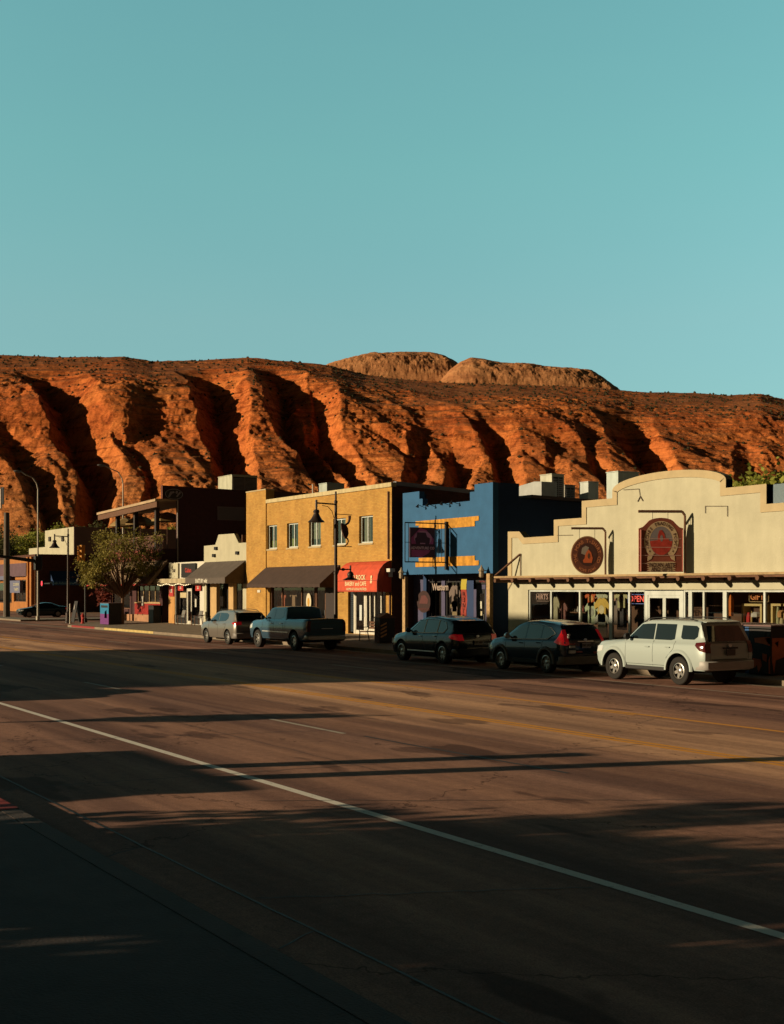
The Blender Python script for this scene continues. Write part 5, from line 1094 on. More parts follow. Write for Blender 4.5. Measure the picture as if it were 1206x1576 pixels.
# --- pale off-road SUV
P = dict(L=4.82, W=1.93, z0=.40, WB=2.79, fa=.92, r=.395, tw=.26, rimr=.58, spokes=6, tumble=.20, plan=.1, gap=.085, paint=paint('pale_sage_paint', (.39, .46, .45), .1, .35), sr=.05,
  top=[(0, 1.02), (.06, 1.08), (.3, 1.13), (1.30, 1.20), (1.42, 1.24), (2.02, 1.72), (2.35, 1.79), (3.2, 1.81), (4.3, 1.79), (4.75, 1.72), (4.82, 1.66)],
  belt=[(0, .98), (1.35, 1.17), (4.82, 1.2)],
  rear=[(0, .16), (.45, .10), (.62, .05), (.95, .04), (1.18, .08), (1.68, .34), (1.8, .42)], front=[(0, .22), (.4, .12), (.7, .02), (.95, .06), (1.1, .14), (2, .2)],
  windows=[([(1.52, 1.245), (2.05, 1.66), (2.30, 1.68), (2.62, 1.69)], [(1.52, 1.24), (2.62, 1.24)]), ([(2.67, 1.69), (3.50, 1.69)], [(2.67, 1.24), (3.36, 1.24), (3.50, 1.27)]), ([(3.74, 1.67), (4.30, 1.66), (4.40, 1.6)], [(3.74, 1.33), (3.82, 1.28), (4.28, 1.28), (4.40, 1.36)])],
  seams=[[(1.46, .55), (1.46, 1.2)], [(2.645, .5), (2.645, 1.22)], [(3.55, 1.22), (3.5, 1.0), (3.22, .75), (3.18, .5)], [(1.46, .52), (3.18, .52)], [(.1, .75), (.1, 1.0)]],
  handles=[(2.42, 1.03), (3.28, 1.04)], mirror=(1.62, 1.24), tlu=[(4.38, 1.2), (4.82, 1.24)], tll=[(4.38, 1.12), (4.55, .98), (4.82, .92)], tlz=(1.24, .92), tlw=.17, tlm=M_TAILD, hlz=(.78, .97), flare=mat('sage_flare', (.39, .46, .45), .4, coat=.5), rails=(1.9, 4.2), step=True,
  wscreen=(1.42, 2.0), rwin=(1.24, 1.66, .74, .62), bump=(.46, .70), bumpm=mat('silver_bumper', (.33, .32, .31), .45, vary=.1), plate=.93, platem=mat('plate_dark', (.08, .07, .07), .6), tglines=[(.735, .68), (1.2, .74)], tgsides=[(.74, 1.2, .72)], tgbar=(1.05, .3, .022, M_TRIM), emblem=1.12, spoiler=(4.42, 1.78, .66), clad=.0)
def carx(pr, Y=25.3): return wx(pr, Y)
def place(P, xr): return (xr - P['fa'] - P['WB'] + P['L'] / 2, YC(P['W']), 0)
make_car('off_road_suv', 'pale sage off-road SUV with roof rails parked in front of the arched sign, nearest car', 'suv', place(P, -25.95), P, SUVG).o.scale = (.965, 1, 1)
# --- dark blue crossover with tall red tail lights
P = dict(L=4.53, W=1.82, z0=.27, WB=2.58, fa=.94, r=.345, tw=.22, rimr=.68, spokes=7, tumble=.28, plan=.2, gap=.05, paint=paint('midnight_blue_paint', (.010, .030, .055), .3, .22), sr=.08,
  top=[(0, .86), (.05, .93), (.4, 1.02), (1.0, 1.10), (1.12, 1.13), (1.80, 1.53), (2.2, 1.64), (2.8, 1.665), (3.5, 1.62), (4.1, 1.53), (4.4, 1.42), (4.53, 1.3)],
  belt=[(0, .85), (1.1, 1.0), (4.53, 1.10)], rear=[(0, .2), (.35, .1), (.55, .02), (.85, .02), (1.05, .07), (1.4, .33), (1.6, .55)], front=[(0, .3), (.35, .12), (.6, .02), (.85, .05), (1.0, .2), (2, .3)],
  windows=[([(1.32, 1.09), (1.9, 1.46), (2.32, 1.53)], [(1.32, 1.05), (2.32, 1.07)]), ([(2.38, 1.535), (3.0, 1.53), (3.18, 1.515)], [(2.38, 1.07), (3.18, 1.09)]), ([(3.23, 1.51), (3.6, 1.43), (3.92, 1.28)], [(3.23, 1.09), (3.55, 1.11), (3.92, 1.27)])],
  wtrim=[[(1.3, 1.04), (2.3, 1.05), (3.55, 1.09), (3.94, 1.27), (3.6, 1.45), (3.2, 1.53), (2.4, 1.555)]],
  seams=[[(1.25, .45), (1.25, 1.0)], [(2.35, .42), (2.35, 1.05)], [(3.35, 1.05), (3.3, .85), (3.1, .6), (3.05, .42)], [(1.25, .42), (3.05, .42)]],
  handles=[(2.15, .93), (3.12, .96)], mirror=(1.45, 1.08), mirm=M_CHROME, tlu=[(3.98, 1.02), (4.12, 1.18), (4.25, 1.45), (4.53, 1.45)], tll=[(3.98, 1.0), (4.25, .93), (4.53, .9)], tlz=(1.40, .92), tlw=.13, hlz=(.68, .85), flare=mat('grey_flare', (.09, .085, .08), .5), clad=.40,
  wscreen=(1.15, 1.78), rwin=(1.12, 1.45, .68, .56), bump=(.3, .56), bumpm=mat('dark_grey_plastic', (.14, .12, .10), .55, vary=.1), plate=.90, platem=mat('plate_grey', (.28, .24, .24), .5), ptext='E80 2KX', tglines=[(.62, .6), (1.07, .7)], tgsides=[(.62, 1.05, .66)], tgbar=(1.03, .32, .012, M_CHROME), emblem=1.08, spoiler=(4.1, 1.56, .55))
T = make_car('crossover_suv', 'midnight blue crossover with tall red tail lights, between the black and the pale SUV', 'suv', place(P, -31.85), P, SUVG)
T.o.scale = (.94, 1, 1); hx = P['L'] / 2
for yy, z0, z1, c, wd in ((-.56, .93, .97, 1, .11), (-.56, .84, .90, 0, .11), (-.56, .66, .75, 0, .13), (-.28, .68, .72, 1, .12), (.42, .64, .70, 1, .1), (-.62, 1.13, 1.19, 0, .035), (-.57, 1.2, 1.26, 0, .04)):
    q = MB(); xo = hx - interp(z0, P['rear']) - .02; q.box(xo - .02, xo + .03, yy - wd, yy + wd, z0, z1); T.part('sticker', q, M_PLATE if c == 0 else mat('sticker_red', (.35, .08, .06), .6), local=True)
# --- black rounded SUV
P = dict(L=4.78, W=1.93, z0=.26, WB=2.86, fa=.93, r=.375, tw=.26, rimr=.70, spokes=5, split=True, tumble=.30, plan=.22, gap=.05, paint=paint('black_blue_paint', (.010, .018, .027), .2, .2), sr=.09,
  top=[(0, .80), (.05, .88), (.4, 1.0), (1.1, 1.10), (1.25, 1.13), (1.95, 1.55), (2.4, 1.67), (3.0, 1.69), (3.8, 1.63), (4.3, 1.52), (4.6, 1.35), (4.78, 1.2)],
  belt=[(0, .8), (1.2, 1.02), (4.78, 1.10)], rear=[(0, .22), (.35, .1), (.6, .02), (.85, .03), (1.05, .10), (1.4, .42), (1.62, .7)], front=[(0, .32), (.35, .12), (.6, .02), (.8, .06), (1.0, .3), (2, .4)],
  windows=[([(1.42, 1.11), (2.05, 1.51), (2.45, 1.56)], [(1.42, 1.09), (2.45, 1.1)]), ([(2.52, 1.565), (3.35, 1.555)], [(2.52, 1.1), (3.35, 1.12)]), ([(3.43, 1.55), (3.8, 1.48), (3.98, 1.3)], [(3.43, 1.12), (3.85, 1.14), (3.98, 1.26)])],
  wtrim=[[(1.4, 1.08), (2.5, 1.085), (3.85, 1.12), (4.0, 1.27), (3.8, 1.5), (3.4, 1.575), (2.5, 1.585), (2.05, 1.53), (1.4, 1.09)], [(2.485, 1.1), (2.485, 1.57)], [(3.39, 1.11), (3.39, 1.56)]],
  seams=[[(1.3, .45), (1.3, 1.02)], [(2.48, .42), (2.48, 1.07)], [(3.48, 1.08), (3.45, .9), (3.25, .62), (3.2, .42)]], hm=M_CHROME,
  handles=[(2.3, .96), (3.3, .98)], mirror=(1.58, 1.1), tlu=[(4.28, 1.03), (4.5, 1.08), (4.78, 1.1)], tll=[(4.28, .94), (4.78, .84)], tlz=(1.07, .85), tlw=.22, hlz=(.62, .82), sillline=.42,
  wscreen=(1.3, 1.93), rwin=(1.15, 1.50, .70, .58), bump=(.3, .55), bumpm=paint('black_blue_bumper', (.012, .016, .022), .2, .3), plate=.78, platem=mat('plate_pale', (.32, .3, .28), .5), ptext='U37 6BH', tglines=[(1.1, .74)], tgsides=[(.6, 1.1, .76)], tgbar=(.585, .5, .01, M_CHROME), emblem=1.0, spoiler=(4.25, 1.56, .55))
make_car('rounded_suv', 'black rounded SUV with chrome window surrounds parked in front of the blue building', 'suv', place(P, -37.85), P, SUVG).o.scale = (.965, 1, 1)
# --- slate blue pickup
P = dict(L=5.92, W=2.0, z0=.42, WB=3.70, fa=.95, r=.41, tw=.27, rimr=.60, spokes=6, tumble=.22, plan=.08, gap=.1, paint=paint('slate_blue_paint', (.036, .09, .145), .2, .25), sr=.05,
  top=[(0, 1.12), (.05, 1.2), (.5, 1.26), (1.35, 1.30), (1.5, 1.34), (2.1, 1.82), (2.4, 1.89), (3.6, 1.90), (3.78, 1.86), (3.80, 1.40), (3.86, 1.39), (5.87, 1.39), (5.92, 1.38)],
  belt=[(0, 1.06), (1.4, 1.28), (3.8, 1.32), (5.92, 1.33)], rear=[(0, .15), (.5, .06), (.7, .02), (1.4, .0), (1.9, 0)], front=[(0, .2), (.4, .1), (.7, .01), (1.1, .02), (1.3, .1), (2, .2)],
  windows=[([(1.62, 1.37), (2.18, 1.78), (2.4, 1.80), (2.62, 1.80)], [(1.62, 1.34), (2.62, 1.35)]), ([(2.67, 1.80), (3.42, 1.80), (3.52, 1.74)], [(2.67, 1.35), (3.3, 1.36), (3.52, 1.46)])],
  seams=[[(1.5, .6), (1.5, 1.28)], [(2.645, .55), (2.645, 1.32)], [(3.6, .6), (3.6, 1.3)], [(3.82, .6), (3.82, 1.36)], [(1.5, .55), (3.6, .55)]], hm=M_CHROME,
  handles=[(2.45, 1.15), (3.42, 1.16)], mirror=(1.72, 1.35), tlu=[(5.78, 1.3), (5.92, 1.3)], tll=[(5.78, .85), (5.92, .85)], tlz=(1.3, .85), tlw=.13, tlm=M_TAILD, hlz=(.85, 1.08),
  wscreen=(1.5, 2.08), rwin=(1.44, 1.78, .78, .68), bed=(3.9, 5.80, .85), cabx=3.80, bump=(.48, .68), bumpm=mat('dull_chrome', (.35, .34, .34), .3, metal=.8), plate=.6, platem=mat('plate_shade', (.2, .17, .17), .5), tglines=[(1.2, .8), (.95, .78)], tgsides=[(.75, 1.34, .84)], tgbar=(.98, .28, .008, M_CHROME), sillline=.78)
make_car('pickup_truck', 'slate blue pickup truck parked in front of the yellow brick building', 'pickup truck', place(P, -49.6), P, SUVG)
# --- small grey SUV
P = dict(L=4.50, W=1.83, z0=.28, WB=2.60, fa=.93, r=.345, tw=.22, rimr=.66, spokes=5, split=True, tumble=.26, plan=.18, gap=.06, paint=paint('warm_grey_paint', (.21, .19, .17), .4, .3), sr=.07,
  top=[(0, .9), (.05, .97), (.4, 1.05), (1.05, 1.13), (1.2, 1.16), (1.85, 1.55), (2.2, 1.63), (2.9, 1.65), (3.9, 1.60), (4.3, 1.5), (4.5, 1.38)],
  belt=[(0, .88), (1.15, 1.03), (4.5, 1.12)], rear=[(0, .18), (.35, .1), (.6, .02), (.95, .03), (1.12, .09), (1.45, .30), (1.6, .45)], front=[(0, .3), (.35, .12), (.6, .02), (.9, .05), (1.0, .2), (2, .3)],
  windows=[([(1.38, 1.12), (1.95, 1.48), (2.35, 1.53)], [(1.38, 1.09), (2.35, 1.1)]), ([(2.41, 1.53), (3.2, 1.52), (3.45, 1.44)], [(2.41, 1.1), (3.2, 1.14), (3.45, 1.26)])],
  seams=[[(1.28, .45), (1.28, 1.02)], [(2.38, .42), (2.38, 1.07)], [(3.35, 1.08), (3.3, .9), (3.1, .62), (3.05, .42)]],
  handles=[(2.2, .97), (3.15, 1.0)], mirror=(1.5, 1.12), tlu=[(4.1, 1.08), (4.5, 1.12)], tll=[(4.1, 1.02), (4.5, .95)], tlz=(1.12, .97), tlw=.25, tlm=M_TAIL, hlz=(.72, .9), clad=.36, rails=(1.8, 3.9),
  wscreen=(1.22, 1.83), rwin=(1.17, 1.53, .70, .58), bump=(.32, .58), bumpm=mat('warm_grey_bumper', (.17, .15, .14), .5), plate=.82, tglines=[(1.13, .72), (.66, .6)], tgsides=[(.66, 1.12, .68)], emblem=1.04, spoiler=(4.2, 1.57, .55))
make_car('small_suv', 'warm grey small SUV parked ahead of the slate blue pickup', 'suv', place(P, -56.7), P, SUVG)
# --- dark saloon beyond the side street
P = dict(L=4.75, W=1.83, z0=.22, WB=2.75, fa=.95, r=.33, tw=.21, rimr=.66, spokes=5, tumble=.35, plan=.2, gap=.05, paint=paint('dark_teal_paint', (.008, .028, .035), .3, .22), sr=.1,
  top=[(0, .70), (.1, .8), (1.0, .95), (1.25, .99), (2.05, 1.36), (2.5, 1.43), (3.1, 1.40), (3.9, 1.08), (4.5, 1.04), (4.75, .98)],
  belt=[(0, .7), (1.2, .9), (4.75, .97)], rear=[(0, .2), (.4, .05), (.8, .02), (1.0, .08), (1.5, .12)], front=[(0, .3), (.35, .12), (.55, .02), (.8, .1), (2, .2)],
  windows=[([(1.45, .98), (2.15, 1.32), (2.5, 1.34)], [(1.45, .96), (2.5, .97)]), ([(2.56, 1.34), (3.1, 1.31), (3.6, 1.12)], [(2.56, .97), (3.5, 1.0), (3.6, 1.08)])],
  seams=[[(1.3, .4), (1.3, .9)], [(2.53, .4), (2.53, .95)], [(3.35, .9), (3.1, .5)]], handles=[(2.35, .84), (3.2, .86)], mirror=(1.6, .98), tlu=[(4.4, .93), (4.75, .95)], tll=[(4.4, .8), (4.75, .75)], tlz=(.95, .76), tlw=.3, hlz=(.58, .72),
  wscreen=(1.3, 2.03), rwin=(1.0, 1.02, .3, .3), bump=(.25, .5), bumpm=M_TRIM, plate=.66, tglines=[(.97, .5)])
T = make_car('saloon_car', 'dark teal saloon car standing in the side street in front of the orange corner shop', 'car', (-123.2, 35.2, 0), P, None); T.o.rotation_euler = (0, 0, R(90) - R(4))
# ================================================================ STREET FURNITURE, SIGNS, GOODS, TREES, NEAR SIDE
def sidez(y): return 0.15 + max(0, (y - 27.6)) / 5.4 * 0.18
def bell(w, o, s=1.0, mi=0):
    w.lathe(o, (0, 0, -1), [(.04 * s, -.14 * s), (.05 * s, -.02 * s), (.12 * s, .0), (.15 * s, .08 * s), (.12 * s, .16 * s), (.13 * s, .19 * s), (.17 * s, .28 * s), (.25 * s, .42 * s), (.40 * s, .56 * s), (.38 * s, .57 * s)], 20, mi)
def street_lamp(label, x, y, full=True):
    z0 = sidez(y); T = Thing('street_lamp', label, 'street lamp', (x, y, z0), 'bronze street lamps with bell shades')
    w = MB(); w.lathe((0, 0, 0), (0, 0, 1), [(.24, 0), (.24, .12), (.2, .16), (.19, .75), (.14, .82), (.10, .95), (.085, 3.2), (.10, 3.22), (.10, 3.3), (.075, 3.34), (.065, 6.5), (.085, 6.52), (.085, 6.6), (.05, 6.64), (.045, 7.05)], 16)
    T.part('pole', w, M_DMET, local=True, smooth=30)
    w = MB(); w.tube((0, 0, 6.45), (0, -1.02, 6.48), .035, n=8); w.tube((0, -1.02, 6.28), (0, -1.02, 6.62), .055, n=8); w.path([(0, -.72, 6.38), (0, -.42, 6.33), (0, -.2, 6.12), (0, -.09, 5.8)], .015, 6); ar = T.part('arm', w, M_DMET, local=True)
    w = MB(); bell(w, (0, -1.02, 6.16)); T.part('lamp_shade', w, M_DMET, ar, local=True, smooth=40)
    w = MB(); w.tube((0, 0, 3.42), (0, .78, 3.44), .03, n=8); w.tube((0, .78, 3.3), (0, .78, 3.62), .045, n=8); w.lathe((0, .3, 3.43), (0, 1, 0), [(.03, 0), (.07, .05), (.07, .12), (.03, .18)], 10); a2 = T.part('arm', w, M_DMET, local=True)
    w = MB(); w.lathe((0, .78, 3.3), (0, 0, -1), [(.04, -.05), (.13, .02), (.16, .12), (.13, .2), (.15, .24), (.38, .36), (.36, .37)], 18); T.part('lamp_shade', w, M_DMET, a2, local=True, smooth=40)
    if full:
        w = MB()
        w.tube((0, 0, 6.0), (0, .85, 5.98), .018, n=6); w.tube((0, 0, 4.5), (0, .85, 4.5), .018, n=6)
        fr = Frame((0, 0, 0), (0, 1, 0), (0, 0, 1))
        cur = [(.74, 5.94), (.73, 5.75), (.66, 5.6), (.5, 5.5), (.36, 5.53), (.28, 5.56)]
        w.path([(0, a, b) for a, b in cur], [.07, .06, .055, .05, .035, .04], 7)
        body = [(.28, 5.5), (.33, 5.2), (.4, 5.0), (.5, 4.86), (.6, 4.95), (.66, 5.1), (.63, 5.35), (.52, 5.52), (.36, 5.56)]
        w.poly(fr, body, -.05, .05)
        cur = [(.52, 4.92), (.63, 4.86), (.67, 4.74), (.6, 4.6), (.45, 4.52), (.2, 4.5)]; w.path([(0, a, b) for a, b in cur], [.04, .035, .03, .028, .025, .02], 7)
        T.part('banner_ornament', w, mat('rusted_iron', (.075, .03, .018), .8, vary=.4, vscale=9), local=True)
    return T
street_lamp('bronze street lamp with ornament, in front of the yellow brick building', wx(516.5, 28.4), 28.4)
street_lamp('distant bronze street lamp by the red kerb corner, left of the street tree', wx(104.5, 28.6), 28.6, full=False)

# ---- hanging and projecting signs
def blade_sign(name, label, X, Ypole, zbase, zarm, ywall):
    return Thing(name, label, 'sign', (X, Ypole, zbase))
# round sign
Xs = wx(932, 32.75); yc = wy(905.5, Xs); zc = wz(905.5, 854, yc) if False else EYE + (HOR - 854) / FPX * (Xs / (-CT + ST * aa(905.5)))
rad = .74
T = Thing('hanging_sign', 'round brown hanging shop sign above the canopy, left of the arched one', 'sign', (Xs, 32.6, 3.25), 'hanging shop signs over the canopy')
w = MB(); zt_ = zc + rad + .30; w.path([(Xs, 32.72, 3.24), (Xs, 32.72, zt_ - .12), (Xs, 32.6, zt_), (Xs, yc - .72, zt_)], .045, 8); T.part('bracket', w, M_WOOD)
for yy in (-.35, .35):
    w = MB(); w.tube((Xs, yc + yy, zc + .62), (Xs, yc + yy, zt_), .01, n=5); T.part('chain', w, M_DMET)
m_s1 = mat('sign_brown_board', (.16, .05, .03), .7, vary=.2, vscale=3); f = FX(Xs, yc, zc)
w = MB(); w.poly(f, circ(0, 0, rad, rad, 40), -.04, .04); bd = T.part('board', w, mat('sign_rim_tan', (.36, .2, .1), .7))
w = MB(); w.poly(f, circ(0, 0, rad - .04, rad - .04, 40), .04, .046); T.part('face', w, m_s1, bd)
w = MB(); w.poly(f, circ(.0, .02, .44, .44, 32), .046, .052); T.part('face', w, mat('sign_dark_disc', (.07, .025, .02), .7), bd)
w = MB(); arc_text(w, f, 'THE MOAB T-SHIRT CO', .2, .545, R(205), R(-25), .05); arc_text(w, f, 'MOAB UTAH', .15, .60, R(238), R(302), .05)
T.part('lettering', w, mat('sign_orange_letter', (.55, .2, .09), .7), bd)
w = MB(); w.poly(f, [(-.17, -.30), (.2, -.30), (.24, -.12), (.17, .1), (.05, .22), (-.05, .12), (-.1, .0), (-.12, -.12), (-.2, -.2)], .052, .058); T.part('emblem', w, mat('sign_orange_rock', (.62, .13, .04), .7), bd)
w = MB(); w.poly(f, circ(.06, -.03, .055, .11, 12), .058, .062); T.part('emblem', w, M_WOOD, bd)
w = MB(); w.poly(f, [(-.28, .06), (-.1, .0), (.02, .2), (.08, .3), (-.08, .36), (-.24, .28)], .0525, .057); T.part('emblem', w, mat('sign_grey_sky', (.33, .28, .24), .7), bd); T.o.rotation_euler = (0, 0, R(-28)); T.o.scale = (1, .86, 1)
# arched sign
Xs = wx(1053.5, 32.75); k_ = Xs / (-CT + ST * aa(1021)); y1 = wy(1050.5, Xs); y0 = wy(990.5, Xs); yc = (y0 + y1) / 2; hwid = (y1 - y0) / 2; hz = lambda py: EYE + (HOR - py) / FPX * k_
zb_, zt_ = hz(880), hz(796)
T = Thing('hanging_sign', 'tall arched red-brown hanging sign with a horseshoe and cream letters', 'sign', (Xs, 32.6, 3.25), 'hanging shop signs over the canopy')
w = MB(); za = hz(786); w.path([(Xs, 32.74, 3.24), (Xs, 32.74, za - .14), (Xs, 32.62, za), (Xs, y0 - .02, za)], .05, 8); T.part('bracket', w, M_WOOD)
for yy in (-.35, .3):
    w = MB(); w.tube((Xs, yc + yy, zt_ - .05), (Xs, yc + yy, za), .01, n=5); T.part('chain', w, M_DMET)
f = FX(Xs, yc, zb_); Ht = zt_ - zb_; sh = Ht * .83; 
otl = [(-hwid, 0), (hwid, 0), (hwid, sh - .05), (hwid * .82, sh), (hwid * .66, sh + .12)] + [(hwid * .62 * math.cos(t), sh + .12 + (Ht - sh - .12) * math.sin(t)) for t in [math.pi * i / 12 for i in range(1, 12)]] + [(-hwid * .66, sh + .12), (-hwid * .82, sh), (-hwid, sh - .05)]
w = MB(); w.poly(f, otl, -.045, .045); bd = T.part('board', w, mat('sign_oxide_board', (.24, .06, .035), .75, vary=.25, vscale=3))
cy = Ht * .57; cm = mat('sign_cream', (.58, .42, .26), .75, vary=.12, vscale=6)
w = MB(); ro, ri = (hwid * .78, Ht * .37), (hwid * .52, Ht * .27); a0, a1 = R(-56), R(236); N = 40
oo = [(ro[0] * math.cos(a0 + (a1 - a0) * i / N), cy + ro[1] * math.sin(a0 + (a1 - a0) * i / N)) for i in range(N + 1)]; ii = [(ri[0] * math.cos(a0 + (a1 - a0) * i / N), cy + ri[1] * math.sin(a0 + (a1 - a0) * i / N)) for i in range(N + 1)]
for i in range(N): w.face([f.p(*ii[i], .052), f.p(*oo[i], .052), f.p(*oo[i + 1], .052), f.p(*ii[i + 1], .052)])
for s in (-1, 1): w.poly(f, [(s * hwid * .34, Ht * .35), (s * hwid * .45, Ht * .24), (s * hwid * .62, Ht * .2), (s * hwid * .60, Ht * .30)][::s], .046, .055)
T.part('horseshoe', w, cm, bd)
w = MB(); arc_text(w, f, 'ARCHES TRADING POST', .17, hwid * .65, R(192), R(-12), .058, cy=cy, ry=Ht * .32)
put_text(w, f, 'INDIAN ARTS', .2, .062, at=(.02, Ht * .125), bold=.006, sx=.9); put_text(w, f, 'AND GIFTS', .2, .062, at=(.02, Ht * .045), bold=.006, sx=.9)
for s in (-1, 1):
    for t in (-6, -22, -36): 
        a = R(t) if s > 0 else R(180 - t); w.poly(f, circ(hwid * .65 * math.cos(a), cy + Ht * .32 * math.sin(a), .022, .035, 8), .053, .058)
T.part('lettering', w, mat('sign_brown_letter', (.07, .025, .015), .8), bd)
w = MB(); zg = [(-hwid * .55, 0)]; n = 5; Hh = Ht * .18; rt = []; lf = []
for i in range(n): rt += [(hwid * .52, .02 + Hh * i / n), (hwid * .66, .02 + Hh * (i + .5) / n)]; lf += [(-hwid * .52, .02 + Hh * i / n), (-hwid * .66, .02 + Hh * (i + .5) / n)]
w.poly(f, rt + [(hwid * .52, .02 + Hh), (-hwid * .52, .02 + Hh)] + lf[::-1], .046, .054); T.part('name_board', w, cm, bd)
w = MB(); w.poly(f, circ(0, cy, ri[0], ri[1], 28), .046, .05); T.part('picture', w, mat('sign_grey_blue', (.22, .19, .20), .8), bd)
w = MB(); lo_ = [(ri[0] * .97 * math.cos(t), cy + ri[1] * .97 * math.sin(t)) for t in [math.pi * (1 + i / 12) for i in range(13)]]; w.poly(f, lo_ + [(ri[0] * .5, cy + .02), (.1, cy - .02), (-.2, cy + .03)], .051, .055)
w.poly(f, [(-.16, cy - .05), (-.14, cy + .22), (-.08, cy + .38), (.02, cy + .40), (.12, cy + .28), (.17, cy + .1), (.3, cy + .1), (.34, cy - .05)], .0515, .0565); T.part('picture', w, mat('sign_red_rock', (.42, .04, .025), .8, vary=.3, vscale=5), bd)
w = MB(); w.poly(f, circ(.01, cy + .1, .06, .12, 12), .057, .06); T.part('picture', w, mat('sign_grey_blue', (.22, .19, .20), .8), bd); T.o.rotation_euler = (0, 0, R(-28)); T.o.scale = (1, .86, 1)
w = MB(); w.tube(f.p(hwid - .03, .02, .06), f.p(hwid - .03, sh - .1, .06), .022, n=6); w.tube(f.p(-hwid + .07, .02, .06), f.p(-hwid + .07, sh - .1, .06), .03, n=6); T.part('neon_tube', w, mat('dull_pink_tube', (.42, .13, .10), .5), bd)
w = MB()
for pz in (.155, .305, .455, .61): w.box(Xs + .058, Xs + .064, yc - hwid, yc + hwid * (.9 if pz > .2 else -.6), zb_ + Ht * pz - .008, zb_ + Ht * pz + .008)
T.part('wire', w, mat('pink_wire', (.6, .38, .33), .5), bd)
# purple projecting sign in its cage on the blue building
Xs = wx(689, 33); ya, yb = wy(623, Xs), 32.98; k_ = Xs / (-CT + ST * aa(650)); hz = lambda py: EYE + (HOR - py) / FPX * k_
z0, z1 = hz(865), hz(805)
T = Thing('projecting_sign', 'purple square sign in a black bar cage projecting from the blue building', 'sign', (Xs, 33, z0))
w = MB(); f = FX(Xs, 0, 0)
def bar(a, b, r=.022): w.tube((Xs, *a), (Xs, *b), r, n=6)
bar((ya, z0), (yb, z0), .03); bar((ya, z1), (yb, z1), .03); bar((ya, (z0 + z1) / 2), (yb, (z0 + z1) / 2), .014)
for px in (623, 628.5, 668.5, 674, 679.5, 686, 690): y = min(yb, wy(px, Xs)); bar((y, z0), (y, z1), .022 if px in (623, 668.5) else .014)
w.box(Xs - .06, Xs + .06, 32.85, 33.0, z0 - .35, z1 + .1); T.part('cage', w, M_BLACK)
yp0, yp1 = wy(630, Xs), wy(668, Xs); zp0, zp1 = hz(858), hz(812); w = MB(); w.poly(f, [(yp0, zp0), (yp1, zp0), (yp1, zp1), (yp0, zp1)], -.04, .05); bd = T.part('board', w, mat('sign_dark_plum', (.06, .02, .05), .6))
ym, zm = (yp0 + yp1) / 2, (zp0 + zp1) / 2; hh = (zp1 - zp0) / 2; ww = (yp1 - yp0) / 2
w = MB(); w.poly(f, [(ym - ww * .9, zm - hh * .95), (ym - .05, zm - hh * .98), (ym + ww * .5, zm - hh * .7), (ym + ww * .85, zm - hh * .2), (ym + ww * .9, zm + hh * .25), (ym + ww * .3, zm + hh * .85), (ym - ww * .2, zm + hh * .95), (ym - ww * .92, zm + hh * .3)], .052, .056); T.part('face', w, mat('sign_magenta', (.5, .10, .30), .7, vary=.2, vscale=2), bd)
w = MB(); w.poly(f, circ(ym + .02, zm + hh * .28, ww * .72, hh * .5, 24), .057, .06); T.part('face', w, mat('sign_mauve', (.66, .32, .52), .7), bd)
w = MB(); w.poly(f, [(ym - .38, zm - .02), (ym + .38, zm - .02), (ym + .4, zm + .2), (ym + .25, zm + .26), (ym + .16, zm + .46), (ym - .3, zm + .46), (ym - .33, zm + .24), (ym - .42, zm + .18)], .061, .065); w.poly(f, circ(ym - .25, zm - .04, .11, .11, 14), .061, .066); w.poly(f, circ(ym + .25, zm - .04, .11, .11, 14), .061, .066)
w.poly(f, [(ym - ww * .9, zm - hh * .5), (ym + ww * .8, zm - hh * .5), (ym + ww * .9, zm - hh * .1), (ym - ww * .9, zm - hh * .1)], .057, .0605); T.part('emblem', w, mat('sign_dark_plum', (.06, .02, .05), .6), bd)
w = MB(); put_text(w, Frame((Xs, ym, zm - hh * .38), (0, 1, 0), (0, 0, 1)), 'ADVENTURE CO', .17, .07, bold=.006); T.part('lettering', w, mat('sign_pale_pink', (.9, .65, .75), .6), bd)
# hanging white letter board + feather banner under the blue building
YB = 34.0
T = Thing('hanging_letter_sign', 'white western lettering hanging in the shade under the blue upper storey', 'sign', (wx(678, YB), YB, 2.7))
w = MB(); f = FY(wx(678, YB), YB, 2.78); put_text(w, f, 'Western', .46, .03, bold=.014, sx=.85); T.part('lettering', w, mat('aged_white', (.33, .26, .22), .8)); w = MB(); w.tube(f.p(-.7, .2, .01), f.p(-.7, .62, .01), .01, n=5); w.tube(f.p(.7, .2, .01), f.p(.7, .62, .01), .01, n=5); T.part('chain', w, M_BLACK)
T = Thing('vertical_banner', 'tall red banner with a yellow top hanging beside the blue pillar', 'banner', (wx(713, 33.6), 33.6, .9))
w = MB(); x0b, x1b = wx(709.5, 33.6), wx(718, 33.6); 
for k in range(10):
    z0b, z1b = .75 + .24 * k, .75 + .24 * (k + 1); yo = 33.6 + .03 * math.sin(k * 1.3); yo2 = 33.6 + .03 * math.sin((k + 1) * 1.3); w.face([(x0b, yo, z0b), (x1b, yo, z0b), (x1b, yo2, z1b), (x0b, yo2, z1b)], 1 if k > 7 else 0)
T.part('cloth', w, [mat('banner_red', (.30, .04, .025), .8), mat('banner_yellow', (.42, .34, .04), .8)])
w = MB(); xm = (x0b + x1b) / 2
for i, ch in enumerate('RENTALS'): put_text(w, FY(xm, 33.55, 2.45 - .26 * i), ch, .3, bold=.008)
T.part('lettering', w, mat('banner_dark', (.12, .02, .02), .8)); w = MB(); w.tube((x0b - .05, 33.6, 3.18), (x1b + .05, 33.6, 3.18), .015, n=6); T.part('rod', w, M_BLACK)

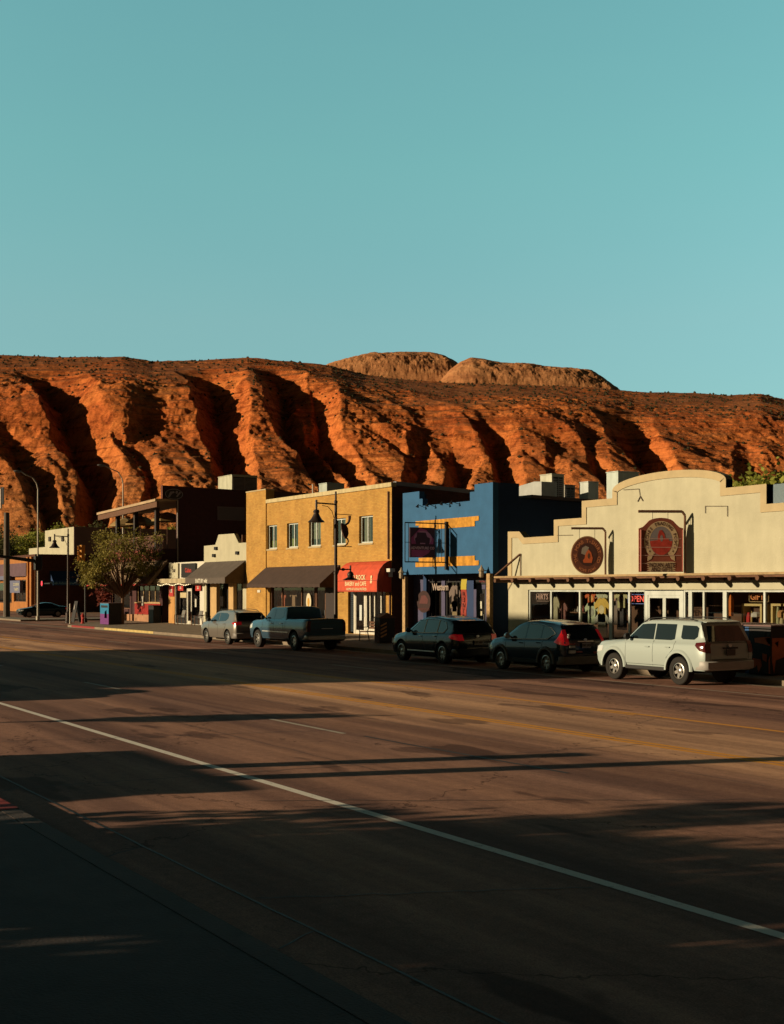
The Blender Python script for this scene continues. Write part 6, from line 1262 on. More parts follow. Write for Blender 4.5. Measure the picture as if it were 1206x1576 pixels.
# ---- window signs
def neon(label, s, cx_, cz_, y, size, col, em, frame=None, cat='neon sign', boxc=None):
    T = Thing('window_sign', label, cat, (cx_, y, cz_))
    vs, _ = text2d(s, size); wd = (max(v[0] for v in vs) - min(v[0] for v in vs)) / 2 + .06; hh = size * .5
    w = MB(); put_text(w, FY(cx_, y, cz_), s, size, .03, bold=.006); T.part('lettering', w, mat('neon_' + label[:6].replace(' ', '_'), col, .4, emit=(col, em)))
    w = MB()
    for (a, b, c, d) in ((-wd, wd, hh, hh + .02), (-wd, wd, -hh - .02, -hh), (-wd - .02, -wd, -hh, hh), (wd, wd + .02, -hh, hh)): w.box(cx_ + a, cx_ + b, y - .02, y + .02, cz_ + c, cz_ + d, 0)
    T.part('border', w, frame or M_WMET)
neon('red OPEN sign glowing beside the white double door', 'OPEN', wx(980, 33.3), wz(980, 922, 33.3), 33.3, .33, (.7, .08, .06), .5, mat('blue_tube', (.12, .16, .3), .5, emit=((.15, .2, .5), .3)))
neon('unlit pinkish T-SHIRTS sign in the leftmost window of the cream shop', 'T-SHIRTS', wx(830, 33.35), wz(830, 919, 33.35), 33.35, .31, (.4, .24, .2), .03, mat('dull_border', (.35, .22, .18), .6))
neon('small GIFTS board hanging in the right shop window', 'GIFTS', wx(1168, 33.6), wz(1168, 919, 33.6), 33.6, .3, (.5, .16, .05), .0, M_WOODL)

# ---- goods behind the glass
def shirt(label, px, py, Y, col, w_=.55, h_=.75, em=None, group='shirts displayed in the shop windows', emblem=None):
    x, z = wx(px, Y), wz(px, py, Y); f = FY(x, Y, z); o = [(-.28, -.5), (.28, -.5), (.27, .12), (.46, .02), (.52, .22), (.3, .42), (.12, .5), (0, .45), (-.12, .5), (-.3, .42), (-.52, .22), (-.46, .02), (-.27, .12)]
    T = Thing('shirt', label, 'shirt', (x, Y, z), group); w = MB(); w.poly(f, [(a * w_, b * h_) for a, b in o], -.05, .05); b = T.part('cloth', w, cl(col), bevel=.02)
    if emblem: w = MB(); w.poly(f, circ(0, .02, .12 * w_ * 1.6, .14 * w_ * 1.4, 12), .052, .058); T.part('print', w, cl(emblem), b)
    w = MB(); w.tube((x, Y, z + h_ * .47), (x, Y, z + h_ * .47 + .12), .008, n=5); T.part('hanger', w, M_BLACK)
for a in (('orange shirt, upper left of the bright shirt group', 910.5, 922, 33.55, (.5, .10, .03), .75, .6, (.6, .3, .1)), ('pale shirt above the yellow one', 926, 922, 33.55, (.42, .42, .3), .8, .55, None), ('pale green shirt beside the yellow one', 911.5, 943, 33.55, (.42, .47, .32), .85, .95, (.3, .3, .25)), ('yellow shirt in the middle of the bright group', 927, 939, 33.5, (.58, .38, .08), .9, 1.0, (.6, .5, .3)), ('white shirt under the yellow one', 927, 962, 33.5, (.42, .42, .36), .9, 1.0, None), ('pale shirt with a dark badge right of the wide post', 957, 923, 33.55, (.42, .38, .2), .8, .65, (.1, .07, .05)), ('dark shirt under the badge shirt', 957, 948, 33.7, (.04, .035, .04), .9, 1.1, None), ('pink small shirt beside the badge shirt', 946, 922, 33.6, (.35, .18, .14), .5, .55, None), ('grey shirt below the pink one', 947, 942, 33.6, (.2, .15, .13), .6, 1.0, None), ('cream mannequin shirt in the second window', 856, 938, 33.5, (.35, .31, .2), .5, 1.1, None), ('small dark red shirt in the second window', 868, 942, 33.6, (.2, .08, .07), .5, .8, None)): shirt(*a[:7], emblem=a[7])
for a in (('red shirt in the yellow building window', 426, 919, 33.7, (.5, .08, .04), 1.1, 1.1), ('orange-red shirt next to the red one', 437, 922, 33.7, (.48, .12, .06), .65, 1.1), ('tan shirt in the second bay of the yellow building', 452, 920, 33.7, (.32, .2, .12), .9, 1.1)): shirt(*a[:7], group='shirts in the yellow building window')
for a in (('grey shirt hanging under the blue upper storey', 700.5, 921, 34.1, (.15, .115, .10), .95, 1.3), ('tan trousers below the grey shirt', 700.5, 938, 34.1, (.17, .13, .07), .75, .9)): shirt(*a[:7], group='clothes under the blue upper storey')
for nm, px, Y, py0, py1, col in (('orange surfboard-shaped banner standing in the right window', 1125, 33.4, 915, 948, (.6, .15, .02)),):
    w = MB(); x = wx(px, Y); za, zb = wz(px, py1, Y), wz(px, py0, Y); w.poly(FY(x, Y, 0), [(-.09, za), (.09, za), (.1, zb - .2), (.06, zb - .05), (0, zb), (-.06, zb - .05), (-.1, zb - .2)], -.02, .02); solo('display_banner', w, cl(col), nm, 'banner', (x, Y, za))
def display_case(label, px0, px1, Y, items):
    x0, x1 = wx(px0, Y), wx(px1, Y); zt_ = wz(px0, 929, Y); zb_ = .5; T = Thing('display_case', label, 'display case', ((x0 + x1) / 2, Y, zb_), 'lit display cases in the right windows')
    w = MB(); m = cl((.62, .45, .2)); w.box(x0, x0 + .08, Y, Y + .4, zb_, zt_); w.box(x1 - .08, x1, Y, Y + .4, zb_, zt_); w.box(x0 + .08, x1 - .08, Y, Y + .4, zt_ - .08, zt_); w.box(x0 + .08, x1 - .08, Y + .02, Y + .4, zb_, zb_ + .08); T.part('case_frame', w, m)
    w = MB(); w.box(x0 + .08, x1 - .08, Y + .36, Y + .4, zb_ + .08, zt_ - .08); T.part('back_panel', w, cl((.1, .05, .03)))
    for (fx, fz, fw_, fh, col) in items:
        w = MB(); xx = x0 + .1 + (x1 - x0 - .2) * fx; zz = zb_ + .1 + (zt_ - zb_ - .2) * fz; ww = (x1 - x0) * fw_ / 2; n = max(1, int(ww / .12))
        for k in range(n): w.lathe((xx - ww + (k + .5) * 2 * ww / n, Y + .15, zz), (0, 0, 1), [(.9 * ww / n, 0), (ww / n, fh * .1), (ww / n, fh * .7), (.5 * ww / n, fh), (.1, fh * 1.02)][:4], 8)
        T.part('goods', w, cl(col))
display_case('cream-framed display case left of the last mullion', 1141, 1172, 33.7, [(.14, .45, .2, .6, (.5, .03, .03)), (.32, .35, .08, .8, (.45, .3, .12)), (.62, .25, .45, .45, (.55, .38, .15)), (.62, .75, .4, .18, (.6, .55, .5)), (.9, .5, .12, .4, (.5, .12, .06)), (.2, .1, .25, .2, (.5, .35, .3))])
display_case('cream-framed display case at the right end of the shop front', 1186, 1225, 33.7, [(.1, .3, .12, 1.1, (.35, .33, .18)), (.3, .3, .16, .75, (.45, .36, .2)), (.3, .75, .3, .25, (.5, .25, .1)), (.55, .7, .3, .3, (.48, .3, .14)), (.6, .3, .2, .5, (.1, .06, .05))])
rs = random.Random(9)
for i in range(10):
    px = 860 + i * 4.2; x = wx(px, 33.9); 
    w = MB(); h = rs.uniform(.1, .25); z = 1.75 + rs.choice([0, .02]); w.lathe((x, 33.9, z), (0, 0, 1), [(.05, 0), (.07, h * .3), (.03, h * .7), (.04, h)], 8)
    c_ = rs.choice([(.4, .35, .25), (.25, .06, .05), (.5, .45, .4), (.2, .15, .12)])
    solo('pot', w, cl(c_), ['first', 'second', 'third', 'fourth', 'fifth', 'sixth', 'seventh', 'eighth', 'ninth', 'tenth'][i] + ' small vessel from the left on the dark shelf of the second window', 'pottery', (x, 33.9, z), 'pottery on the window shelf', smooth=40)
w = MB(); w.box(wx(858, 33.8), wx(902, 33.8), 33.75, 34.1, 1.7, 1.745); solo('shelf', w, M_WOOD, 'dark shelf holding pottery in the second window of the cream shop', 'shelf', (wx(880, 33.8), 33.8, 1.7))
# round faded window sign, oval clock-like sign
T = Thing('window_sign', 'faded round sign in the dark left window under the blue upper storey', 'sign', (wx(652, 34.2), 34.2, 1.9)); w = MB(); f = FY(wx(652, 34.2), 34.2, wz(652, 926, 34.2)); w.poly(f, circ(0, 0, .62, .55, 28), -.01, .01); T.part('board', w, cl((.035, .014, .014))); w = MB(); w.poly(f, [(-.4, -.1), (.35, -.1), (.4, .12), (.15, .32), (-.2, .3)], .012, .016); put_text(w, f, 'ADVENTURE CO', .14, .02, at=(0, -.38), bold=.004); T.part('lettering', w, cl((.10, .03, .03)))  # board and letters darkened in colour for the shade under the storey
T = Thing('oval_sign', 'white oval sign with a yellow middle in the doorway of the yellow brick building', 'sign', (wx(475, 33.3), 33.3, 1.5)); w = MB(); f = FY(wx(475, 33.1), 33.1, wz(475, 926, 33.1)); w.poly(f, circ(0, 0, .30, .48, 28), -.01, .02); b = T.part('board', w, cl((.6, .55, .4))); w = MB(); w.poly(f, circ(0, -.03, .13, .24, 20), .022, .026); T.part('emblem', w, cl((.5, .28, .05)), b)
w = MB(); f = FY(wx(473, 33.16), 33.16, wz(473, 912, 33.16)); w.poly(f, [(-.5, -1.0), (.5, -1.0), (.5, .35), (-.5, .35)], -.02, -.002); solo('notice_board', w, cl((.05, .035, .03)), 'dark board behind the white oval sign', 'board', (wx(473, 33.16), 33.16, 1.5))
for lab, px, py, sx_, sz_, Y, col in (('white paper notice on the bakery door', 555, 943, .24, .8, 33.02, (.55, .6, .6)), ('white paper notice on the door under the blue storey', 739.5, 931, .2, .34, 34.25, (.6, .6, .5)), ('small round sticker low on the door under the blue storey', 740, 944, .2, .2, 34.25, (.5, .45, .3)), ('pale notice in the window of the false front shop', 340, 912, .3, .5, 33.05, (.45, .5, .42)), ('lower pale notice in the window of the false front shop', 340, 938, .3, .4, 33.05, (.45, .5, .42)), ('white notice left of the oxblood building window', 219, 925, .3, .7, 32.9, (.35, .33, .3)), ('white notice in the white shop window', 301, 928, .25, .55, 33.05, (.5, .5, .45)), ('cream menu card in the left window of the white shop', 282, 916, 1.1, .35, 33.05, (.5, .42, .25)), ('orange card in the window right of the lamp', 521, 0, .01, .01, 33.1, (.5, .1, .03))):
    if py == 0: continue
    w = MB(); x, z = wx(px, Y), wz(px, py, Y); w.poly(FY(x, Y, z), [(-sx_ / 2, -sz_ / 2), (sx_ / 2, -sz_ / 2), (sx_ / 2, sz_ / 2), (-sx_ / 2, sz_ / 2)], 0, .012); solo('notice', w, cl(col), lab, 'notice', (x, Y, z))

# ---- metal chairs in front of the white shop
def chair(label, x, y):
    z0 = sidez(y); T = Thing('chair', label, 'chair', (x, y, z0), 'metal chairs by the white shop door')
    m = mat('chair_brown_metal', (.22, .1, .05), .5)
    w = MB(); w.box(-.26, .26, -.24, .24, .43, .46); T.part('seat', w, cl((.1, .1, .09)), local=True, bevel=.01)
    w = MB(); w.mesh([(-.27, .22, .5), (.27, .22, .5), (.27, .34, .98), (-.27, .34, .98), (-.27, .26, .5), (.27, .26, .5), (.27, .38, .98), (-.27, .38, .98)], [(0, 1, 2, 3), (4, 7, 6, 5), (3, 2, 6, 7), (0, 4, 5, 1), (0, 3, 7, 4), (1, 5, 6, 2)]); T.part('backrest', w, cl((.16, .16, .15)), local=True)
    for sx_ in (-1, 1):
        w = MB(); w.path([(sx_ * .3, -.26, 0), (sx_ * .3, -.24, .66), (sx_ * .3, .26, .66)], .018, 6); T.part('arm', w, m, local=True)
        w = MB(); w.path([(sx_ * .29, .3, 0), (sx_ * .29, .24, .5), (sx_ * .29, .36, .98)], .018, 6); T.part('leg', w, m, local=True)
        w = MB(); w.path([(sx_ * .27, -.22, 0), (sx_ * .27, -.22, .43)], .018, 6); T.part('leg', w, m, local=True)
chair('left grey-backed metal chair outside the white shop', wx(276, 32.3), 32.3); chair('right grey-backed metal chair outside the white shop', wx(302, 32.3), 32.3)
# small table and bin there
w = MB(); x = wx(312, 32.2); w.lathe((x, 32.2, sidez(32.2)), (0, 0, 1), [(.2, 0), (.03, .04), (.03, .7), (.35, .71), (.35, .74)], 14); solo('cafe_table', w, M_DMET, 'small round table right of the two metal chairs', 'table', (x, 32.2, sidez(32.2)), smooth=30)
w = MB(); x = wx(238, 32.6); w.box(x - .5, x + .5, 32.3, 32.85, .3, 1.5); w.box(x - .53, x + .53, 32.27, 32.88, 1.5, 1.56); solo('waste_bin', w, M_BLACK, 'black square bin standing before the red corrugated panel', 'bin', (x, 32.6, .3), bevel=.02)
# bench
T = Thing('bench', 'dark slatted street bench outside the bakery', 'bench', (wx(572, 30.3), 30.3, sidez(30.3)))
for k in range(5): w = MB(); w.box(-.8, .8, -.22 + k * .1, -.15 + k * .1, .43, .46); T.part('seat_slat', w, M_WOOD, local=True)
for k in range(3): w = MB(); w.box(-.8, .8, .26 + k * .025, .29 + k * .025, .56 + k * .13, .65 + k * .13); T.part('backrest', w, M_WOOD, local=True)
for s in (-1, 1): w = MB(); w.path([(s * .75, -.24, 0), (s * .75, -.22, .42), (s * .75, .2, .42), (s * .75, .34, .92)], .025, 6); w.path([(s * .75, .3, 0), (s * .75, .2, .42)], .025, 6); w.path([(s * .75, -.24, .42), (s * .75, -.26, .64), (s * .75, .24, .64)], .02, 6); T.part('leg', w, M_BLACK, local=True)
# wrapped waste bins
def wrap_bin(label, x0, x1, y0, y1, h, front, side, name='wrapped_bin', peak=False):
    """front / side: list of (outline in 0..1, colour)"""
    z0 = sidez(y0); T = Thing(name, label, 'bin', ((x0 + x1) / 2, (y0 + y1) / 2, z0), 'picture-wrapped pavement bins')
    w = MB(); w.box(x0, x1, y0, y1, z0 + .03, z0 + h); T.part('casing', w, mat('bin_black', (.014, .012, .014), .5, vary=.2, vscale=3), bevel=.015)
    w = MB(); w.box(x0 - .03, x1 + .03, y0 - .03, y1 + .03, z0 + h, z0 + h + .04)
    if peak: w.poly(FX(x0 - .03, 0, 0), [(y0 - .03, z0 + h + .04), (y1 + .03, z0 + h + .04), ((y0 + y1) / 2, z0 + h + .25)], 0, x1 - x0 + .06)
    T.part('lid', w, mat('bin_lid', (.16, .09, .09), .5) if not peak else mat('bin_lid_rust', (.14, .06, .04), .6))
    for fr, (wd, lst) in ((FY(x0, y0, z0 + .03), (x1 - x0, front)), (FX(x1, y0, z0 + .03), (y1 - y0, side))):
        for pts, col in lst:
            w = MB(); w.poly(fr, [(a * wd, b * (h - .03)) for a, b in pts], .003, .008); T.part('picture', w, cl(col, .4))
    w = MB(); w.box(x0 + .2, x1 - .2, y0 - .012, y0 - .001, z0 + h - .3, z0 + h - .14); T.part('slot', w, M_BLACK)
OR = (.48, .11, .025); ORL = (.62, .3, .1); BLU = (.02, .09, .26)
xa = wx(1186, 28.3); 
wrap_bin('picture-wrapped bin with orange horses at the right edge, nearest bin', xa - .98, xa, 28.3, 29.9, 1.42,
  [([(.0, .0), (.16, .0), (.16, .98), (.0, .98)], BLU), ([(.36, .75), (.75, .78), (.98, .78), (.98, .60), (.7, .64), (.4, .66)], OR), ([(.78, .76), (.98, .77), (.98, .62), (.9, .66)], ORL), ([(.3, .33), (.62, .31), (.66, .18), (.52, .02), (.48, .2), (.38, .12), (.34, .22)], OR), ([(.68, .44), (.86, .42), (.84, .26), (.7, .3)], OR), ([(.92, .3), (.98, .4), (.98, .02), (.93, .02)], OR)],
  [([(.03, .76), (.98, .76), (.98, .3), (.85, .05), (.8, .4), (.6, .38), (.42, .04), (.35, .36), (.12, .3), (.08, .02), (.03, .3)], OR), ([(.1, .66), (.2, .7), (.18, .56)], (.05, .02, .01)), ([(.5, .7), (.75, .68), (.7, .5), (.55, .52)], (.07, .02, .015))])
xb = wx(1157, 28.9)
wrap_bin('blue-sided bin half hidden behind the pale SUV', xb - 1.15, xb - .1, 28.6, 30.0, 1.42, [([(.0, .0), (.98, .0), (.98, .98), (.0, .98)], BLU)], [([(.02, .02), (.4, .02), (.4, .98), (.02, .98)], BLU)])
xa = wx(602, 29.9); ribs = []
for k in range(4):
    z = .2 + k * .15; ribs += [([(.05, z), (.45, z + .12), (.45, z + .19), (.05, z + .06)], ORL), ([(.52, z + .12), (.95, z), (.95, z + .06), (.52, z + .19)], ORL)]
wrap_bin('bin wrapped with an orange ribbed pattern beside the bench', wx(576, 29.5), xa - .35, 29.5, 30.3, 1.15, [([(.02, .02), (.98, .02), (.98, .98), (.02, .98)], (.2, .05, .02))] + [(p, c) for p, c in ribs] + [([(.46, .15), (.52, .15), (.52, .9), (.46, .9)], OR)], [(q, ORL) for q, c in ribs[::2]], peak=True)
wrap_bin('blue and purple picture-wrapped bin left of the street tree', wx(154, 29.2), wx(167, 29.2), 29.2, 30.2, 1.5, [([(0, .5), (1, .5), (1, 1), (0, 1)], (.02, .2, .38)), ([(0, 0), (1, 0), (1, .5), (0, .5)], (.16, .035, .2)), ([(.5, .3), (.8, .3), (.75, .7), (.55, .6)], (.3, .3, .45))], [])
# ---- traffic gear at the corner
def cobra(label, x, y, zb, zt_, armlen, m):
    T = Thing('light_pole', label, 'light pole', (x, y, zb), 'tall davit light poles'); w = MB(); w.lathe((x, y, zb), (0, 0, 1), [(.17, 0), (.17, .3), (.09, .35), (.052, zt_ - zb - 1.2)], 12); T.part('pole', w, m, smooth=30)
    w = MB(); zt2 = zt_ - 1.2 + 0; w.path([(x, y, zt2), (x, y - .12, zt2 + .5), (x, y - .45, zt2 + .95), (x, y - 1.0, zt2 + 1.15), (x, y - armlen, zt2 + 1.4)], [.052, .05, .048, .045, .04], 8); ar = T.part('arm', w, m, smooth=30)
    w = MB(); w.lathe((x, y - armlen + .05, zt2 + 1.4), (0, -1, .05), [(.04, 0), (.09, .1), (.12, .3), (.06, .62), (.01, .66)], 10); T.part('lamp_head', w, M_GMET, ar, smooth=40); return T
m_pole = mat('pale_galvanised', (.42, .38, .3), .5, vary=.1, vscale=2)
X = wx(189, 36); cobra('tall pale davit light pole rising behind the roof terrace', X, 36, 0, wz(189, 722, 36), 1.6, m_pole)
X = wx(58, 30); T = cobra('tall pale signal pole with davit lamp at the far street corner', X, 30, .13, wz(58, 731, 30), 1.4, m_pole)
w = MB(); w.path([(X, 30, 5.05), (X, 26, 5.55), (X, 20, 6.2)], [.16, .12, .08], 10); T.part('mast_arm', w, mat('dark_green_arm', (.03, .04, .04), .5)); w = MB(); w.box(X - .25, X + .25, 29.7, 30.3, 4.3, 5.5); T.part('control_box', w, M_BLACK, bevel=.05)
T = Thing('signal_head', 'red hand pedestrian signal beside the pale signal pole', 'pedestrian signal', (X + .3, 30.6, 3.0)); xx = wx(64, 30.9); zz_ = wz(64, 898, 30.9)
w = MB(); w.box(xx - .25, xx + .25, 30.9, 31.2, zz_ - .25, zz_ + .25); w.box(xx - .3, X, 31.0, 31.05, zz_ - .05, zz_ + .05); T.part('housing', w, M_BLACK); w = MB(); w.poly(FY(xx, 30.9, zz_), circ(0, 0, .17, .2, 12), .003, .02); T.part('lens', w, mat('red_signal', (.9, .03, .05), .4, emit=((1, .03, .06), 1.0)))
Xp = wx(131, 30); T = Thing('traffic_light', 'yellow-housed traffic light facing away, left of the street tree', 'traffic light', (Xp, 30, .2), None)
w = MB(); w.lathe((Xp, 30, .2), (0, 0, 1), [(.15, 0), (.15, .3), (.07, .34), (.07, 4.6)], 10); T.part('pole', w, M_BLACK)
zc = wz(127, 852, 30); w = MB(); xh = wx(127.5, 29.8); w.box(xh - .2, xh + .2, 29.6, 29.9, zc - .62, zc + .62); hs = T.part('housing', w, mat('signal_yellow', (.55, .24, .02), .5), bevel=.03)
for k in (-1, 0, 1): w = MB(); w.lathe((xh, 29.6, zc + .4 * k), (0, -1, 0), [(.15, 0), (.16, .2), (.14, .2), (.13, .02)], 12); T.part('visor', w, mat('signal_yellow', (.55, .24, .02), .5), hs)
w = MB(); w.tube((Xp, 30, zc), (xh, 29.8, zc), .03, n=6); T.part('bracket', w, M_BLACK)
Xg = wx(10, 31); T = Thing('sign_pole', 'thick weathered pole with a dark board and a pale top at the far left edge', 'pole', (Xg, 31, .1)); w = MB(); w.lathe((Xg, 31, .1), (0, 0, 1), [(.32, 0), (.26, 9.8)], 12); T.part('pole', w, mat('grey_green_pole', (.12, .10, .08), .8, vary=.2, vscale=2)); w = MB(); w.box(Xg - .2, Xg + .8, 30.5, 30.56, wz(13, 776, 31), wz(13, 750, 31)); T.part('board', w, M_BLACK); w = MB(); w.tube((Xg + .1, 30.45, wz(13, 782, 31)), (Xg + .1, 30.45, wz(13, 752, 31)), .09, n=8); T.part('pale_tube', w, M_WHITE)
# hydrant, white post, small board
x = wx(127, 28.9); T = Thing('fire_hydrant', 'red fire hydrant by the red kerb', 'fire hydrant', (x, 28.9, sidez(28.9))); w = MB(); w.lathe((0, 0, 0), (0, 0, 1), [(.16, 0), (.16, .05), (.11, .07), (.11, .5), (.15, .52), (.15, .56), (.12, .6), (.05, .72), (.03, .78)], 12); T.part('barrel', w, M_RED, local=True, smooth=35)
for s in (-1, 1): w = MB(); w.lathe((s * .1, 0, .4), (s, 0, 0), [(.06, 0), (.06, .08), (.04, .1)], 8); T.part('outlet', w, M_RED, local=True)
x = wx(107.5, 28.4); w = MB(); w.lathe((x, 28.4, .15), (0, 0, 1), [(.05, 0), (.05, 1.45), (.02, 1.5)], 8); solo('marker_post', w, M_WHITE, 'thin white marker post just right of the distant lamp base', 'post', (x, 28.4, .15))
x = wx(117, 29.5); T = Thing('sandwich_board', 'dark A-frame board with a small white figure beside the hydrant', 'sign', (x, 29.5, sidez(29.5))); w = MB(); w.mesh([(-.4, -.3, 0), (.4, -.3, 0), (.4, 0, 1.6), (-.4, 0, 1.6), (-.4, -.26, 0), (.4, -.26, 0), (.4, .03, 1.6), (-.4, .03, 1.6)], [(0, 1, 2, 3), (4, 7, 6, 5), (0, 3, 7, 4), (1, 5, 6, 2), (3, 2, 6, 7)]); T.part('board', w, cl((.03, .03, .03)), local=True); w = MB(); w.mesh([(-.4, .3, 0), (.4, .3, 0), (.4, .04, 1.6), (-.4, .04, 1.6)], [(0, 1, 2, 3)]); T.part('board', w, cl((.03, .03, .03)), local=True); w = MB(); f = Frame((0, -.01 - .09, 1.15), (1, 0, 0), (0, .184, .983)); w.poly(f, [(-.12, -.2), (.12, -.2), (.08, .05), (0, .25), (-.08, .05)], .03, .04); T.part('picture', w, cl((.3, .28, .26)), local=True)
# hanging flower basket near the tree
T = Thing('flower_basket', 'reddish flower basket hanging above the blue and purple bin', 'flower basket', (wx(160, 30.5), 30.5, 2.6)); w = MB(); zc = wz(160, 917, 30.5); xx = wx(160, 30.5)
rs = random.Random(5)
for k in range(160):
    v = Vector((rs.gauss(0, .3), rs.gauss(0, .3), rs.gauss(0, .28))); s = .09; a = Vector((rs.uniform(-1, 1), rs.uniform(-1, 1), rs.uniform(-1, 1))).normalized() * s; b = a.orthogonal().normalized() * s; c = Vector((xx, 30.5, zc)) + v; w.face([c - a - b, c + a - b, c + a + b, c - a + b])
T.part('flowers', w, leaf_mat('red_flowers', (.06, .012, .008), (.2, .04, .025), 4)); w = MB(); w.tube((xx, 30.5, zc), (xx, 30.5, zc + 1.0), .01, n=5); w.tube((xx, 30.5, zc + 1), (xx, 33, zc + 1), .015, n=5); T.part('hook', w, M_BLACK)
# patio umbrellas on the terrace
for lab, px, Y in (('tan patio umbrella at the right of the roof terrace', 257, 35.3), ('tan patio umbrella left of the first one on the terrace', 216, 35.3), ('tan patio umbrella at the far end of the terrace', 192, 35.2)):
    x = wx(px, Y); T = Thing('patio_umbrella', lab, 'umbrella', (x, Y, 5.6), 'umbrellas on the roof terrace'); w = MB(); n = 8; rb = 1.25
    for i in range(n):
        a0, a1 = 2 * math.pi * i / n, 2 * math.pi * (i + 1) / n; p0 = Vector((rb * math.cos(a0), rb * math.sin(a0), 2.35)); p1 = Vector((rb * math.cos(a1), rb * math.sin(a1), 2.35)); q0 = p0 * .55; q0.z = 2.75; q1 = p1 * .55; q1.z = 2.75
        w.face([p0, p1, q1, q0]); w.face([q0, q1, (0, 0, 2.95)]); w.face([p0 + Vector((0, 0, -.15)), p1 + Vector((0, 0, -.15)), p1, p0])
    T.part('canopy', w, mat('tan_canvas', (.36, .24, .10), .9), local=True); w = MB(); w.tube((0, 0, 0), (0, 0, 2.9), .025, n=6); T.part('pole', w, M_WOOD, local=True)

# ================================================================ TREES
def tree(name, label, cat, base, h, crown, nleaf, lsz, m_leaf, m_bark, seed, trunk_r=.1, trunk_h=None, sparse=.0, group=None, nclump=26):
    """crown: list of (cx, cy, cz, rx, ry, rz) blobs around the base"""
    rs = random.Random(seed); g = np.random.default_rng(seed); T = Thing(name, label, cat, base, group)
    th = trunk_h or h * .35; w = MB(); lean = Vector((rs.uniform(-.1, .1), rs.uniform(-.1, .1), 0))
    pts = [Vector((0, 0, -.1)), Vector((0, 0, th * .5)) + lean * .3, Vector((0, 0, th)) + lean]; w.path(pts, [trunk_r * 1.25, trunk_r, trunk_r * .85], 10)
    cl_ = []
    for k in range(nclump):
        cx, cy, cz, rx, ry, rz = crown[k % len(crown)]
        v = Vector((rs.gauss(0, 1), rs.gauss(0, 1), rs.gauss(0, 1))).normalized() * (rs.random() ** .45) * .86; p = Vector((cx + v.x * rx, cy + v.y * ry, cz + v.z * rz)); cl_.append((p, (rx + ry + rz) / 3 * rs.uniform(.22, .42)))
    for k, (p, r) in enumerate(cl_):
        st = pts[2] + Vector((0, 0, -rs.random() * th * .15)); mid = st.lerp(p, .5) + Vector((rs.uniform(-.2, .2), rs.uniform(-.2, .2), rs.uniform(-.1, .3))) * (h / 6)
        w.path([st, mid, p], [trunk_r * .45, trunk_r * .25, trunk_r * .08], 5)
        for q in range(3):
            e = p + Vector((rs.gauss(0, r * .6), rs.gauss(0, r * .6), rs.gauss(0, r * .6))); w.tube(p.lerp(mid, .3), e, trunk_r * .09, trunk_r * .03, n=4)
    T.part('trunk', w, m_bark, local=True, smooth=60)
    per = nleaf // len(cl_); V = []
    for p, r in cl_:
        d = g.normal(size=(per, 3)); d /= np.linalg.norm(d, axis=1)[:, None]; rad = r * (g.random(per) ** .4)[:, None] * (1 + .35 * g.normal(size=(per, 1))); c = np.array(p)[None] + d * rad * np.array([1, 1, .8])
        a = g.normal(size=(per, 3)); a /= np.linalg.norm(a, axis=1)[:, None]; b = np.cross(a, g.normal(size=(per, 3))); b /= np.linalg.norm(b, axis=1)[:, None]
        s = lsz * (.6 + .8 * g.random((per, 1))); V.append(np.stack([c - a * s - b * s * .5, c + a * s * .2 - b * s * .7, c + a * s + b * s * .1, c - a * s * .1 + b * s * .7], 1))
    V = np.concatenate(V).reshape(-1, 3); n = len(V) // 4; me = bpy.data.meshes.new('crown'); me.vertices.add(len(V)); me.vertices.foreach_set('co', V.astype(np.float32).ravel())
    me.loops.add(n * 4); me.loops.foreach_set('vertex_index', np.arange(n * 4, dtype=np.int32)); me.polygons.add(n); me.polygons.foreach_set('loop_start', np.arange(0, n * 4, 4, dtype=np.int32)); me.polygons.foreach_set('loop_total', np.full(n, 4, dtype=np.int32)); me.update(); me.materials.append(m_leaf)
    o = bpy.data.objects.new('crown', me); C.objects.link(o); o.parent = T.o; return T
bark = mat('tree_bark', (.16, .09, .055), .9, vary=.35, vscale=12, bump=.6, bscale=25); barkd = mat('dark_bark', (.06, .04, .03), .9, vary=.3, vscale=8)
lf1 = leaf_mat('brown_green_leaves', (.07, .062, .016), (.20, .14, .04), 1.1); lf2 = leaf_mat('spring_green_leaves', (.07, .10, .014), (.24, .27, .05), .5); lf3 = leaf_mat('olive_leaves', (.04, .045, .014), (.11, .10, .03), .6)
lf0 = leaf_mat('sparse_olive_leaves', (.085, .088, .018), (.32, .26, .06), 1.1)
bx = wx(188, 30.2); tree('street_tree', 'thin young street tree with sparse brownish-green leaves by the far kerb', 'tree', (bx, 30.2, sidez(30.2)), 7, [(0, -.3, 5.2, 2.3, 2.0, 1.9), (-.2, 1.4, 5.4, 2.0, 1.9, 1.6), (0, -1.7, 4.2, 1.7, 1.6, 1.5), (.3, 1.6, 3.7, 1.7, 1.6, 1.2), (-.3, -1.8, 3.3, 1.4, 1.2, .9)], 12000, .064, lf0, bark, 12, trunk_r=.11, trunk_h=2.1, nclump=110)
lf4 = leaf_mat('bright_spring_leaves', (.12, .14, .02), (.38, .38, .07), .4)
def far_tree(label, px, Y, pyt, r, lf, seed, n=5000, rx=None):
    x = wx(px, Y); h = wz(px, pyt, Y); rx = rx or r; tree('leafy_tree', label, 'tree', (x, Y, 0), h, [(0, 0, h - r, rx, rx, r), (rx * .6, 0, h - r * 1.3, rx * .6, rx * .7, r * .8), (-rx * .6, .5, h - r * 1.3, rx * .6, rx * .7, r * .8)], n, .22, lf, barkd, seed, trunk_r=.3, trunk_h=max(1.5, h - 2 * r), group='green trees behind the buildings', nclump=46)
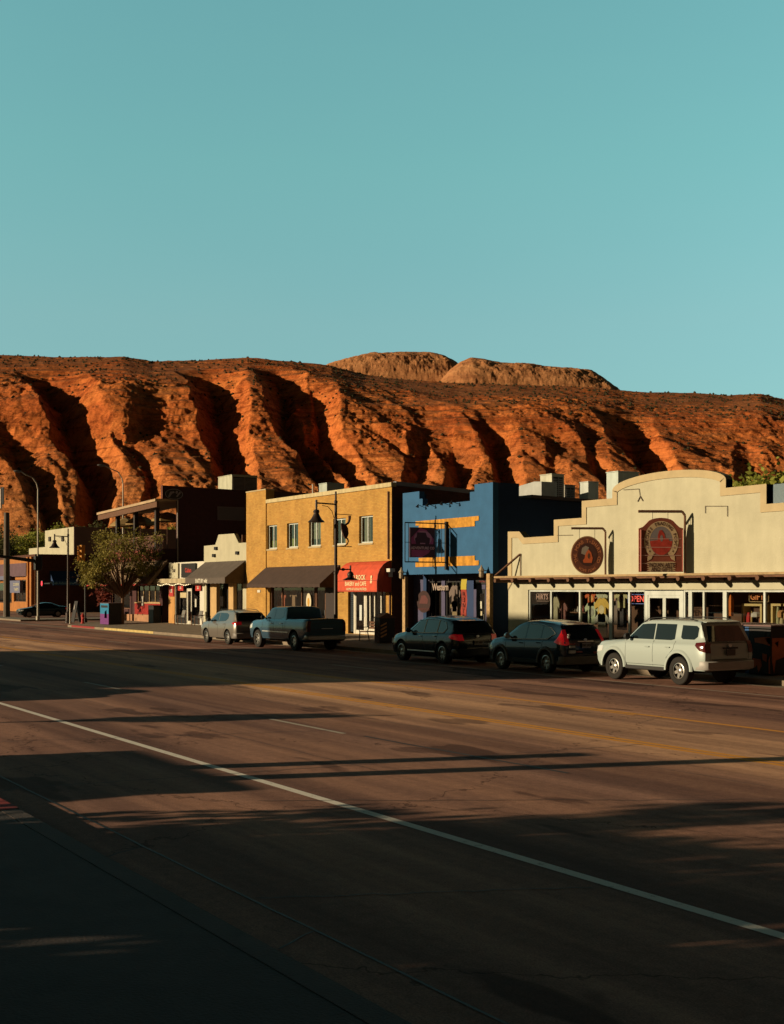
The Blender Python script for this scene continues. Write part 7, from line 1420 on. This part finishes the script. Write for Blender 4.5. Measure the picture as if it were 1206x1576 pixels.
for a in (('pale green tree between the left edge and the signal pole', 24, 78, 802, 5.5, lf4, 21), ('broad green tree behind the pale hall, right of the signal pole', 52, 84, 806, 5.2, lf4, 22), ('pale green tree just behind the distant street lamp', 92, 96, 797, 6.0, lf4, 23), ('olive tree rising left of the street tree crown', 128, 90, 792, 5.0, lf3, 24), ('green tree seen through the left of the roof terrace', 205, 95, 797, 5.5, lf4, 25), ('green tree seen through the right of the roof terrace', 246, 92, 797, 5.5, lf4, 26), ('low spring green tree behind the metal roof, left one', 1128, 74, 726, 3.6, lf4, 27, 14000, 5.5), ('low spring green tree behind the metal roof, right one', 1172, 76, 719, 4.2, lf4, 28, 16000, 6), ('dark olive tree behind the left corner building', 5, 70, 812, 5, lf3, 29), ('spring green tree at the right edge behind the metal roof', 1215, 78, 722, 3.8, lf4, 30, 12000, 5)): far_tree(*a)

# ================================================================ NEAR SIDE OF THE STREET (out of frame; shades the road)
def near_building(label, x0, x1, y1, h, m, name='shop_building', dep=14):
    T = Thing(name, label, 'building', ((x0 + x1) / 2, y1, .15), 'buildings on the near side of the street'); n = max(1, int((x1 - x0) / 3)); hol = []
    for k in range(n): a = x0 + (x1 - x0) * (k + .2) / n; b = x0 + (x1 - x0) * (k + .8) / n; hol.append((a, b, .8, min(2.7, h - .3))); 
    if h > 6:
        hol += [(a + .3, b - .3, 4.2, 5.5) for a, b, _, _ in list(hol)]
    F = Frame((0, y1, 0), (-1, 0, 0), (0, 0, 1)); w = MB(); w.wall(-x1, -x0, .14, h, y1, [(-b, -a, c, d) for a, b, c, d in hol], .2, fr=F); w.box(x0, x1, y1 - dep - .2, y1 - dep, .1, h); w.box(x0, x0 + .2, y1 - dep, y1 - .25, .1, h); w.box(x1 - .2, x1, y1 - dep, y1 - .25, .1, h); T.part('wall', w, m)
    w = MB(); w.box(x0, x1, y1 - dep, y1 - .22, h - .6, h - .5); T.part('roof', w, M_ROOF); w = MB(); w.box(x0 - .08, x1 + .08, y1 - .3, y1 + .1, h, h + .22); T.part('cornice', w, M_TAN)
    for a, b, c, d in hol: w = MB(); w.box(a, b, y1 - .2, y1 - .16, c, d); T.part('window', w, M_CGLASS)
TE = math.tan(R(SUN_EL)); cosa = SD.y; ratio = SD.x / SD.y
def hfor(y_caster, y_tip, z=0): return z + (y_tip - y_caster) / cosa * TE
near_building('two-storey tan building across the street, upstreet of the camera', -62 , -43.8, -6, hfor(-6, 33, 1.3), M_TAN)
near_building('long low cream building directly behind the camera', -10.5, 26, -9, hfor(-9, 8.5), M_CREAM)
near_building('small red brick shop across the street, furthest upstreet', -95, -73, -9, 3.6, M_OB)
near_building('narrow low brown block, unseen, added to shade the road', -23.2, -18.6, -3, hfor(-3, 6.3), M_DW, dep=6)  # unseen caster, its height chosen for the reach of the road shade
# two unseen square posts and a board, added to stripe the road with shadow
T = Thing('shadow_posts', 'two unseen square posts with a low board, added on the near side for their shadows', 'sign', (-18.3, 2.2, .15)); 
for s_, tip in ((-20.05, 13.3), (-18.75, 24)):
    x = s_ + ratio * 2.4; w = MB(); w.box(x - .19, x + .19, 2.25, 2.55, .15, hfor(2.4, tip)); T.part('post', w, M_WOOD)
w = MB(); w.box(-19.25, -18.03, 2.36, 2.44, .45, .75); T.part('board', w, M_WOODL)
for k_, (tx, ty, tr_, nl) in enumerate(((-15.6, -3.2, 1.7, 1500), (-13.9, -4.0, 1.7, 2400), (-12.0, -4.2, 1.9, 4800), (-8.8, -4.0, 2.1, 5600), (-5.4, -4.3, 2.1, 5600), (-1.8, -5.0, 2.1, 5200), (2.0, -5.4, 2.1, 4800), (-10.6, -7.2, 1.8, 5200), (-6.6, -7.4, 1.8, 5200), (-14.6, -7.4, 1.6, 3600))):
    tree('leafy_tree', ['first', 'second', 'third', 'fourth', 'fifth', 'sixth', 'seventh', 'eighth', 'ninth', 'tenth'][k_] + ' leafy tree of the clump behind the camera, out of frame', 'tree', (tx, ty, .15), 4.5, [(0, 0, 1.6, tr_, tr_, 1.3), (.3, 0, 2.5, tr_ * .85, tr_, 1.2)], nl, .11, lf2, bark, 50 + k_, trunk_r=.13, trunk_h=1.0, nclump=34, group='trees on the near side of the street')
tree('leafy_tree', 'tree on the near side beyond the shadow posts', 'tree', (-38.5, -2, .15), 6, [(0, 0, 2.6, 1.8, 1.5, 1.1)], 4200, .1, lf2, bark, 42, trunk_r=.15, trunk_h=1.6, nclump=30, group='trees on the near side of the street')
tree('leafy_tree', 'small tree between the two low near side buildings', 'tree', (-28, -1, .15), 6, [(0, 0, 2.6, .7, .7, .8)], 1200, .1, lf2, bark, 43, trunk_r=.08, trunk_h=1.8, nclump=14, group='trees on the near side of the street')
P = dict(P); P['paint'] = paint('white_paint_car', (.5, .5, .48), .1, .3)
T = make_car('saloon_car', 'white saloon car added unseen at the near kerb for its road shadow', 'car', (-34.0, 5.2, 0), P, None)  # unseen car, added for the dark band it casts across the road

# ================================================================ FAR SIDE BEYOND THE FRAME ON THE RIGHT (added unseen to darken the car reflections)
def far_building(label, x0, x1, h, m, dep=14):
    T = Thing('street_building', label, 'building', ((x0 + x1) / 2, 33, GZ), 'unseen buildings added down the far side for reflections'); n = max(1, int((x1 - x0) / 3)); hol = [(x0 + (x1 - x0) * (k + .15) / n, x0 + (x1 - x0) * (k + .85) / n, .6, 2.8) for k in range(n)]
    w = MB(); w.wall(x0, x1, 0, h, 33, hol, .2); w.box(x0, x1, 33 + dep, 33.2 + dep, 0, h); w.box(x0, x0 + .2, 33.25, 33 + dep, 0, h); w.box(x1 - .2, x1, 33.25, 33 + dep, 0, h); T.part('wall', w, m)
    w = MB(); w.box(x0, x1, 33.22, 33 + dep, h - .6, h - .5); T.part('roof', w, M_ROOF); w = MB(); w.box(x0 - .05, x1 + .05, 32.9, 33.3, h, h + .2); T.part('cornice', w, M_TAN)
    for a, b, c, d in hol: w = MB(); w.box(a, b, 33.16, 33.2, c, d); T.part('window', w, M_CGLASS)
far_building('two-storey brown brick building next to the cream shop, out of frame', -24.2, -8, 7.5, M_BB)
far_building('orange brick building on the far side, out of frame', -7.5, 8, 6, M_OB)
far_building('tall dark building at the end of the far row, out of frame', 9, 40, 9, M_DW)
